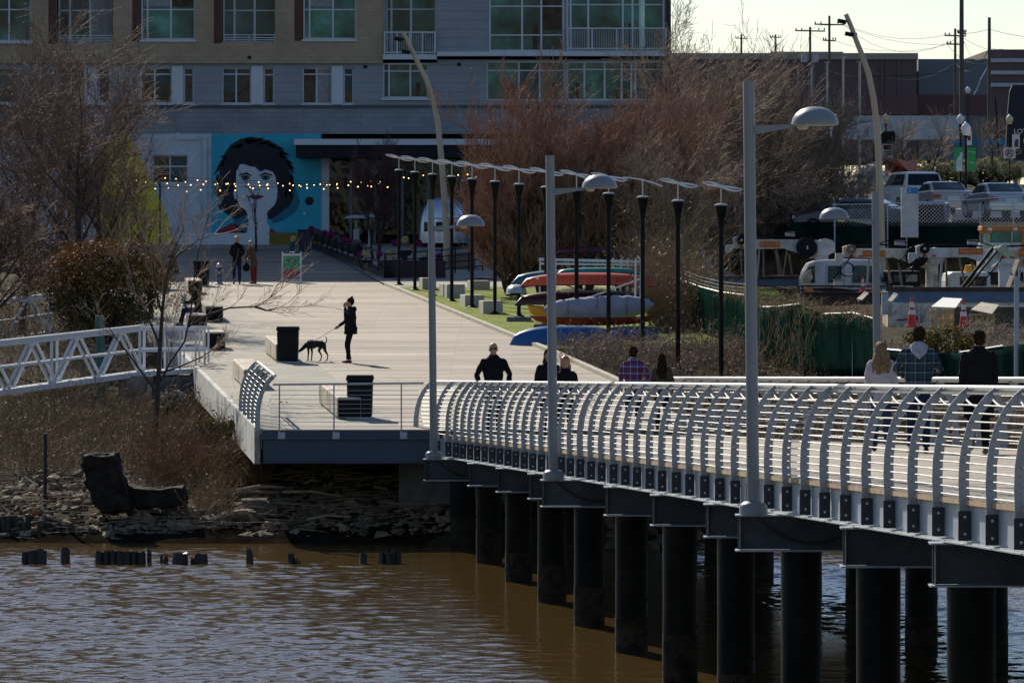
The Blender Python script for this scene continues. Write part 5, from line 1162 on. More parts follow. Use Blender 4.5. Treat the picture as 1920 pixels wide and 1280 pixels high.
# dry brush and grass: uncountable stems
def brush(name,label,n,fx,hmin,hmax,mat,seed,leaf=.25,ls=.03,sp=.35,r_=.006,kids_=3):
    R_=random.Random(seed); sg=[]; lv=[]
    for i in range(n):
        x,D=fx(R_); z=hz(x,D) if D<182 else pl(TR,D); h=R_.uniform(hmin,hmax)*(1 if R_.random()<.85 else 1.5)
        d=V((R_.gauss(0,sp),R_.gauss(0,sp),1)).normalized(); a=V((x,D,z-.03)); m_=a+d*h*.55; e_=m_+(d+V((R_.gauss(0,sp),R_.gauss(0,sp),-.1))*.8).normalized()*h*.45
        sg.append((*a,*m_,r_,r_*.7)); sg.append((*m_,*e_,r_*.7,r_*.4))
        for k in range(kids_):
            b_=a.lerp(m_,R_.uniform(.4,1)) if R_.random()<.5 else m_.lerp(e_,R_.random()); e2=b_+(d+rvec(R_)*.9).normalized()*h*R_.uniform(.12,.35); sg.append((*b_,*e2,r_*.5,r_*.35))
            if R_.random()<leaf: lv.append((*e2,ls*R_.uniform(.5,1.4)))
    return tag(obj(name,segs_mesh(name,sg,3,V((0,0,0)),lv),mat),label,'brush',kind='stuff')
m_dry = mtwig('dry_brush',(.22,.15,.085),.5); m_dryr = mtwig('rusty_brush',(.19,.11,.06),.5); m_dryt = mtwig('straw_brush',(.30,.21,.11),.45)
brush('dry_brush','tangled brown brush on the bank below the left gangway',5200,lambda r:(r.uniform(-14,-5.7),106.2+r.random()**1.3*19),.25,1.0,m_dry,1,.5,.035)
brush('dry_brush','rusty brown weeds above the fallen log',1500,lambda r:(r.uniform(-8.0,-5.3),r.uniform(104.4,110)),.35,1.15,m_dryr,2,.5,.03)
brush('dry_brush','brown undergrowth beneath the left trees',3800,lambda r:(r.uniform(-24,xL(140)-.3),r.uniform(126,165)),.4,1.6,m_dry,3,.5,.05)
brush('dry_brush','orange tan weeds along the left concrete side',900,lambda r:(xL(105)-r.uniform(.15,1.0),r.uniform(101.8,112)),.3,.8,m_dryt,4,.6,.03)
brush('dry_brush','grey brown weeds between the boardwalk and the green fence',5200,lambda r:(lambda D:(xR(D)+.4+r.random()*9,D))(r.uniform(104,133)),.2,.6,m_dry,5,.6,.03)
brush('dry_brush','rusty weeds in front of the green fence',450,lambda r:(r.uniform(4.2,11),r.uniform(108,114)),.25,.6,m_dryr,6,.5,.035)
brush('dry_brush','dark tangle between the canoe rack and the green fence',2600,lambda r:(r.uniform(4.3,5.5),r.uniform(142,160)),.8,2.6,m_dry,7,.6,.06)
brush('dry_brush','brown weeds at the river edge behind the footbridge',2600,lambda r:(r.uniform(3.5,13),r.uniform(99,108)),.25,.8,m_dry,8,.5,.03)
brush('dry_brush','dry seed heads in front of the blue kayaks',1500,lambda r:(r.uniform(1.2,6.5),r.uniform(126,133.5)),.3,.75,m_tw_g,11,.8,.035)
m_grs = mleaf('grass_blades',[(.35,(.14,.20,.012)),(.5,(.22,.29,.02)),(.65,(.28,.28,.06)),(.75,(.34,.27,.13))],.6)
brush('grass','short bright grass blades of the lawn',9000,lambda r:(lambda D:(xR(D)+.2+r.random()*(9-xR(D)),D))(r.uniform(133,175)),.04,.10,m_grs,9,.0,.02,.5,.008,0)
brush('grass','dry straw tufts round the stone seats',700,lambda r:(lambda q:(q[0]+r.gauss(0,.25),q[1]+r.gauss(0,.5)))(r.choice([(-3.1,166),(-2.2,158),(-1.5,155),(-.8,152)])),.1,.32,m_dryt,10,0,.02,.5,.006,1)
# ---------------------------------------------------------------- canoe rack
def hullpaint(n,c,r=.35): return M(n,c,r,var=.08,vs=1.5,spec=.5,dirt=tuple(x*.6 for x in c),ds=.8)
def canoe(name,label,x0,x1,yt,yb,s_,mat,W=.75,flip=True,tip=.10,cat='canoe',wr=0,group='boats on the canoe rack',dy=0):
    a=P(x0,yb,s_)+V((0,dy,0)); b=P(x1,yt,s_)+V((0,dy,0)); L=b.x-a.x; h=b.z-a.z; n=20; m=10; vs=[]; cx=(a.x+b.x)/2; t=thing(name,label,cat,(cx,a.y,a.z),group)
    for i in range(n+1):
        u=-1+2*i/n; k=max(0,1-abs(u)**2.6); wd=W/2*(k**.75)+.012; sheer=h*.22*abs(u)**3; hh=h*(.78+.0*u)*(k**.35 if k>0 else 0)+.02
        for j in range(m+1):
            th=math.pi*j/m; y_=math.cos(th)*wd; z_=math.sin(th)*hh
            z=a.z+h*.1+z_+ (0) - sheer*.6 if flip else b.z-h*.1-z_+sheer
            vs.append((cx+u*L/2, a.y+y_, z+ (wr*mn.noise(V((u*6+y_*3,z_*7,1))) if wr else 0)))
    fs=[(i*(m+1)+j,i*(m+1)+j+1,(i+1)*(m+1)+j+1,(i+1)*(m+1)+j) for i in range(n) for j in range(m)]
    fs+=[((i+1)*(m+1),(i+1)*(m+1)+m,i*(m+1)+m,i*(m+1)) for i in range(n)]
    g=MB().add(vs,fs); g.build('hull',mat,t,smooth=True)
    if not wr:
        zz=a.z+h*.1; MB().tube([(cx+(-1+2*i/n)*L/2, a.y-(W/2*(max(0,1-abs(-1+2*i/n)**2.6)**.75)+.012)-.004, (zz-h*.22*abs(-1+2*i/n)**3*.6) if flip else b.z-h*.1+h*.22*abs(-1+2*i/n)**3) for i in range(n+1)],.014,6).build('gunwale',m_bind,t,smooth=True)
    return t
canoe('canoe','teal canoe lying highest, behind the orange one',958,1236,503,532,62.5,hullpaint('teal_hull',(.01,.11,.17)),dy=.9)
canoe('kayak','slim green and blue kayak lying on top of the orange canoe',1045,1200,501,513,62.5,hullpaint('green_blue_hull',(.02,.22,.19)),.5,dy=.2,cat='kayak')
c_=canoe('canoe','long bright orange canoe on the upper arms of the rack',974,1232,509,537,63,hullpaint('orange_hull',(.66,.085,.022)))
MB().pr(1005,518,1010,523,63,.01,-.38).build('sticker',m_wpl,c_)
text('lettering','DISCOVERY',M('dark_lettering',(.12,.03,.03),.6),c_,.22,P(1190,524,63)+V((0,-.395,0)),ext=.003)
canoe('canoe','dark maroon canoe below the orange one',964,1238,542,572,63,hullpaint('maroon_hull',(.055,.012,.022)),dy=.5)
a_=P(1018,574,64.8); b_=P(1226,574,64.8); t=thing('covered_kayak','kayak wrapped in a pale grey cloth cover','kayak',P(1122,602,64.8),'boats on the canoe rack'); N=26
MB().tube([a_.lerp(b_,i/N)+V((0,0,-.10+.16*abs(i/N-.5)*2*(i/N>.5)+.012*math.sin(i*2.3))) for i in range(N+1)],[.02+.36*(max(0,1-abs(2*i/N-1)**2.3))**.6*(1+.05*math.sin(i*1.9)) for i in range(N+1)],16).build('cloth_cover',M('grey_cloth_cover',(.26,.28,.34),.8,var=.12,vs=3,bmp=.5,bs=4),t,smooth=True)
for x in (1065,1120,1175): MB().tube([P(x,566,64.8)+V((.38*math.sin(q*.9)*.02,-.385*math.sin(q*.35),.36*math.cos(q*.35)-.1)) for q in range(10)],.008,4).build('strap',m_bind,t)
canoe('kayak','yellow orange kayak with its pointed tip left of the grey cover',988,1110,574,602,65,hullpaint('amber_hull',(.62,.26,.02)),.5,cat='kayak',dy=.7,flip=False)
canoe('kayak','red kayak just above the big blue ones',994,1228,594,611,65.5,hullpaint('red_hull',(.28,.02,.015)),.6,cat='kayak',dy=.1,flip=False)
canoe('kayak','large bright blue kayak resting lowest on the rack',952,1180,606,652,67,hullpaint('blue_hull',(.008,.085,.27)),.8,cat='kayak')
canoe('kayak','darker blue kayak at the right end of the rack bottom',1085,1246,614,648,66,hullpaint('deep_blue_hull',(.008,.06,.20)),.7,cat='kayak',dy=.7)
canoe('kayak','dark green kayak pointing right behind the blue ones',1120,1262,610,632,64,hullpaint('dark_green_hull',(.01,.05,.035)),.6,cat='kayak',dy=.3)
canoe('canoe','pale aluminium skiff end left of the rack',948,988,532,552,63,m_galv,.9,cat='boat',dy=.2)
canoe('canoe','magenta red hull behind the rack, under the trees',1040,1160,462,475,55,hullpaint('magenta_hull',(.10,.010,.03)),.9,dy=0)
canoe('canoe','crimson hull at the right, behind the black poles',1150,1246,466,484,55,hullpaint('crimson_hull',(.13,.010,.03)),.9,dy=0)
rk=thing('canoe_rack','white pipe rack carrying the stacked canoes and kayaks','rack',P(1110,655,64))
for x,sg_,yb in ((1013,60,600),(1042,63.5,560),(1150,60,560),(1165,60,560),(1178,60,560),(1202,64,668),(1192,64.6,664)):
    MB().tube([P(x,484,sg_),P(x-2,yb,sg_)],.030,8).build('upright',m_alu,rk)
for (x0,y0,x1,y1,sg_,r_) in ((1010,486,1206,491,62,.05),(1012,494,1200,497,60,.04),(1045,580,1200,523,64.8,.028),(1060,534,1092,545,62,.03),(1195,480,1206,492,63,.03)):
    MB().bar(P(x0,y0,sg_),P(x1,y1,sg_),r_*1.6).build('rail',m_alu,rk)
for y_ in (538,573,604): 
    for x in (1042,1198): MB().bar(P(x,y_,64.6),P(x,y_,60),.05).build('arm',m_alu,rk)
for x in range(1150,1195,9): MB().pr(x,602,x+2.5,625,62.5,.05).build('slat',m_kerb,rk)
# curved tan lamp posts
m_tanp=M('tan_lamp_paint',(.50,.40,.28),.5,var=.08,vs=2)
def curved(label,pts,s_,w0):
    ps=[P(x,y,s_) for x,y in pts]; t=thing('curved_lamp',label,'street lamp',ps[0],'tall curved tan lamps')
    MB().tube(ps,[w0-(w0-.085)*i/(len(ps)-1) for i in range(len(ps))],14).build('post',m_tanp,t,smooth=True)
    MB().lathe([(0,0),(.2,0),(.2,.22),(.13,.26),(0,.26)],ps[0],16).build('base',m_cube,t)
    for k,(fx,fy) in enumerate(((pts[-1][0]-2,pts[-1][1]+14),(pts[-1][0]+12,pts[-1][1]+38))):
        c=P(fx,fy,s_); g=MB().box(c+V((-.12,-.15,0)),(.32,.45,.14),0,0,R(12)); g.box(c+V((.08,0,.02)),(.2,.08,.08)); g.build('spotlight',m_bin,t)
curved('tall curved tan lamp in front of the building, beside the canopy',[(838,505),(837,440),(835,400),(831,340),(826,280),(820,225),(810,180),(797,145),(782,115),(768,85),(755,60)],46.7,.14)
curved('tall curved tan lamp at the right, its head against the sky',[(1655,520),(1653,440),(1650,360),(1648,300),(1645,240),(1638,185),(1629,140),(1617,105),(1606,78),(1595,48),(1586,27)],50,.14)
# patio: planters, heaters, trailer, bollards
m_pur=mleaf('purple_leaves',[(.35,(.10,.008,.06)),(.7,(.35,.03,.20))],5); m_crm=mleaf('cream_leaves',[(.35,(.40,.34,.14)),(.7,(.68,.60,.30))],5); m_gry=mleaf('grey_green_leaves',[(.35,(.06,.09,.08)),(.7,(.15,.20,.18))],5); m_yfl=mleaf('yellow_flowers',[(.35,(.5,.22,.01)),(.7,(.7,.4,.02))],5)
m_wick=M('dark_planter',(.018,.018,.02),.85,var=.5,vs=9,bmp=1,bs=20)
def planter(label,px_,py,s_,heads,vine=False):
    c=P(px_,py,s_); t=thing('hanging_planter',label,'planter',c,'flower planters round the patio')
    MB().lathe([(0,0),(.10,.0),(.19,.12),(.26,.34),(.26,.40),(.0,.40)],c,14).build('basket',m_wick,t,smooth=True)
    for k,(ox,oz,r_,mt) in enumerate(heads):
        R_=random.Random(k+px_); lv=[]
        for i in range(170):
            v_=rvec(R_)*r_*R_.uniform(.55,1); lv.append((c.x+ox+v_.x,c.y+v_.y*.8,c.z+oz+v_.z*.9,r_*.30))
        g=MB().ell((c.x+ox,c.y,c.z+oz),(r_*.62,r_*.5,r_*.6),10,8); o=g.build('flower_head',mt,t)
        obj('leaves',segs_mesh('leaves',[(c.x+ox,c.y,c.z+oz,c.x+ox,c.y,c.z+oz+.01,.001,.001)],3,WLOC[t.name],lv),mt,o)
    if vine:
        g=MB()
        for i in range(9): x_=c.x-.12+i*.03; g.tube([(x_,c.y-.2,c.z+.35),(x_+.05,c.y-.3,c.z+.1),(x_+.10+.02*i,c.y-.28,c.z-.25-.03*i)],.008,4)
        g.build('vine',m_dryt,t)
    return t
ph=thing('patio_railing','dark railing carrying the flower planters round the patio','railing',P(720,525,49.5))
g=MB(); a_=P(586,470,41); b_=P(722,524,49.3)
for k in range(14):
    u=k/13; q=a_.lerp(b_,u); g=MB(); g.bar(q,q+V((0,0,1.0)),.06); g.build('post',m_bin,ph)
for z in (.35,.6,.98): MB().bar(a_+V((0,0,z)),b_+V((0,0,z)),.05).build('rail',m_bin,ph)
MB().hexa([a_+V((-.05,0,0)),b_+V((-.05,0,0)),b_+V((.3,.1,0)),a_+V((.3,.1,0)),a_+V((-.05,0,.30)),b_+V((-.05,0,.30)),b_+V((.3,.1,.30)),a_+V((.3,.1,.30))]).build('plinth',m_bin,ph)
b2=P(905,508,48); 
for z in (.2,.45,.7,.95): MB().bar(b_+V((0,0,z)),b2+V((0,0,z)),.04).build('rail',m_bin,ph)
for k in range(8): q=b_.lerp(b2,k/7); MB().bar(q,q+V((0,0,1.0)),.05).build('post',m_bin,ph)
MB().hexa([b_+V((0,.2,0)),b_+V((2.3,.2,0)),b_+V((2.3,.5,0)),b_+V((0,.5,0)),b_+V((0,.2,.72)),b_+V((2.3,.2,.72)),b_+V((2.3,.5,.72)),b_+V((0,.5,.72))]).build('panel',M('dark_aubergine_panel',(.03,.018,.028),.7),ph)
MB().hexa([P(850,515,47),P(893,515,47),P(893,515,46.4),P(850,515,46.4),P(846,473,47),P(890,473,47),P(890,473,46.4),P(846,473,46.4)]).build('screen',M('dull_brown_screen',(.16,.125,.11),.8),ph)
heads=[[(0,.50,.16,m_pur),(.12,.42,.13,m_gry)],[(0,.46,.17,m_gry),(-.12,.52,.12,m_pur)],[(.05,.5,.15,m_pur),(-.1,.42,.13,m_gry)]]
pos_=['furthest dark planter with purple and grey leaves, by the navy bin','second furthest purple planter of the slanting row','third furthest planter of the slanting row, grey headed','fourth planter from the back of the slanting row','fifth planter from the back of the slanting row, purple','planter in the middle of the slanting row','planter with pale grey green head, third from the front','planter with round grey green head, second from the front']
for i,lb in enumerate(pos_):
    q=a_.lerp(b_,.02+i*.095); s_=F/q.y; planter(lb, q.x*s_+960-4, 430+(ZC-q.z-.52)*s_, s_, heads[i%3] if i<7 else [(0,.50,.21,m_gry)])
planter('front corner planter with a cream head and dry trailing vine',684,507,48.5,[(0,.62,.17,m_crm),(-.16,.60,.15,m_pur),(-.25,.45,.14,m_gry)],True)
planter('planter with magenta and cream heads and small yellow flowers',722,508,48.8,[(-.22,.66,.13,m_pur),(.18,.68,.15,m_crm),(.02,.5,.07,m_yfl),(.32,.5,.07,m_yfl)],True)
planter('raised planter with magenta left, cream centre and magenta right heads',760,488,47.5,[(-.40,.68,.16,m_pur),(.0,.80,.16,m_crm),(.52,.68,.16,m_pur),(.28,.52,.08,m_yfl)])
planter('small planter with a pale pink head by the grey bollards',797,503,47,[(0,.5,.13,m_crm)]); planter('small planter with a red purple head right of the shore end lamp',822,503,46.5,[(0,.5,.13,m_pur),(.15,.4,.06,m_yfl)])
for k,(x,y0,sg_) in enumerate(((670,404,43),(695,402,41.5))):
    b=P(x-2,462,sg_); t=thing('patio_heater',['left patio heater with a wide silver hood','right patio heater, slightly smaller and further back'][k],'patio heater',b); H=(462-y0)/sg_
    MB().lathe([(0,0),(.22,0),(.22,.04),(.2,.05),(.0,.05)],b,16).build('base',m_galv,t); MB().lathe([(0,.04),(.13 if k==0 else .08,.04),(.13 if k==0 else .05,.75),(.04,.8),(.04,H-.3),(0,H-.3)],b,14).build('column',m_steel,t,smooth=True)
    MB().lathe([(0,H-.3),(.1,H-.3),(.13,H-.08),(0,H-.08)],b,14).build('burner',m_dryt,t); MB().lathe([(0,H-.08),(.52,H-.12),(.52,H-.10),(.25,H),(.0,H+.03)],b,24).build('hood',m_galv,t,smooth=True)
for k,x in enumerate((767,773,782,787,794)):
    q=P(x,524-(k*1.6),48.5-k*.5); tag(MB().b(q.x-.055,q.x+.055,q.y-.05,q.y+.05,q.z,q.z+.92).build('bollard',m_steel,loc=q,bevel=.01),['leftmost','second from left','middle','second from right','rightmost'][k]+' slim grey bollard behind the black poles','bollard','slim grey bollards by the patio')
# silver trailer
m_chr=M('polished_aluminium',(.36,.42,.50),.22,metal=.85,var=.2,vs=1.5)
b=P(832,470,41); t=thing('silver_trailer','rounded polished silver trailer parked beside the patio','trailer',b); g=MB(); vs=[]; n=20; m=9; W=1.17; Hh=2.15
for j in range(m+1):
    u=j/m; k=[.72,.90,1,1,1,1,1,1,.9,.7][j]; y=b.y+[0,.12,.4,1,2,3,4,5,5.6,6][j]
    for i in range(n+1):
        th=math.pi*i/n; vs.append((b.x+math.copysign(abs(math.cos(th))**.62,math.cos(th))*W*k, y, b.z+.35+math.sin(th)**.72*Hh*(k*.35+.65)*1.0-0 if 0<i<n else b.z+.35))
fs=[(j*(n+1)+i,j*(n+1)+i+1,(j+1)*(n+1)+i+1,(j+1)*(n+1)+i) for j in range(m) for i in range(n)]+[tuple(range(n,-1,-1)),tuple(m*(n+1)+i for i in range(n+1))]
g.add(vs,fs).build('shell',m_chr,t,smooth=True)
for x0,x1 in ((795,811),(817,845),(853,872)): MB().pr(x0,416,x1,434,41,.05,-.03).build('window',m_gl3,t)
MB().pr(800,408,868,411,41,.06,-.04).build('band',m_galv,t)
for x in (-.8,.8): MB().tube([(b.x+x-.1,b.y+2.5,b.z+.35),(b.x+x+.1,b.y+2.5,b.z+.35)],.35,16).build('wheel',m_bind,t)
# strings of warm bulbs
m_bulb=Mglow('warm_bulb',(1,.60,.25),3.5)
for k,(y0,y1,y2,sg_,n_,x0,x1,lb) in enumerate(((338,348,345,44,24,245,745,'lowest string of warm bulbs across the painted face'),(333,344,330,43,26,300,800,'middle string of warm bulbs across the painted face'),(346,355,346,45,22,50,745,'string of warm bulbs reaching furthest left behind the bare trees'),(330,330,338,46,16,840,1090,'string of warm bulbs behind the red brown trees'))):
    t=thing('string_lights',lb,'string lights',P(x0,y0,sg_)); N=24
    def sy(u): return y0*(1-u)+y2*u+4*(y1-(y0+y2)/2)*u*(1-u)
    MB().tube([P(x0+(x1-x0)*i/N,sy(i/N)-4,sg_) for i in range(N+1)],.012,4).build('cord',m_bind,t)
    proto=None
    for i in range(n_):
        u=(i+.5)/n_; q=P(x0+(x1-x0)*u,sy(u),sg_)
        if proto is None: proto=MB().ell(q,.026,8,6).build('bulb',m_bulb,t,smooth=True); q0=q
        else: c=proto.copy(); COL.objects.link(c); c.location=q-q0+V((rnd.uniform(-.12,.12),0,rnd.uniform(-.10,.05)))
for x,sg_ in ((300,44),(748,44.5)): q=P(x,460,sg_); tag(MB().tube([q,P(x,325,sg_)],.04,8).build('string_light_post',m_bin,loc=q),['dark post left of the painted face holding the bulb strings','dark post at the patio corner holding the bulb strings'][x>500],'post')
# ---------------------------------------------------------------- green screened fence and yard
def Mscreen(name,col,line):
    m, nt, p = NT(name); v=coords(nt); w_=nt.nodes.new('ShaderNodeTexBrick'); w_.inputs['Scale'].default_value=1; w_.inputs['Brick Width'].default_value=.30; w_.inputs['Row Height'].default_value=.045; w_.inputs['Mortar Size'].default_value=.007
    w_.inputs['Color1'].default_value=(*col,1); w_.inputs['Color2'].default_value=tuple(x*1.2 for x in col)+(1,); w_.inputs['Mortar'].default_value=(*line,1); mp=coords(nt,rot=(R(-90),0,0)); nt.links.new(mp,w_.inputs['Vector'])
    k=ramp(nt,noise(nt,coords(nt,(.8,.8,.5)),1.3,5,.7),[(.35,(.35,.35,.35)),(.65,(1.25,1.25,1.25))]); nt.links.new(mix(nt,w_.outputs[0],k,1,'MULTIPLY'),p.inputs['Base Color']); setp(p,rough=1,spec=0); return m
m_scr=Mscreen('green_mesh_screen',(.010,.030,.023),(.005,.016,.012))
pts=[(1283,528,62,690),(1316,540,64,698),(1352,549,66,700),(1400,555,68.5,702),(1425,577,70,706),(1460,576,71.5,706),(1500,571,73,706),(1545,590,75,708),(1600,588,77,708),(1642,600,79,710),(1648,655,80,720),(1700,660,81,722),(1800,662,83,726),(1880,650,85,728),(1960,640,87,730)]
fn=thing('screened_fence','sagging chain link fence covered with dark green mesh','fence',P(1283,690,62)); ps=[(P(x,y,s_),P(x,yb,s_)) for x,y,s_,yb in pts]
vs=[];fs=[];N=0
for i,((a,a2),(b,b2)) in enumerate(zip(ps,ps[1:])):
    for k in range(8):
        u=k/8; t_=a.lerp(b,u); bo=a2.lerp(b2,u)
        for j in range(6): w_=j/5; q=t_.lerp(bo,w_); q=q+V((0,.09*mn.noise(V((q.x*1.1,q.z*.8,4))),.0)); vs.append(q)
        N+=1
fs=[(i*6+j,(i+1)*6+j,(i+1)*6+j+1,i*6+j+1) for i in range(N-1) for j in range(5)]
g=MB().add([tuple(v_) for v_ in vs],fs); o=g.build('mesh_screen',m_scr,fn,smooth=True,norm=False); sd_=o.modifiers.new('thick','SOLIDIFY'); sd_.thickness=.02
for i,(a,b) in enumerate(ps):
    if i%2==0: MB().tube([b,a+V((0,.06,.08))],.03,8).build('post',m_galv,fn)
for (i0,i1) in ((0,3),(4,6),(7,9),(10,11),(12,13)):
    MB().tube([ps[i][0]+V((0,-.03,.02)) for i in range(i0,i1+1)],.020,6).build('top_rail',m_rod,fn,smooth=True)
for i in range(3): MB().tube([ps[j][0]+V((0,.05,.12+.10*i)) for j in range(0,4)],.009,4).build('wire',m_galv,fn)
R_=random.Random(2); sg=[]; lv=[]
for i in range(1900):
    k=R_.randrange(2,9); a=ps[k][0].lerp(ps[k+1][0],R_.random()); q=a+V((R_.gauss(0,.1),R_.uniform(-.05,.5),R_.gauss(.06,.09))); e=q+rvec(R_)*R_.uniform(.08,.32); sg.append((*q,*e,.005,.003)); 
    if i%3==0: lv.append((*e,.035))
tag(obj('dead_vines',segs_mesh('dead_vines',sg,3,V((0,0,0)),lv),m_dryt),'dead leaves and vines heaped on the green fence','vines',kind='stuff')
sg=[]; lv=[]
for i in range(420):
    a=P(R_.gauss(1490,70),R_.uniform(575,705),73.5+R_.random()); e=a+V((R_.gauss(0,.12),R_.gauss(0,.05),-R_.uniform(.1,.5))); sg.append((*a,*e,.005,.004)); 
    if i%2==0: lv.append((*e,.035))
tag(obj('dead_vines',segs_mesh('dead_vines',sg,3,V((0,0,0)),lv),m_dry),'brown creeper hanging down the middle of the green fence','vines',kind='stuff')
q=P(1906,735,86); tag(MB().tube([q,P(1906,518,86)],.055,10).build('fence_post',m_galv,loc=q),'thick grey pipe post at the right edge behind the overcoat','post')
# crane trucks
m_cr=M('cream_truck_paint',(.66,.58,.46),.5,var=.08,vs=1.2,dirt=(.24,.18,.12),ds=1.5); m_wt=M('white_truck_paint',(.58,.60,.62),.4,var=.05,vs=1.5,dirt=(.38,.36,.33),ds=.9); m_bl=M('grey_blue_band',(.11,.16,.25),.6,var=.2); m_rust=M('rusty_rim',(.07,.045,.035),.8,var=.4); m_or=M('orange_name_plate',(.55,.10,.03),.5,var=.1,dirt=(.28,.07,.03),ds=4); m_ora=M('orange_lettering',(.85,.38,.05),.5); m_redr=M('red_reflector',(.5,.02,.02),.4)
m_mint=M('pale_green_truck_paint',(.42,.48,.36),.5,var=.1,dirt=(.2,.2,.14)); m_pal=M('pallet_wood',(.62,.45,.24),.8,var=.3,vs=3); m_seam=M('dark_seam',(.08,.08,.085),.6); m_tang=M('tan_strut',(.20,.14,.09),.7,var=.3)
def crane_truck(label,dx,dy,s_,sign,col=m_wt,wheelcol=m_bind,body=True,reel=True,sh=m_bind):
    def Q(x,y,d=0): return P(x+dx,y+dy,s_)+V((0,d,0))
    def poly(n,pp,m,t=.25,d=0,par=None): return MB().prism([Q(x,y,d) for x,y in pp],(0,t,0)).build(n,m,par or T_,bevel=.012)
    T_=thing('crane_truck',label,'truck',Q(1400,600),'crane trucks parked in the yard')
    bm_=poly('boom',[(1377,456),(1396,451),(1400,449),(1500,449),(1500,452),(1535,450),(1535,470),(1515,478),(1500,476),(1470,466),(1432,467),(1377,466)],col,.34)
    poly('boom_tip',[(1361,458),(1375,458),(1374,446),(1382,443),(1386,448),(1380,462),(1370,473),(1362,478),(1360,470)],col,.3,-.06)
    g=MB().lathe([(0,0),(8.5/50,0),(8.5/50,.10),(0,.10)],(0,0,0),20); c=Q(1390,450,-.10); g.v=[(x+c.x,c.y-z,c.z+y) for x,y,z in g.v]; g.build('sheave',sh,T_,smooth=True)
    g=MB().lathe([(0,0),(.05,0),(.04,.03),(0,.03)],(0,0,0),12); c=Q(1390,450,-.20); g.v=[(x+c.x,c.y-z,c.z+y) for x,y,z in g.v]; g.build('sheave_hub',m_wt,T_)
    if reel:
        g=MB().lathe([(0,0),(19/50,0),(19/50,.04),(.3,.05),(.3,.2),(19/50,.21),(19/50,.25),(0,.25)],(0,0,0),26); c=Q(1512,464,-.03); g.v=[(x+c.x,c.y-z,c.z+y) for x,y,z in g.v]; rl=g.build('cable_reel',m_bind,T_,smooth=True)
        MB().box(c+V((.02,-.28,.0)),(.05,.03,.14)).build('reel_handle',m_wt,rl)
    poly('mast_head',[(1533,474),(1533,456),(1538,449),(1548,447),(1560,450),(1566,458),(1566,472),(1554,478),(1553,480),(1533,480)],col,.5,-.05)
    poly('mast',[(1531,479),(1553,479),(1553,549),(1531,549)],col,.4,0); poly('bracket',[(1518,484),(1531,474),(1531,486)],m_cr,.3)
    for (x0,y0,x1,y1,m_) in ((1424,467,1420,522,m_steel),(1431,468,1433,520,m_tang),(1456,467,1466,514,m_tang),(1480,476,1486,518,m_tang)): MB().bar(Q(x0,y0,.1),Q(x1,y1,.1),.07).build('strut',m_,T_)
    MB().tube([Q(1393,457,-.1),Q(1378,480,-.05),Q(1352,510,0)],.02,5).build('cable',m_bind,T_); MB().tube([Q(1395,443,.1),Q(1440,441,.1),Q(1500,446,.1)],.03,5).build('hose',m_bind,T_); 
    MB().box(Q(1482,439,.2),(.35,.2,.2)).build('valve_block',m_steel,T_); MB().tube([Q(1440,440,.1),Q(1460,434,.1),Q(1490,436,.1),Q(1520,446,.1)],.018,5).build('hose',m_bind,T_)
    x0,y0,x1,y1=sign; pl_=MB().prism([P(x0,y0,s_)+V((0,-.03,0)),P(x1,y0,s_)+V((0,-.03,0)),P(x1,y1,s_)+V((0,-.03,0)),P(x0,y1,s_)+V((0,-.03,0))],(0,.03,0)).build('name_plate',m_or,T_)
    text('lettering','Stetco 970',m_ora,T_,(y1-y0)/s_*.86,P((x0+x1)/2,(y0+y1)/2,s_)+V((0,-.036,0)),sx=.93)
    for x in (1387,1404): MB().prism([Q(x,462,-.01),Q(x+9,462,-.01),Q(x+9,465,-.01),Q(x,465,-.01)],(0,.01,0)).build('reflector',m_redr,T_)
    return T_
t1=crane_truck('furthest left crane truck with a big black reel, white boom and long grey blue body',0,0,51,(1425,452.5,1463,463))
for y0,y1,m_,d in ((517,523,m_rust,-.04),(523,536,m_bl,0),(536,600,m_cr,.02)): MB().pr(1292,y0,1500,y1,51,.8-d,d+.35).build('body_side',m_,t1)
for x in (1340,1385,1450,1458): MB().pr(x,538,x+2.5,600,51,.04,.30).build('body_rib',m_cr,t1)
t2=crane_truck('second crane truck, its orange name plate half hidden by the far lamp post',206,17,54,(1618,469.5,1660,481),m_cr,sh=m_tang)
t3=crane_truck('third crane truck with long white boom and red reflectors over a cream body',343,16,56,(1797,465.5,1843,477),m_wt,reel=False)
t4=crane_truck('rightmost crane truck with a pale green boom head cut by the frame edge',490,19,58,(1910,466,1945,480),m_mint,sh=m_mint)
for y0,y1,m_,d in ((545,567,m_bl,0),(567,650,m_cr,.03)): MB().pr(1665,y0,1925,y1,62,2.2-d,d).build('body_side',m_,t3)
MB().pr(1660,538,1925,546,62,.08,-.05).build('body_rim',m_rust,t3); MB().px([(1672,567),(1694,567),(1678,582),(1672,590)],62,.1).build('body_corner',m_wt,t3)
for x in (1691,1722): MB().pr(x,570,x+2,640,62,.04,-.01).build('body_rib',m_wt,t3)
MB().bar(P(1682,600,62),P(1722,596,62),.04).build('rail',m_rust,t3)
MB().bar(P(1790,558,60),P(1862,465,60),.10).build('strut',m_bind,t4); MB().bar(P(1798,558,60),P(1870,470,60),.06).build('strut',m_bind,t4); MB().bar(P(1888,548,61),P(1908,490,60),.14).build('strut',m_tang,t4)
MB().pr(1860,548,1960,556,61,.1,-.1).build('body_rim',m_rust,t4)
rl=thing('pipe_railing','black pipe railing of the truck bed in front of the white pickup','railing',P(1500,548,56)); 
for y in (536,549): MB().tube([P(1498,y+1,56),P(1504,y,56),P(1700,y+1,56)],.028,6).build('pipe',m_bind,rl)
for x in (1497,1505): MB().tube([P(x,536,56),P(x,549,56)],.028,6).build('pipe',m_bind,rl)
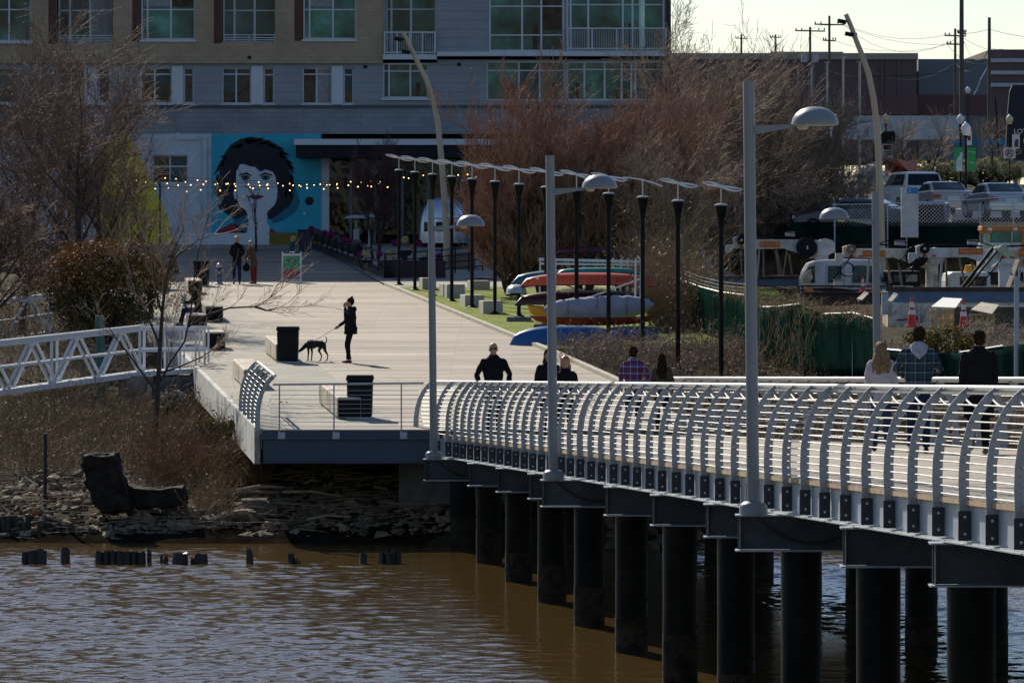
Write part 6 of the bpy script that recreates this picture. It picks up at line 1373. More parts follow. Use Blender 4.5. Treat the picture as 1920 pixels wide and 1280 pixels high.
tag(MB().pr(1500,550,1660,575,56,1.5,.2).build('flatbed',m_rust,loc=P(1580,575,56)),'dark rusty flatbed below the black pipe railing','truck bed')
# pickups
def glassy(x0,y0,x1,y1,s_,t_,n='window',d=-.02,m=None): return MB().pr(x0,y0,x1,y1,s_,.04,d).build(n,m or m_glt,t_)
m_glt=mglass('teal_vehicle_glass',(.02,.085,.09))
t=thing('pickup_truck','white crew cab pickup seen from the side behind the truck railing','pickup',P(1580,575,52))
MB().px([(1502,575),(1503,522),(1508,508),(1517,494),(1530,489),(1580,486),(1646,487),(1651,492),(1653,530),(1700,533),(1700,575)],52,1.9).build('body',m_wt,t,bevel=.06)
MB().px([(1510,520),(1516,501),(1528,497),(1528,530),(1512,530)],52,.05).build('windshield',m_glt,t).location.y=-.04
for x0,x1 in ((1554,1576),(1600,1642)): MB().pr(x0-2,498,x1+2,530,52,.02,-.012).build('window_seal',m_seam,t); glassy(x0,500,x1,528,52,t)
for x in (1548,1582,1636): MB().pr(x,496,x+1,572,52,.01,-.004).build('door_seam',m_seam,t)
for x in (1556,1590): MB().pr(x,536,x+8,538.5,52,.03,-.03).build('door_handle',m_bind,t)
MB().pr(1497,556,1700,560,52,.04,-.03).build('side_trim',m_seam,t)
MB().px([(1508,515),(1520,505),(1524,520),(1518,532),(1506,530)],53,.25).build('mirror',m_cr,t)
MB().pr(1512,534,1524,547,53,.1).build('turn_signal',M('amber_lens',(.6,.25,.02),.4),t)
t=thing('pickup_truck','white pickup cab with an orange beacon on its roof','pickup',P(1815,560,53))
MB().px([(1772,560),(1773,527),(1778,514),(1786,510),(1850,510),(1857,516),(1858,560)],53,2.2).build('body',m_wt,t,bevel=.06); glassy(1800,518,1850,536,53,t,'rear_window',m=m_gl3); glassy(1776,520,1782,540,53,t,'side_lens',m=m_mint)
MB().lathe([(0,0),(.22,0),(.20,.05),(.17,.24),(.0,.26)],P(1820,510,53)+V((0,.3,0)),14).build('beacon',M('orange_beacon',(.85,.36,.01),.35),t,smooth=True)
t=thing('parked_van','dark van with square rear windows between the crane masts','van',P(1700,560,52.5)); MB().pr(1668,508,1726,560,52.5,3).build('body',m_bin,t,bevel=.06); glassy(1676,516,1692,528,52.5,t); glassy(1698,515,1720,528,52.5,t,m=M('pale_glass',(.15,.16,.17),.2)); MB().pr(1672,536,1712,541,52.6,.1,-.1).build('bumper',m_wt,t)
# loader cab
m_lo=M('orange_loader_paint',(.50,.19,.03),.5,var=.12,dirt=(.25,.12,.04)); t=thing('wheel_loader','orange roofed loader cab with green tinted glass at the right edge','loader',P(1885,500,52))
MB().px([(1840,432),(1841,424),(1925,423),(1925,436),(1912,436),(1908,433),(1862,433),(1858,438),(1846,438)],52,1.4).build('roof',m_lo,t,bevel=.02)
for x0,x1 in ((1845,1856),(1896,1899),(1915,1925)): MB().pr(x0,434,x1,500,52,.1,.02).build('pillar',m_mint if x0<1900 else m_lo,t)
glassy(1856,434,1925,455,52,t,'windscreen',.1,mglass('green_cab_glass',(.05,.20,.16))); MB().pr(1838,455,1930,510,52,1.3,.05).build('body',m_wt,t)
for x in (1852,1900): MB().pr(x,427,x+8,432,52,.05,-.05).build('work_light',m_wpl,t)
R_=random.Random(31); cl_=[('black rubber hose coil hanging between the first two crane masts',1588,505,'hose coil'),('dark hose coil below the third boom',1700,492,'hose coil'),('coiled hose right of the third mast',1905,520,'hose coil')]
for lb,x,y,ct in cl_:
    c=P(x,y,55); tag(MB().tube([c+V((.24*math.cos(a*.7)*(1+.1*math.sin(a*3)),.05*math.sin(a),.24*math.sin(a*.7))) for a in range(20)],.022,6).build('hose_coil',m_bind,loc=c,smooth=True),lb,ct)
for k,(x,y,w_,h_,s_,m_,lb) in enumerate(((1572,540,16,14,54,m_cr,'small cream toolbox by the front mirror of the white pickup'),(1688,548,22,10,57,m_rust,'rusty metal box on the truck bed right of the far lamp post'),(1742,556,18,12,60,m_bind,'black tool chest on the cream body'),(1905,556,20,16,60,m_pal,'brown crate at the right edge beside the strut'),(1660,590,12,40,64,m_galv,'grey vertical tank beside the cream truck body'))):
    c=P(x,y,s_); t=thing('equipment_box',lb,'equipment box',c); MB().pr(x-w_/2,y-h_,x+w_/2,y,s_,.3).build('case',m_,t,bevel=.02); MB().pr(x-w_/2-1,y-h_-2,x+w_/2+1,y-h_,s_,.34,-.02).build('lid',m_seam,t,bevel=.01)
for k in range(9): x=1300+k*22; a=P(x,470+R_.uniform(-6,6),50.6); tag(MB().bar(P(x+R_.uniform(-8,8),520,50.6),a,.05).build('fence_stake',m_tang,loc=a),'slanting pale stake standing behind the first truck body','stake','stakes behind the first crane truck')
# cones, boards, pallets
m_cone=M('orange_red_cone',(.62,.05,.03),.5,var=.1); 
def cone(label,px_,yt,yb,s_):
    b=P(px_,yb,s_); H=(yb-yt)/s_; t=thing('traffic_cone',label,'traffic cone',b,'traffic cones'); r=H*.17; f=lambda u:r*(1-u)+r*.22*u
    MB().box(b+V((0,0,.02)),(r*2.6,r*2.6,.04)).build('foot',m_cone,t)
    for u0,u1,m_ in ((0,.40,m_cone),(.40,.56,m_wpl),(.56,.64,m_cone),(.64,.82,m_wpl),(.82,1,m_cone)): MB().lathe([(0,u0*H),(f(u0),u0*H),(f(u1),u1*H),(0,u1*H)],b,14).build('band',m_,t,smooth=True)
cone('tall orange cone with white bands left of the broken pallets',1710,556,612,66); cone('tall orange cone between the white board and the grey board',1807,561,614,66); cone('pale cone with an orange tip above the green fence',1618,518,548,56); cone('small orange cone beside the tangled trees',1284,504,518,52)
tag(MB().px([(1633,531),(1637,530),(1641,562),(1638,566)],57,.02).build('red_flag',m_redr,loc=P(1638,566,57)),'narrow red warning flag hanging beside the far lamp post','flag')
tag(MB().hexa([P(1746,576,70),P(1792,578,70),P(1804,561,67.5),P(1768,559,67.5),P(1746,574.5,70),P(1792,576.5,70),P(1804,559.5,67.5),P(1768,557.5,67.5)]).build('white_board',M('white_board_paint',(.75,.73,.68),.7,var=.06),loc=P(1770,576,70)),'sunlit white board lying on the broken pallets','board')
tag(MB().hexa([P(1820,582,69),P(1860,590,69),P(1873,573,67),P(1840,568,67),P(1820,580,69),P(1860,588,69),P(1873,571,67),P(1840,566,67)]).build('grey_board',m_wood,loc=P(1845,585,69)),'weathered grey board tilted right of the second tall cone','board')
tag(MB().hexa([P(1606,562,70),P(1616,564,70),P(1629,551,69),P(1621,548,69),P(1606,560,70),P(1616,562,70),P(1629,549,69),P(1621,546,69)]).build('pale_board',m_wood,loc=P(1612,562,70)),'short pale board on the green fence left of the far lamp','board')
tag(MB().hexa([P(1664,567,70),P(1672,569,70),P(1684,555,69),P(1676,550,69),P(1664,563,70),P(1672,565,70),P(1684,551,69),P(1676,548,69)]).build('pale_board',m_wood,loc=P(1670,567,70)),'short pale board right of the far lamp post','board')
m_pal=M('pallet_wood',(.62,.45,.24),.8,var=.3,vs=3)
def pallet(label,x0,x1,y0,y1,s_,n):
    t=thing('pallet',label,'pallet',P((x0+x1)/2,y1,s_))
    for i in range(n): x=x0+(x1-x0)*i/(n-1); MB().box(P(x,(y0+y1)/2,s_)+V((0,R_.uniform(-.1,.1),0)),(.10,.03,(y1-y0)/s_),0,R_.uniform(-.1,.1),R_.uniform(-.12,.12)).build('slat',m_pal,t)
    for y in (y0+3,(y0+y1)/2,y1-4): MB().bar(P(x0-4,y,s_)+V((0,.06,0)),P(x1+4,y+R_.uniform(-3,3),s_)+V((0,.06,0)),.09,.07).build('stringer',m_pal,t)
pallet('broken upright pallet under the white board',1748,1786,578,618,67,6); pallet('collapsed dark pallet under the grey board',1822,1862,588,625,68,5)
tag(MB().pr(1790,575,1930,640,65,.6,.3).build('debris_bin',M('dark_olive_metal',(.09,.075,.05),.8,var=.4,dirt=(.22,.17,.10)),loc=P(1860,640,65)),'low stained metal bin behind the pallets','bin')
R2=random.Random(12); sg=[]
for i in range(900): q=P(R2.uniform(1800,1925),R2.gauss(628,9),R2.uniform(70,76)); e=q+rvec(R2)*R2.uniform(.1,.45); sg.append((*q,*e,.006,.004))
tag(obj('dead_vines',segs_mesh('dead_vines',sg,3),m_tw_g),'grey dead branches heaped behind the overcoat man','vines',kind='stuff')
# ---------------------------------------------------------------- street on the rise
def ys(D): return pl(TR,D)
# dark screened chain link fence above the retaining edge
cf=thing('chain_link_fence','chain link fence with dark green screen along the top of the yard wall','fence',P(1740,470,49.5)); sc=49.6
MB().pr(1486,416,1836,474,sc,.03,.05).build('screen',Mscreen('black_green_screen',(.006,.022,.02),(.003,.01,.01)),cf)
tag(MB().pr(1836,408,1930,432,49.3,.3,.2).build('dark_planter_wall',m_bind,loc=P(1880,432,49.3)),'dark strip of wall below the silver sedan at the right','wall')
MB().pr(1838,416,1930,470,sc,.02,.3).build('lattice_slats',Mstripe('tan_slats',(.26,.23,.19),(.05,.045,.04),0,.09,.45,.8),cf)
for x in (1565,1664,1700,1838,1900): MB().tube([P(x,476,sc),P(x,380,sc)],.028,8).build('post',m_galv,cf)
MB().tube([P(1560,384,sc),P(1664,382,sc),P(1800,376,sc),P(1930,366,sc)],.020,6).build('top_rail',m_galv,cf)
g=MB(); x=1560
while x<1920:
    g.tube([P(x,424,sc),P(min(x+42,1925),424-min(42,1925-x),sc)],.0045,3); g.tube([P(x+42,424,sc),P(x,382,sc)],.0045,3); x+=7
cl=g.build('wire_mesh',m_galv,cf)
m_tyre=M('tyre_rubber',(.014,.014,.015),.8); m_red_l=M('red_tail_lamp',(.30,.012,.012),.25,spec=.6); m_cgl=mglass('car_glass',(.05,.075,.085))
def car(label,px_,py,s_,yaw,col,kind='sedan',name='parked_car'):
    b=P(px_,py,s_); t=thing(name,label,'car',b,'cars on the street behind the fence'); W=.90 if kind!='suv' else .96; H={'sedan':1.42,'suv':1.75,'van':1.95}[kind]; Lh=2.3
    c_,s__=math.cos(R(yaw)),math.sin(R(yaw)); tr=lambda g:(setattr(g,'v',[(b.x+x*c_-y*s__,b.y+x*s__+y*c_,b.z+z) for x,y,z in g.v]),g)[1]
    # local: x right, y forward (away), rear at y=-Lh
    belt=.92 if kind=='sedan' else 1.08
    if kind=='sedan': prof=[(-2.3,.30),(-2.3,.62),(-2.22,.98),(-1.75,1.04),(1.05,.98),(2.1,.78),(2.28,.55),(2.28,.28)]; roof=[(-1.65,1.03),(-.95,1.38),(-.2,H),(.35,1.38),(1.15,.97)]
    elif kind=='suv': prof=[(-2.3,.34),(-2.32,.70),(-2.26,1.06),(1.1,1.06),(2.15,.92),(2.3,.60),(2.3,.32)]; roof=[(-2.22,1.05),(-1.98,1.68),(-1.5,H),(.1,H-.02),(.45,1.65),(1.15,1.05)]
    else: prof=[(-2.4,.34),(-2.4,1.1),(1.5,1.1),(2.3,.95),(2.4,.6),(2.4,.32)]; roof=[(-2.38,1.1),(-2.3,1.85),(-2.1,H),(.8,H),(1.1,1.85),(1.7,1.1)]
    def sh(pr,w0,w1,zr):
        g=MB(); n=len(pr); vs=[]
        for sgn in (-1,1):
            for y,z in pr: w_=w0+(w1-w0)*max(0,min(1,(z-zr)/(H-zr))); vs.append((sgn*w_,y,z))
        return g.add(vs,[tuple(range(n)),tuple(range(2*n-1,n-1,-1))]+[(i,(i+1)%n,(i+1)%n+n,i+n) for i in range(n)])
    tr(sh(prof,W,W,0)).build('body',col,t,bevel=.07); tr(sh(roof,W*.93,W*.74,belt)).build('cabin',col,t,bevel=.06)
    # glass sits just proud of the cabin
    def lerp(a,b_,u): return (a[0]+(b_[0]-a[0])*u,a[1]+(b_[1]-a[1])*u)
    def hw(z): return W*.93+(W*.74-W*.93)*max(0,min(1,(z-belt)/(H-belt)))
    for nm,(p0,p1),u0,u1,so in (('rear_window',(roof[0],roof[1] if kind!='sedan' else roof[1]),.15,.93,-1),('windshield',(roof[-1],roof[-2]),.12,.93,1)):
        a=lerp(p0,p1,u0); c=lerp(p0,p1,u1); g=MB(); nrm=V((0,-(c[1]-a[1]),(c[0]-a[0]))).normalized()*.03*(1 if so<0 else -1); 
        if so<0 and kind!='sedan': nrm=V((0,-.03,.01))
        if nrm.z<0: nrm=-nrm if kind=='sedan' else nrm
        A=[V((-hw(a[1])*.86,a[0],a[1])),V((hw(a[1])*.86,a[0],a[1])),V((hw(c[1])*.90,c[0],c[1])),V((-hw(c[1])*.90,c[0],c[1]))]; g.prism([q+nrm*.2 for q in A],nrm); tr(g).build(nm,m_cgl if kind=='sedan' else m_gl3,t)
    for sgn in (-1,1):
        zb_,zt_=belt+.08,H-.12; y0=roof[0][0]+.35; y1=roof[-1][0]-.35; g=MB(); A=[V((sgn*(hw(zb_)+.012),y0,zb_)),V((sgn*(hw(zb_)+.012),y1,zb_)),V((sgn*(hw(zt_)+.012),y1-.45,zt_)),V((sgn*(hw(zt_)+.012),y0+.45 if kind=='sedan' else y0+.1,zt_))]; g.prism(A,(sgn*.012,0,0)); tr(g).build('side_window',m_cgl,t)
        for y in (-1.4,1.45):
            g=MB().tube([(sgn*(W-.22),y,.33),(sgn*(W+.01),y,.33)],.33,18); wl=tr(g).build('wheel',m_tyre,t); tr(MB().tube([(sgn*(W+.0),y,.33),(sgn*(W+.02),y,.33)],.19,12)).build('rim',m_galv,wl)
        z=.78 if kind=='sedan' else .98; g=MB().prism([V((sgn*W*.98,-2.34,z-.09)),V((sgn*W*.60,-2.34,z-.05)),V((sgn*W*.55,-2.34,z+.08)),V((sgn*W*.96,-2.34,z+.10))],(0,.10,0)); tr(g).build('tail_lamp',m_red_l,t)
        tr(MB().box((sgn*(W+.1),.75,belt+.08),(.16,.1,.14))).build('mirror',col,t)
        tr(MB().prism([V((sgn*W*.95,2.31,.62)),V((sgn*W*.6,2.31,.60)),V((sgn*W*.6,2.31,.72)),V((sgn*W*.95,2.31,.76))],(0,-.05,0))).build('headlight',m_wpl,t)
    tr(MB().b(-.26,.26,-2.345,-2.30,.62,.78)).build('number_plate',m_wpl,t); tr(MB().b(-W*.92,W*.92,-2.37,-2.2,.30,.46)).build('bumper',m_bind if kind!='sedan' else col,t,bevel=.03)
    return t
c_sil=M('silver_car_paint',(.40,.42,.46),.3,metal=.5,var=.04); c_wht=M('white_car_paint',(.66,.66,.64),.35,var=.03); c_bei=M('champagne_car_paint',(.42,.38,.34),.3,metal=.4,var=.04); c_blu=M('blue_grey_car_paint',(.10,.13,.18),.25,metal=.4,var=.05); c_dk=M('dark_car_paint',(.03,.035,.045),.25,metal=.3)
car('white SUV with dark rear window on the street',1706,397,42.5,12,c_wht,'suv'); car('champagne sedan right beside the white SUV',1764,403,44,8,c_bei); car('silver sedan with red tail lamps, rightmost car',1868,409,46.5,9,c_sil)
car('blue grey estate seen through the chain link, nearest the yard',1742,472,48,172,c_blu,'van'); car('dark car seen through the chain link left of the blue grey one',1688,470,48,175,c_dk,'suv'); car('blue grey saloon roof seen left of the far lamp above the dark fence screen',1604,440,48,70,c_blu)
# info pylon
t=thing('info_pylon','pale grey information pylon with a blue square at its top','sign',P(1705,445,50.9)); MB().pr(1690,351,1722,445,50.9,.15).build('slab',M('light_grey_panel',(.45,.46,.48),.6),t); MB().pr(1701,352,1722,363,50.9,.03,-.015).build('blue_square',M('sign_blue',(.02,.20,.48),.5),t); text('letter','i',m_wpl,t,.22,P(1706,357,50.9)+V((0,-.025,0)))
# road closed barricade, rubble, netting, barrels
m_wts=M('white_sign_face',(.75,.75,.75),.5,var=.03); m_blt=M('black_lettering',(.012,.012,.012),.6)
t=thing('road_closed_barricade','white road closed sign on an orange striped barricade','barricade',P(1670,366,38)); MB().pr(1654,333,1682,356,38,.04).build('sign_face',m_wts,t)
text('lettering','ROAD\nCLOSED',m_blt,t,.26,P(1668,345,38)+V((0,-.01,0)),sx=.72)
for i in range(7): MB().pr(1654+i*6,324,1660+i*6,330,38,.04).build('board_stripe',m_cone if i%2 else m_wpl,t)
for x in (1657,1679): MB().bar(P(x,324,38)+V((0,.06,0)),P(x,368,38)+V((0,.06,0)),.06).build('leg',m_galv,t)
rough('rubble_heap',[(1592,350),(1604,338),(1614,322),(1628,312),(1640,309),(1650,314),(1662,330),(1670,350)],36,2.0,M('white_sheeting',(.70,.70,.68),.7,var=.15,vs=3,bmp=1,bs=5),'heap of rubble under bright white sheeting by the road works','rubble heap',.22)
tag(MB().pr(1627,320,1669,344,36.6,.06).build('site_board',M('pale_blue_board',(.20,.30,.46),.6),loc=P(1648,344,36.6)),'pale blue board standing before the white heap','board')
m_net=M('orange_netting',(.42,.12,.075),.7,var=.3,vs=3)
g=MB(); q=[P(1662,300,33),P(1680,297,33.5),P(1700,302,33),P(1718,298,32.6),P(1721,340,32.6),P(1690,342,33.4),P(1664,338,33)]; g.prism(q,(0,.03,0)); tag(g.build('safety_netting',m_net,loc=q[0]),'orange safety netting draped round the road works','netting')
for k,(x,y0,y1) in enumerate(((1598,340,371),(1616,343,370))):
    b=P(x,y1,41); H=(y1-y0)/41; t=thing('traffic_barrel',['left','right'][k]+' orange and white striped barrel behind the far lamp dome','barrel',b,'striped barrels')
    for i in range(5): MB().lathe([(0,i*H/5),(.13,i*H/5),(.12,(i+1)*H/5),(0,(i+1)*H/5)],b,12).build('band',m_wpl if i%2 else m_cone,t)
# acorn lamps
m_ac=M('acorn_glass_warm',(.62,.56,.32),.35,var=.05); m_acw=M('acorn_glass_white',(.70,.72,.74),.3,var=.04)
def acorn(label,x,yt,s_,Hp,m_,k=1.0,sz=1.0):
    tp=P(x,yt,s_); b=V((tp.x,tp.y,tp.z-Hp)); t=thing('acorn_lamp',label,'street lamp',b,'black acorn lamps on the street'); 
    MB().lathe([(0,0),(.16,0),(.16,.12),(.09,.30),(.06,.5),(.05,Hp-.75*sz),(.09,Hp-.72*sz),(.11,Hp-.62*sz),(0,Hp-.62*sz)],b,12).build('post',m_pole,t,smooth=True)
    MB().lathe([(0,Hp-.62*sz),(.11*sz,Hp-.62*sz),(.21*sz,Hp-.40*sz),(.22*sz,Hp-.28*sz),(.15*sz,Hp-.14*sz),(.07*sz,Hp-.08*sz),(.05*sz,Hp-.03*sz),(0,Hp)],b,16).build('globe',m_,t,smooth=True); return t,b
acorn('acorn lamp among the tangled trees, behind the nearest dome',1568,213,31,4.6,m_ac); acorn('acorn lamp above the traffic signal box',1661,213,31,4.6,m_ac); acorn('white acorn lamp directly behind the green banners',1801,213,32,4.8,m_acw); acorn('warm acorn lamp on the pole with the turn sign',1893,214,31,4.7,m_ac); acorn('small distant acorn lamp below the tall utility pole',1815,162,22,5.0,m_acw)
t,b=acorn('large clear acorn lamp post carrying two green banners',1811,228,40,4.75,m_acw,sz=1.05); sc=40
m_gb=M('banner_green',(.02,.27,.08),.6,var=.08); m_gw=M('banner_grey_figure',(.42,.50,.55),.6)
for x0,x1 in ((1789,1806),(1814,1830)): MB().pr(x0,275,x1,321,sc,.02).build('banner',m_gb,t); MB().bar(P(x0,275,sc),P(x1,275,sc),.03).build('banner_arm',m_pole,t)
MB().px([(1793,321),(1792,305),(1795,296),(1800,291),(1799,287),(1803,285),(1806,289),(1804,300),(1805,321)],sc,.012).build('banner_figure',m_gw,t).location.y=-.015
for (x0,y0,x1,y1) in ((1815,284,1828,286),(1818,303,1827,307)): MB().bar(P(x0,y0,sc)+V((0,-.012,0)),P(x1,y1,sc)+V((0,-.012,0)),.04,.03).build('banner_mark',m_gw,t)
# signs
t=thing('turn_sign','square white sign with a red circle forbidding u turns','sign',P(1893,345,31)); MB().pr(1882,277,1904,297,31.2,.03).build('sign_face',m_wts,t)
def ring(cx,cy,r0,r1,s_,m_,n,par,d): 
    g=MB(); c=P(cx,cy,s_); k=28; vs=[]; 
    for i in range(k):
        a=2*math.pi*i/k
        for r_ in (r0,r1):
            for yy in (d,d-.01): vs.append((c.x+r_/s_*math.cos(a),c.y+yy,c.z+r_/s_*math.sin(a)))
    fs=[]
    for i in range(k):
        j=(i+1)%k; a,b_=4*i,4*j; fs+=[(a,b_,b_+1,a+1),(a+2,a+3,b_+3,b_+2),(a+1,b_+1,b_+3,a+3),(a,a+2,b_+2,b_)]
    return g.add(vs,fs).build(n,m_,par)
ring(1893,287,6.6,8.4,31.2,m_redr,'red_ring',t,-.01)
g=MB(); s3=31.2; g.tube([P(x,y,s3)+V((0,-.014,0)) for x,y in ((1896,292),(1896,286),(1895,283),(1893,282),(1891,283),(1890,286),(1890,289))],.035,4); g.px([(1887,288),(1893,288),(1890,292)],s3,.01); g.build('arrow',m_blt,t); MB().bar(P(1887.5,281.5,s3)+V((0,-.045,0)),P(1898.5,292.5,s3)+V((0,-.045,0)),.05,.01).build('slash',m_redr,t)
MB().bar(P(1893,297,s3)+V((0,.02,0)),P(1893,340,s3)+V((0,.02,0)),.05).build('bracket',m_pole,t)
t=thing('lot_sign','tall navy sign board with white letters cut by the right frame edge','sign',P(1905,300,31)); MB().px([(1889,215),(1893,172),(1898,160),(1960,158),(1960,300),(1885,300)],30.5,.3).build('board',M('navy_sign',(.008,.010,.022),.6),t)
text('lettering','LOT',m_wts,t,.42,P(1913,247,30.5)+V((0,-.02,0))); text('lettering','N',m_wts,t,.42,P(1923,265,30.5)+V((0,-.02,0)))
t=thing('portrait_banner','small white banner with a brown portrait shape beside the turn sign','banner',P(1905,280,31.4)); MB().pr(1898,252,1912,279,31.6,.02).build('cloth',m_wts,t); MB().px([(1902,276),(1902,268),(1904,262),(1908,261),(1910,265),(1909,271),(1911,276)],31.6,.01).build('portrait_shape',M('brown_print',(.12,.06,.05),.7),t).location.y=-.012
t=thing('white_banner','small white banner behind the green banner post','banner',P(1816,272,34)); MB().pr(1811,246,1822,272,34,.02).build('cloth',m_wts,t); MB().pr(1814,255,1820,264,34.1,.01,-.01).build('print',m_plip,t)
t=thing('signal_box','black traffic signal head beneath the warm acorn lamp','traffic signal',P(1665,345,32)); MB().px([(1650,252),(1655,247),(1676,246),(1679,250),(1679,268),(1672,274),(1656,274),(1650,268)],32,.3).build('housing',m_bind,t); MB().bar(P(1664,274,32)+V((0,.1,0)),P(1665,350,32)+V((0,.1,0)),.10).build('post',m_pole,t)
t=thing('parking_sign','small sign panel with dark top half below the signal head','sign',P(1665,296,32)); MB().pr(1655,270,1674,296,32.3,.03).build('face',M('grey_sign_face',(.42,.42,.42),.6),t); MB().pr(1657,272,1672,281,32.3,.02,-.01).build('dark_top',m_bind,t)
for y in (284,289): MB().pr(1657,y,1672,y+2,32.3,.02,-.01).build('print_line',m_bind,t)
tag(MB().pr(1586,262,1594,277,31,.2).build('orange_signal',m_cone,loc=P(1590,277,31)),'small red orange box on the traffic pole among the branches','signal')
# site fence with blue banner at right, white low wall, shed
t=thing('site_hoarding','grey site fence topped by a blue banner with pale rings','fence',P(1830,312,28)); MB().pr(1776,272,1925,312,28,.1).build('grey_panels',Mstripe('grey_hoarding',(.16,.16,.18),(.07,.07,.08),0,1.1,.06),t); MB().pr(1776,262,1925,272,28,.12).build('blue_banner',M('banner_blue',(.02,.16,.32),.6),t)
for i in range(6): ring(1850+i*13,267,2.4,3.6,28.2,M('light_blue_ring',(.10,.38,.55),.6),'ring',t,-.06)
# distant buildings
m_bb=Mstripe('brown_cladding',(.125,.085,.09),(.08,.055,.06),0,4.2,.03,.8,var=.06,vs=.05); m_cr2=M('cream_parapet',(.30,.27,.23),.8,var=.05); m_rb=M('red_brown_base',(.13,.065,.068),.8,var=.1,vs=.2); m_gb2=M('grey_block_building',(.15,.17,.185),.8,var=.05)
bb=thing('brick_warehouse','long brown warehouse with cream parapet behind the trees','building',P(1490,300,20)); MB().pr(1180,112,1719,300,20,40).build('wall',m_bb,bb); MB().pr(1178,100,1721,112,20,40.5,-.3).build('parapet',m_cr2,bb); MB().pr(1450,95,1585,100,20,10,3).build('raised_parapet',m_cr2,bb)
MB().pr(1180,178,1721,215,20,.2,-.25).build('base_band',m_rb,bb)
for x in (1652,1684): MB().pr(x,112,x+1.5,178,20,.2,-.2).build('downpipe',m_gb2,bb)
gb=thing('grey_block','grey building block between the brown warehouse and the banded one','building',P(1790,300,19.6)); MB().pr(1722,111,1856,300,19.6,30).build('wall',m_gb2,gb); MB().pr(1722,178,1856,215,19.6,.2,-.25).build('base_band',m_rb,gb)
rb_=thing('banded_building','dark brown building with white horizontal bands at the right edge','building',P(1900,300,18)); MB().pr(1856,93,2100,300,18,40).build('wall',m_bb,rb_)
for y in (113,136,159): MB().pr(1858,y-3,2100,y+4,18,.3,-.35).build('white_band',m_gb2 if False else M('white_band',(.38,.42,.48),.7),rb_)
tag(MB().pr(1560,217,1810,262,24,3).build('white_shed',M('white_metal_shed',(.42,.46,.52),.6,var=.04),loc=P(1690,262,24)),'long low white shed in front of the brown warehouse','shed')
# utility poles
m_up=M('weathered_pole',(.10,.085,.07),.85,var=.2)
def upole(label,x,yt,yb,s_,r_,arms=(),extra=None):
    b=P(x,yb,s_); t=thing('utility_pole',label,'utility pole',b,'utility poles'); MB().tube([b,P(x,yt,s_)],[r_*1.15,r_*.85],10).build('pole',m_up,t,smooth=True)
    for (y,hw_) in arms:
        MB().bar(P(x-hw_,y,s_)+V((0,-.15,0)),P(x+hw_,y+1,s_)+V((0,-.15,0)),.12).build('crossarm',m_up,t)
        for u in (-1,-.6,.6,1): MB().lathe([(0,0),(.06,0),(.07,.1),(.04,.2),(0,.2)],P(x+hw_*u*.95,y-1,s_)+V((0,-.15,0)),8).build('insulator',m_galv,t)
    if extra:
        for (dx,dy,w_,h_) in extra: MB().lathe([(0,0),(w_/2,0),(w_/2,h_),(0,h_)],P(x+dx,dy,s_)+V((0,-.2,0)),12).build('transformer',m_galv,t)
    return t
upole('tallest thick utility pole cut by the top of the photo',1803,-12,300,24,.19,((62,8),)); upole('utility pole right of the tallest one, without crossarms',1855,33,260,24,.14); upole('slim utility pole just left of the tallest one',1791,54,262,22,.12,((67,20),(83,16)),)
upole('utility pole with wide crossarm left of the tan lamp head',1555,30,262,21,.12,((46,28),(76,12))); upole('utility pole with two pale transformers',1519,51,240,21,.12,((58,28),),((-11,117,.6,.75),(9,117,.6,.75)))
upole('distant small utility pole in the middle of the sky',1454,65,160,15,.14,((70,10),)); upole('distant small utility pole nearest the tall bare tree',1390,65,160,15,.14,((72,11),))
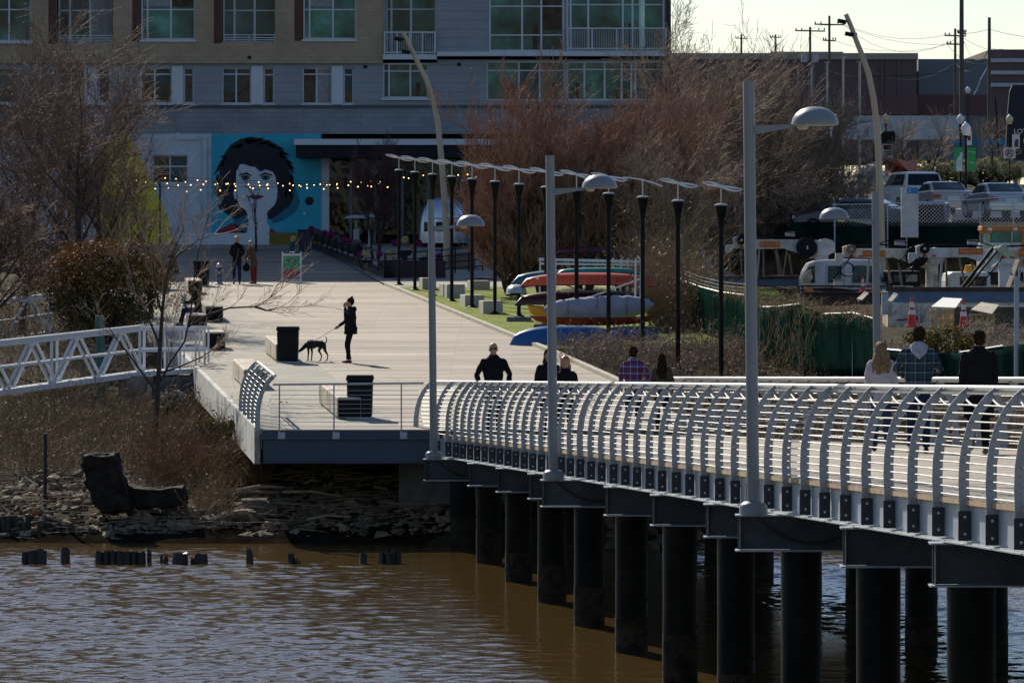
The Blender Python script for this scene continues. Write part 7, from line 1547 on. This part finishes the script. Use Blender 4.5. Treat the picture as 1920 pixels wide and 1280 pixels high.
def wire(label,pts,r_=.018):
    P0=[P(*p_) for p_ in pts]; out_=[]
    for a,b in zip(P0,P0[1:]):
        for k in range(8): u=k/8; out_.append(a.lerp(b,u)-V((0,0,1))*(a-b).length*.035*4*u*(1-u))
    out_.append(P0[-1]); return tag(MB().tube(out_,r_,4).build('overhead_wire',m_bind,loc=P0[0]),label,'wire','overhead wires')
wl=[((1527,46,21),(1583,46,21),(1775,66,22)),((1500,58,21),(1545,46,21)),((1565,77,21),(1776,84,22),(1880,100,24)),((1543,77,21),(1519,60,21),(1454,70,15),(1390,72,15)),((1583,48,21),(1811,63,24),(1855,55,24),(1960,72,24)),((1580,47,21),(1808,80,22),(1855,90,24),(1960,100,24)),((1620,125,24),(1791,118,22),(1855,92,24)),((1600,140,24),(1803,130,24),(1850,110,24)),((1803,70,24),(1857,95,24),(1875,92,24),(1960,96,24)),((1530,118,21),(1640,135,22),(1795,122,22))]
wn=['top wire from the wide crossarm to the slim pole','short wire joining the two left crossarms','lower wire from the wide crossarm to the right','thin wire running left to the two distant poles','wire from the wide crossarm over the tallest pole to the right edge','sagging wire crossing behind the tan lamp head','heavy black wire sagging left of the tallest pole','lowest bright wire below the heavy black one','short black wire right of the tallest pole','long low wire in front of the brown warehouse']
for p_,n_ in zip(wl,wn): wire(n_,p_,.028 if 'heavy' in n_ else .016)
g=MB().tube([P(1856,110,24),P(1850,130,24),P(1838,150,24),P(1832,168,24),P(1826,178,24)],.05,6); tag(g.build('guy_cable',m_galv,loc=P(1856,110,24)),'bundle of pale cables slanting down from the armless pole','cable')
for k,(x,yt,yb) in enumerate(((1522,122,250),(1551,118,300),(1581,108,372),(1612,117,372))):
    b=P(x,yb,33+k); t=thing('flagpole',['leftmost thin grey pole among the branches','second thin grey pole among the branches','third thin grey pole, behind the nearest lamp dome','rightmost thin grey pole, left of the curved tan lamp'][k],'pole',b,'thin grey poles with flat tops'); MB().tube([b,P(x,yt,33+k)],.065,8).build('shaft',m_steel,t,smooth=True); MB().lathe([(0,0),(.16,0),(.18,.06),(0,.06)],P(x,yt,33+k),12).build('top_plate',m_steel,t)
q=P(1812,172,40); t=tag(MB().tube([P(1876,345,30),P(1866,182,30)],.05,8).build('sign_pole',m_pole,loc=P(1876,345,30)),'slim black pole left of the navy sign','pole')
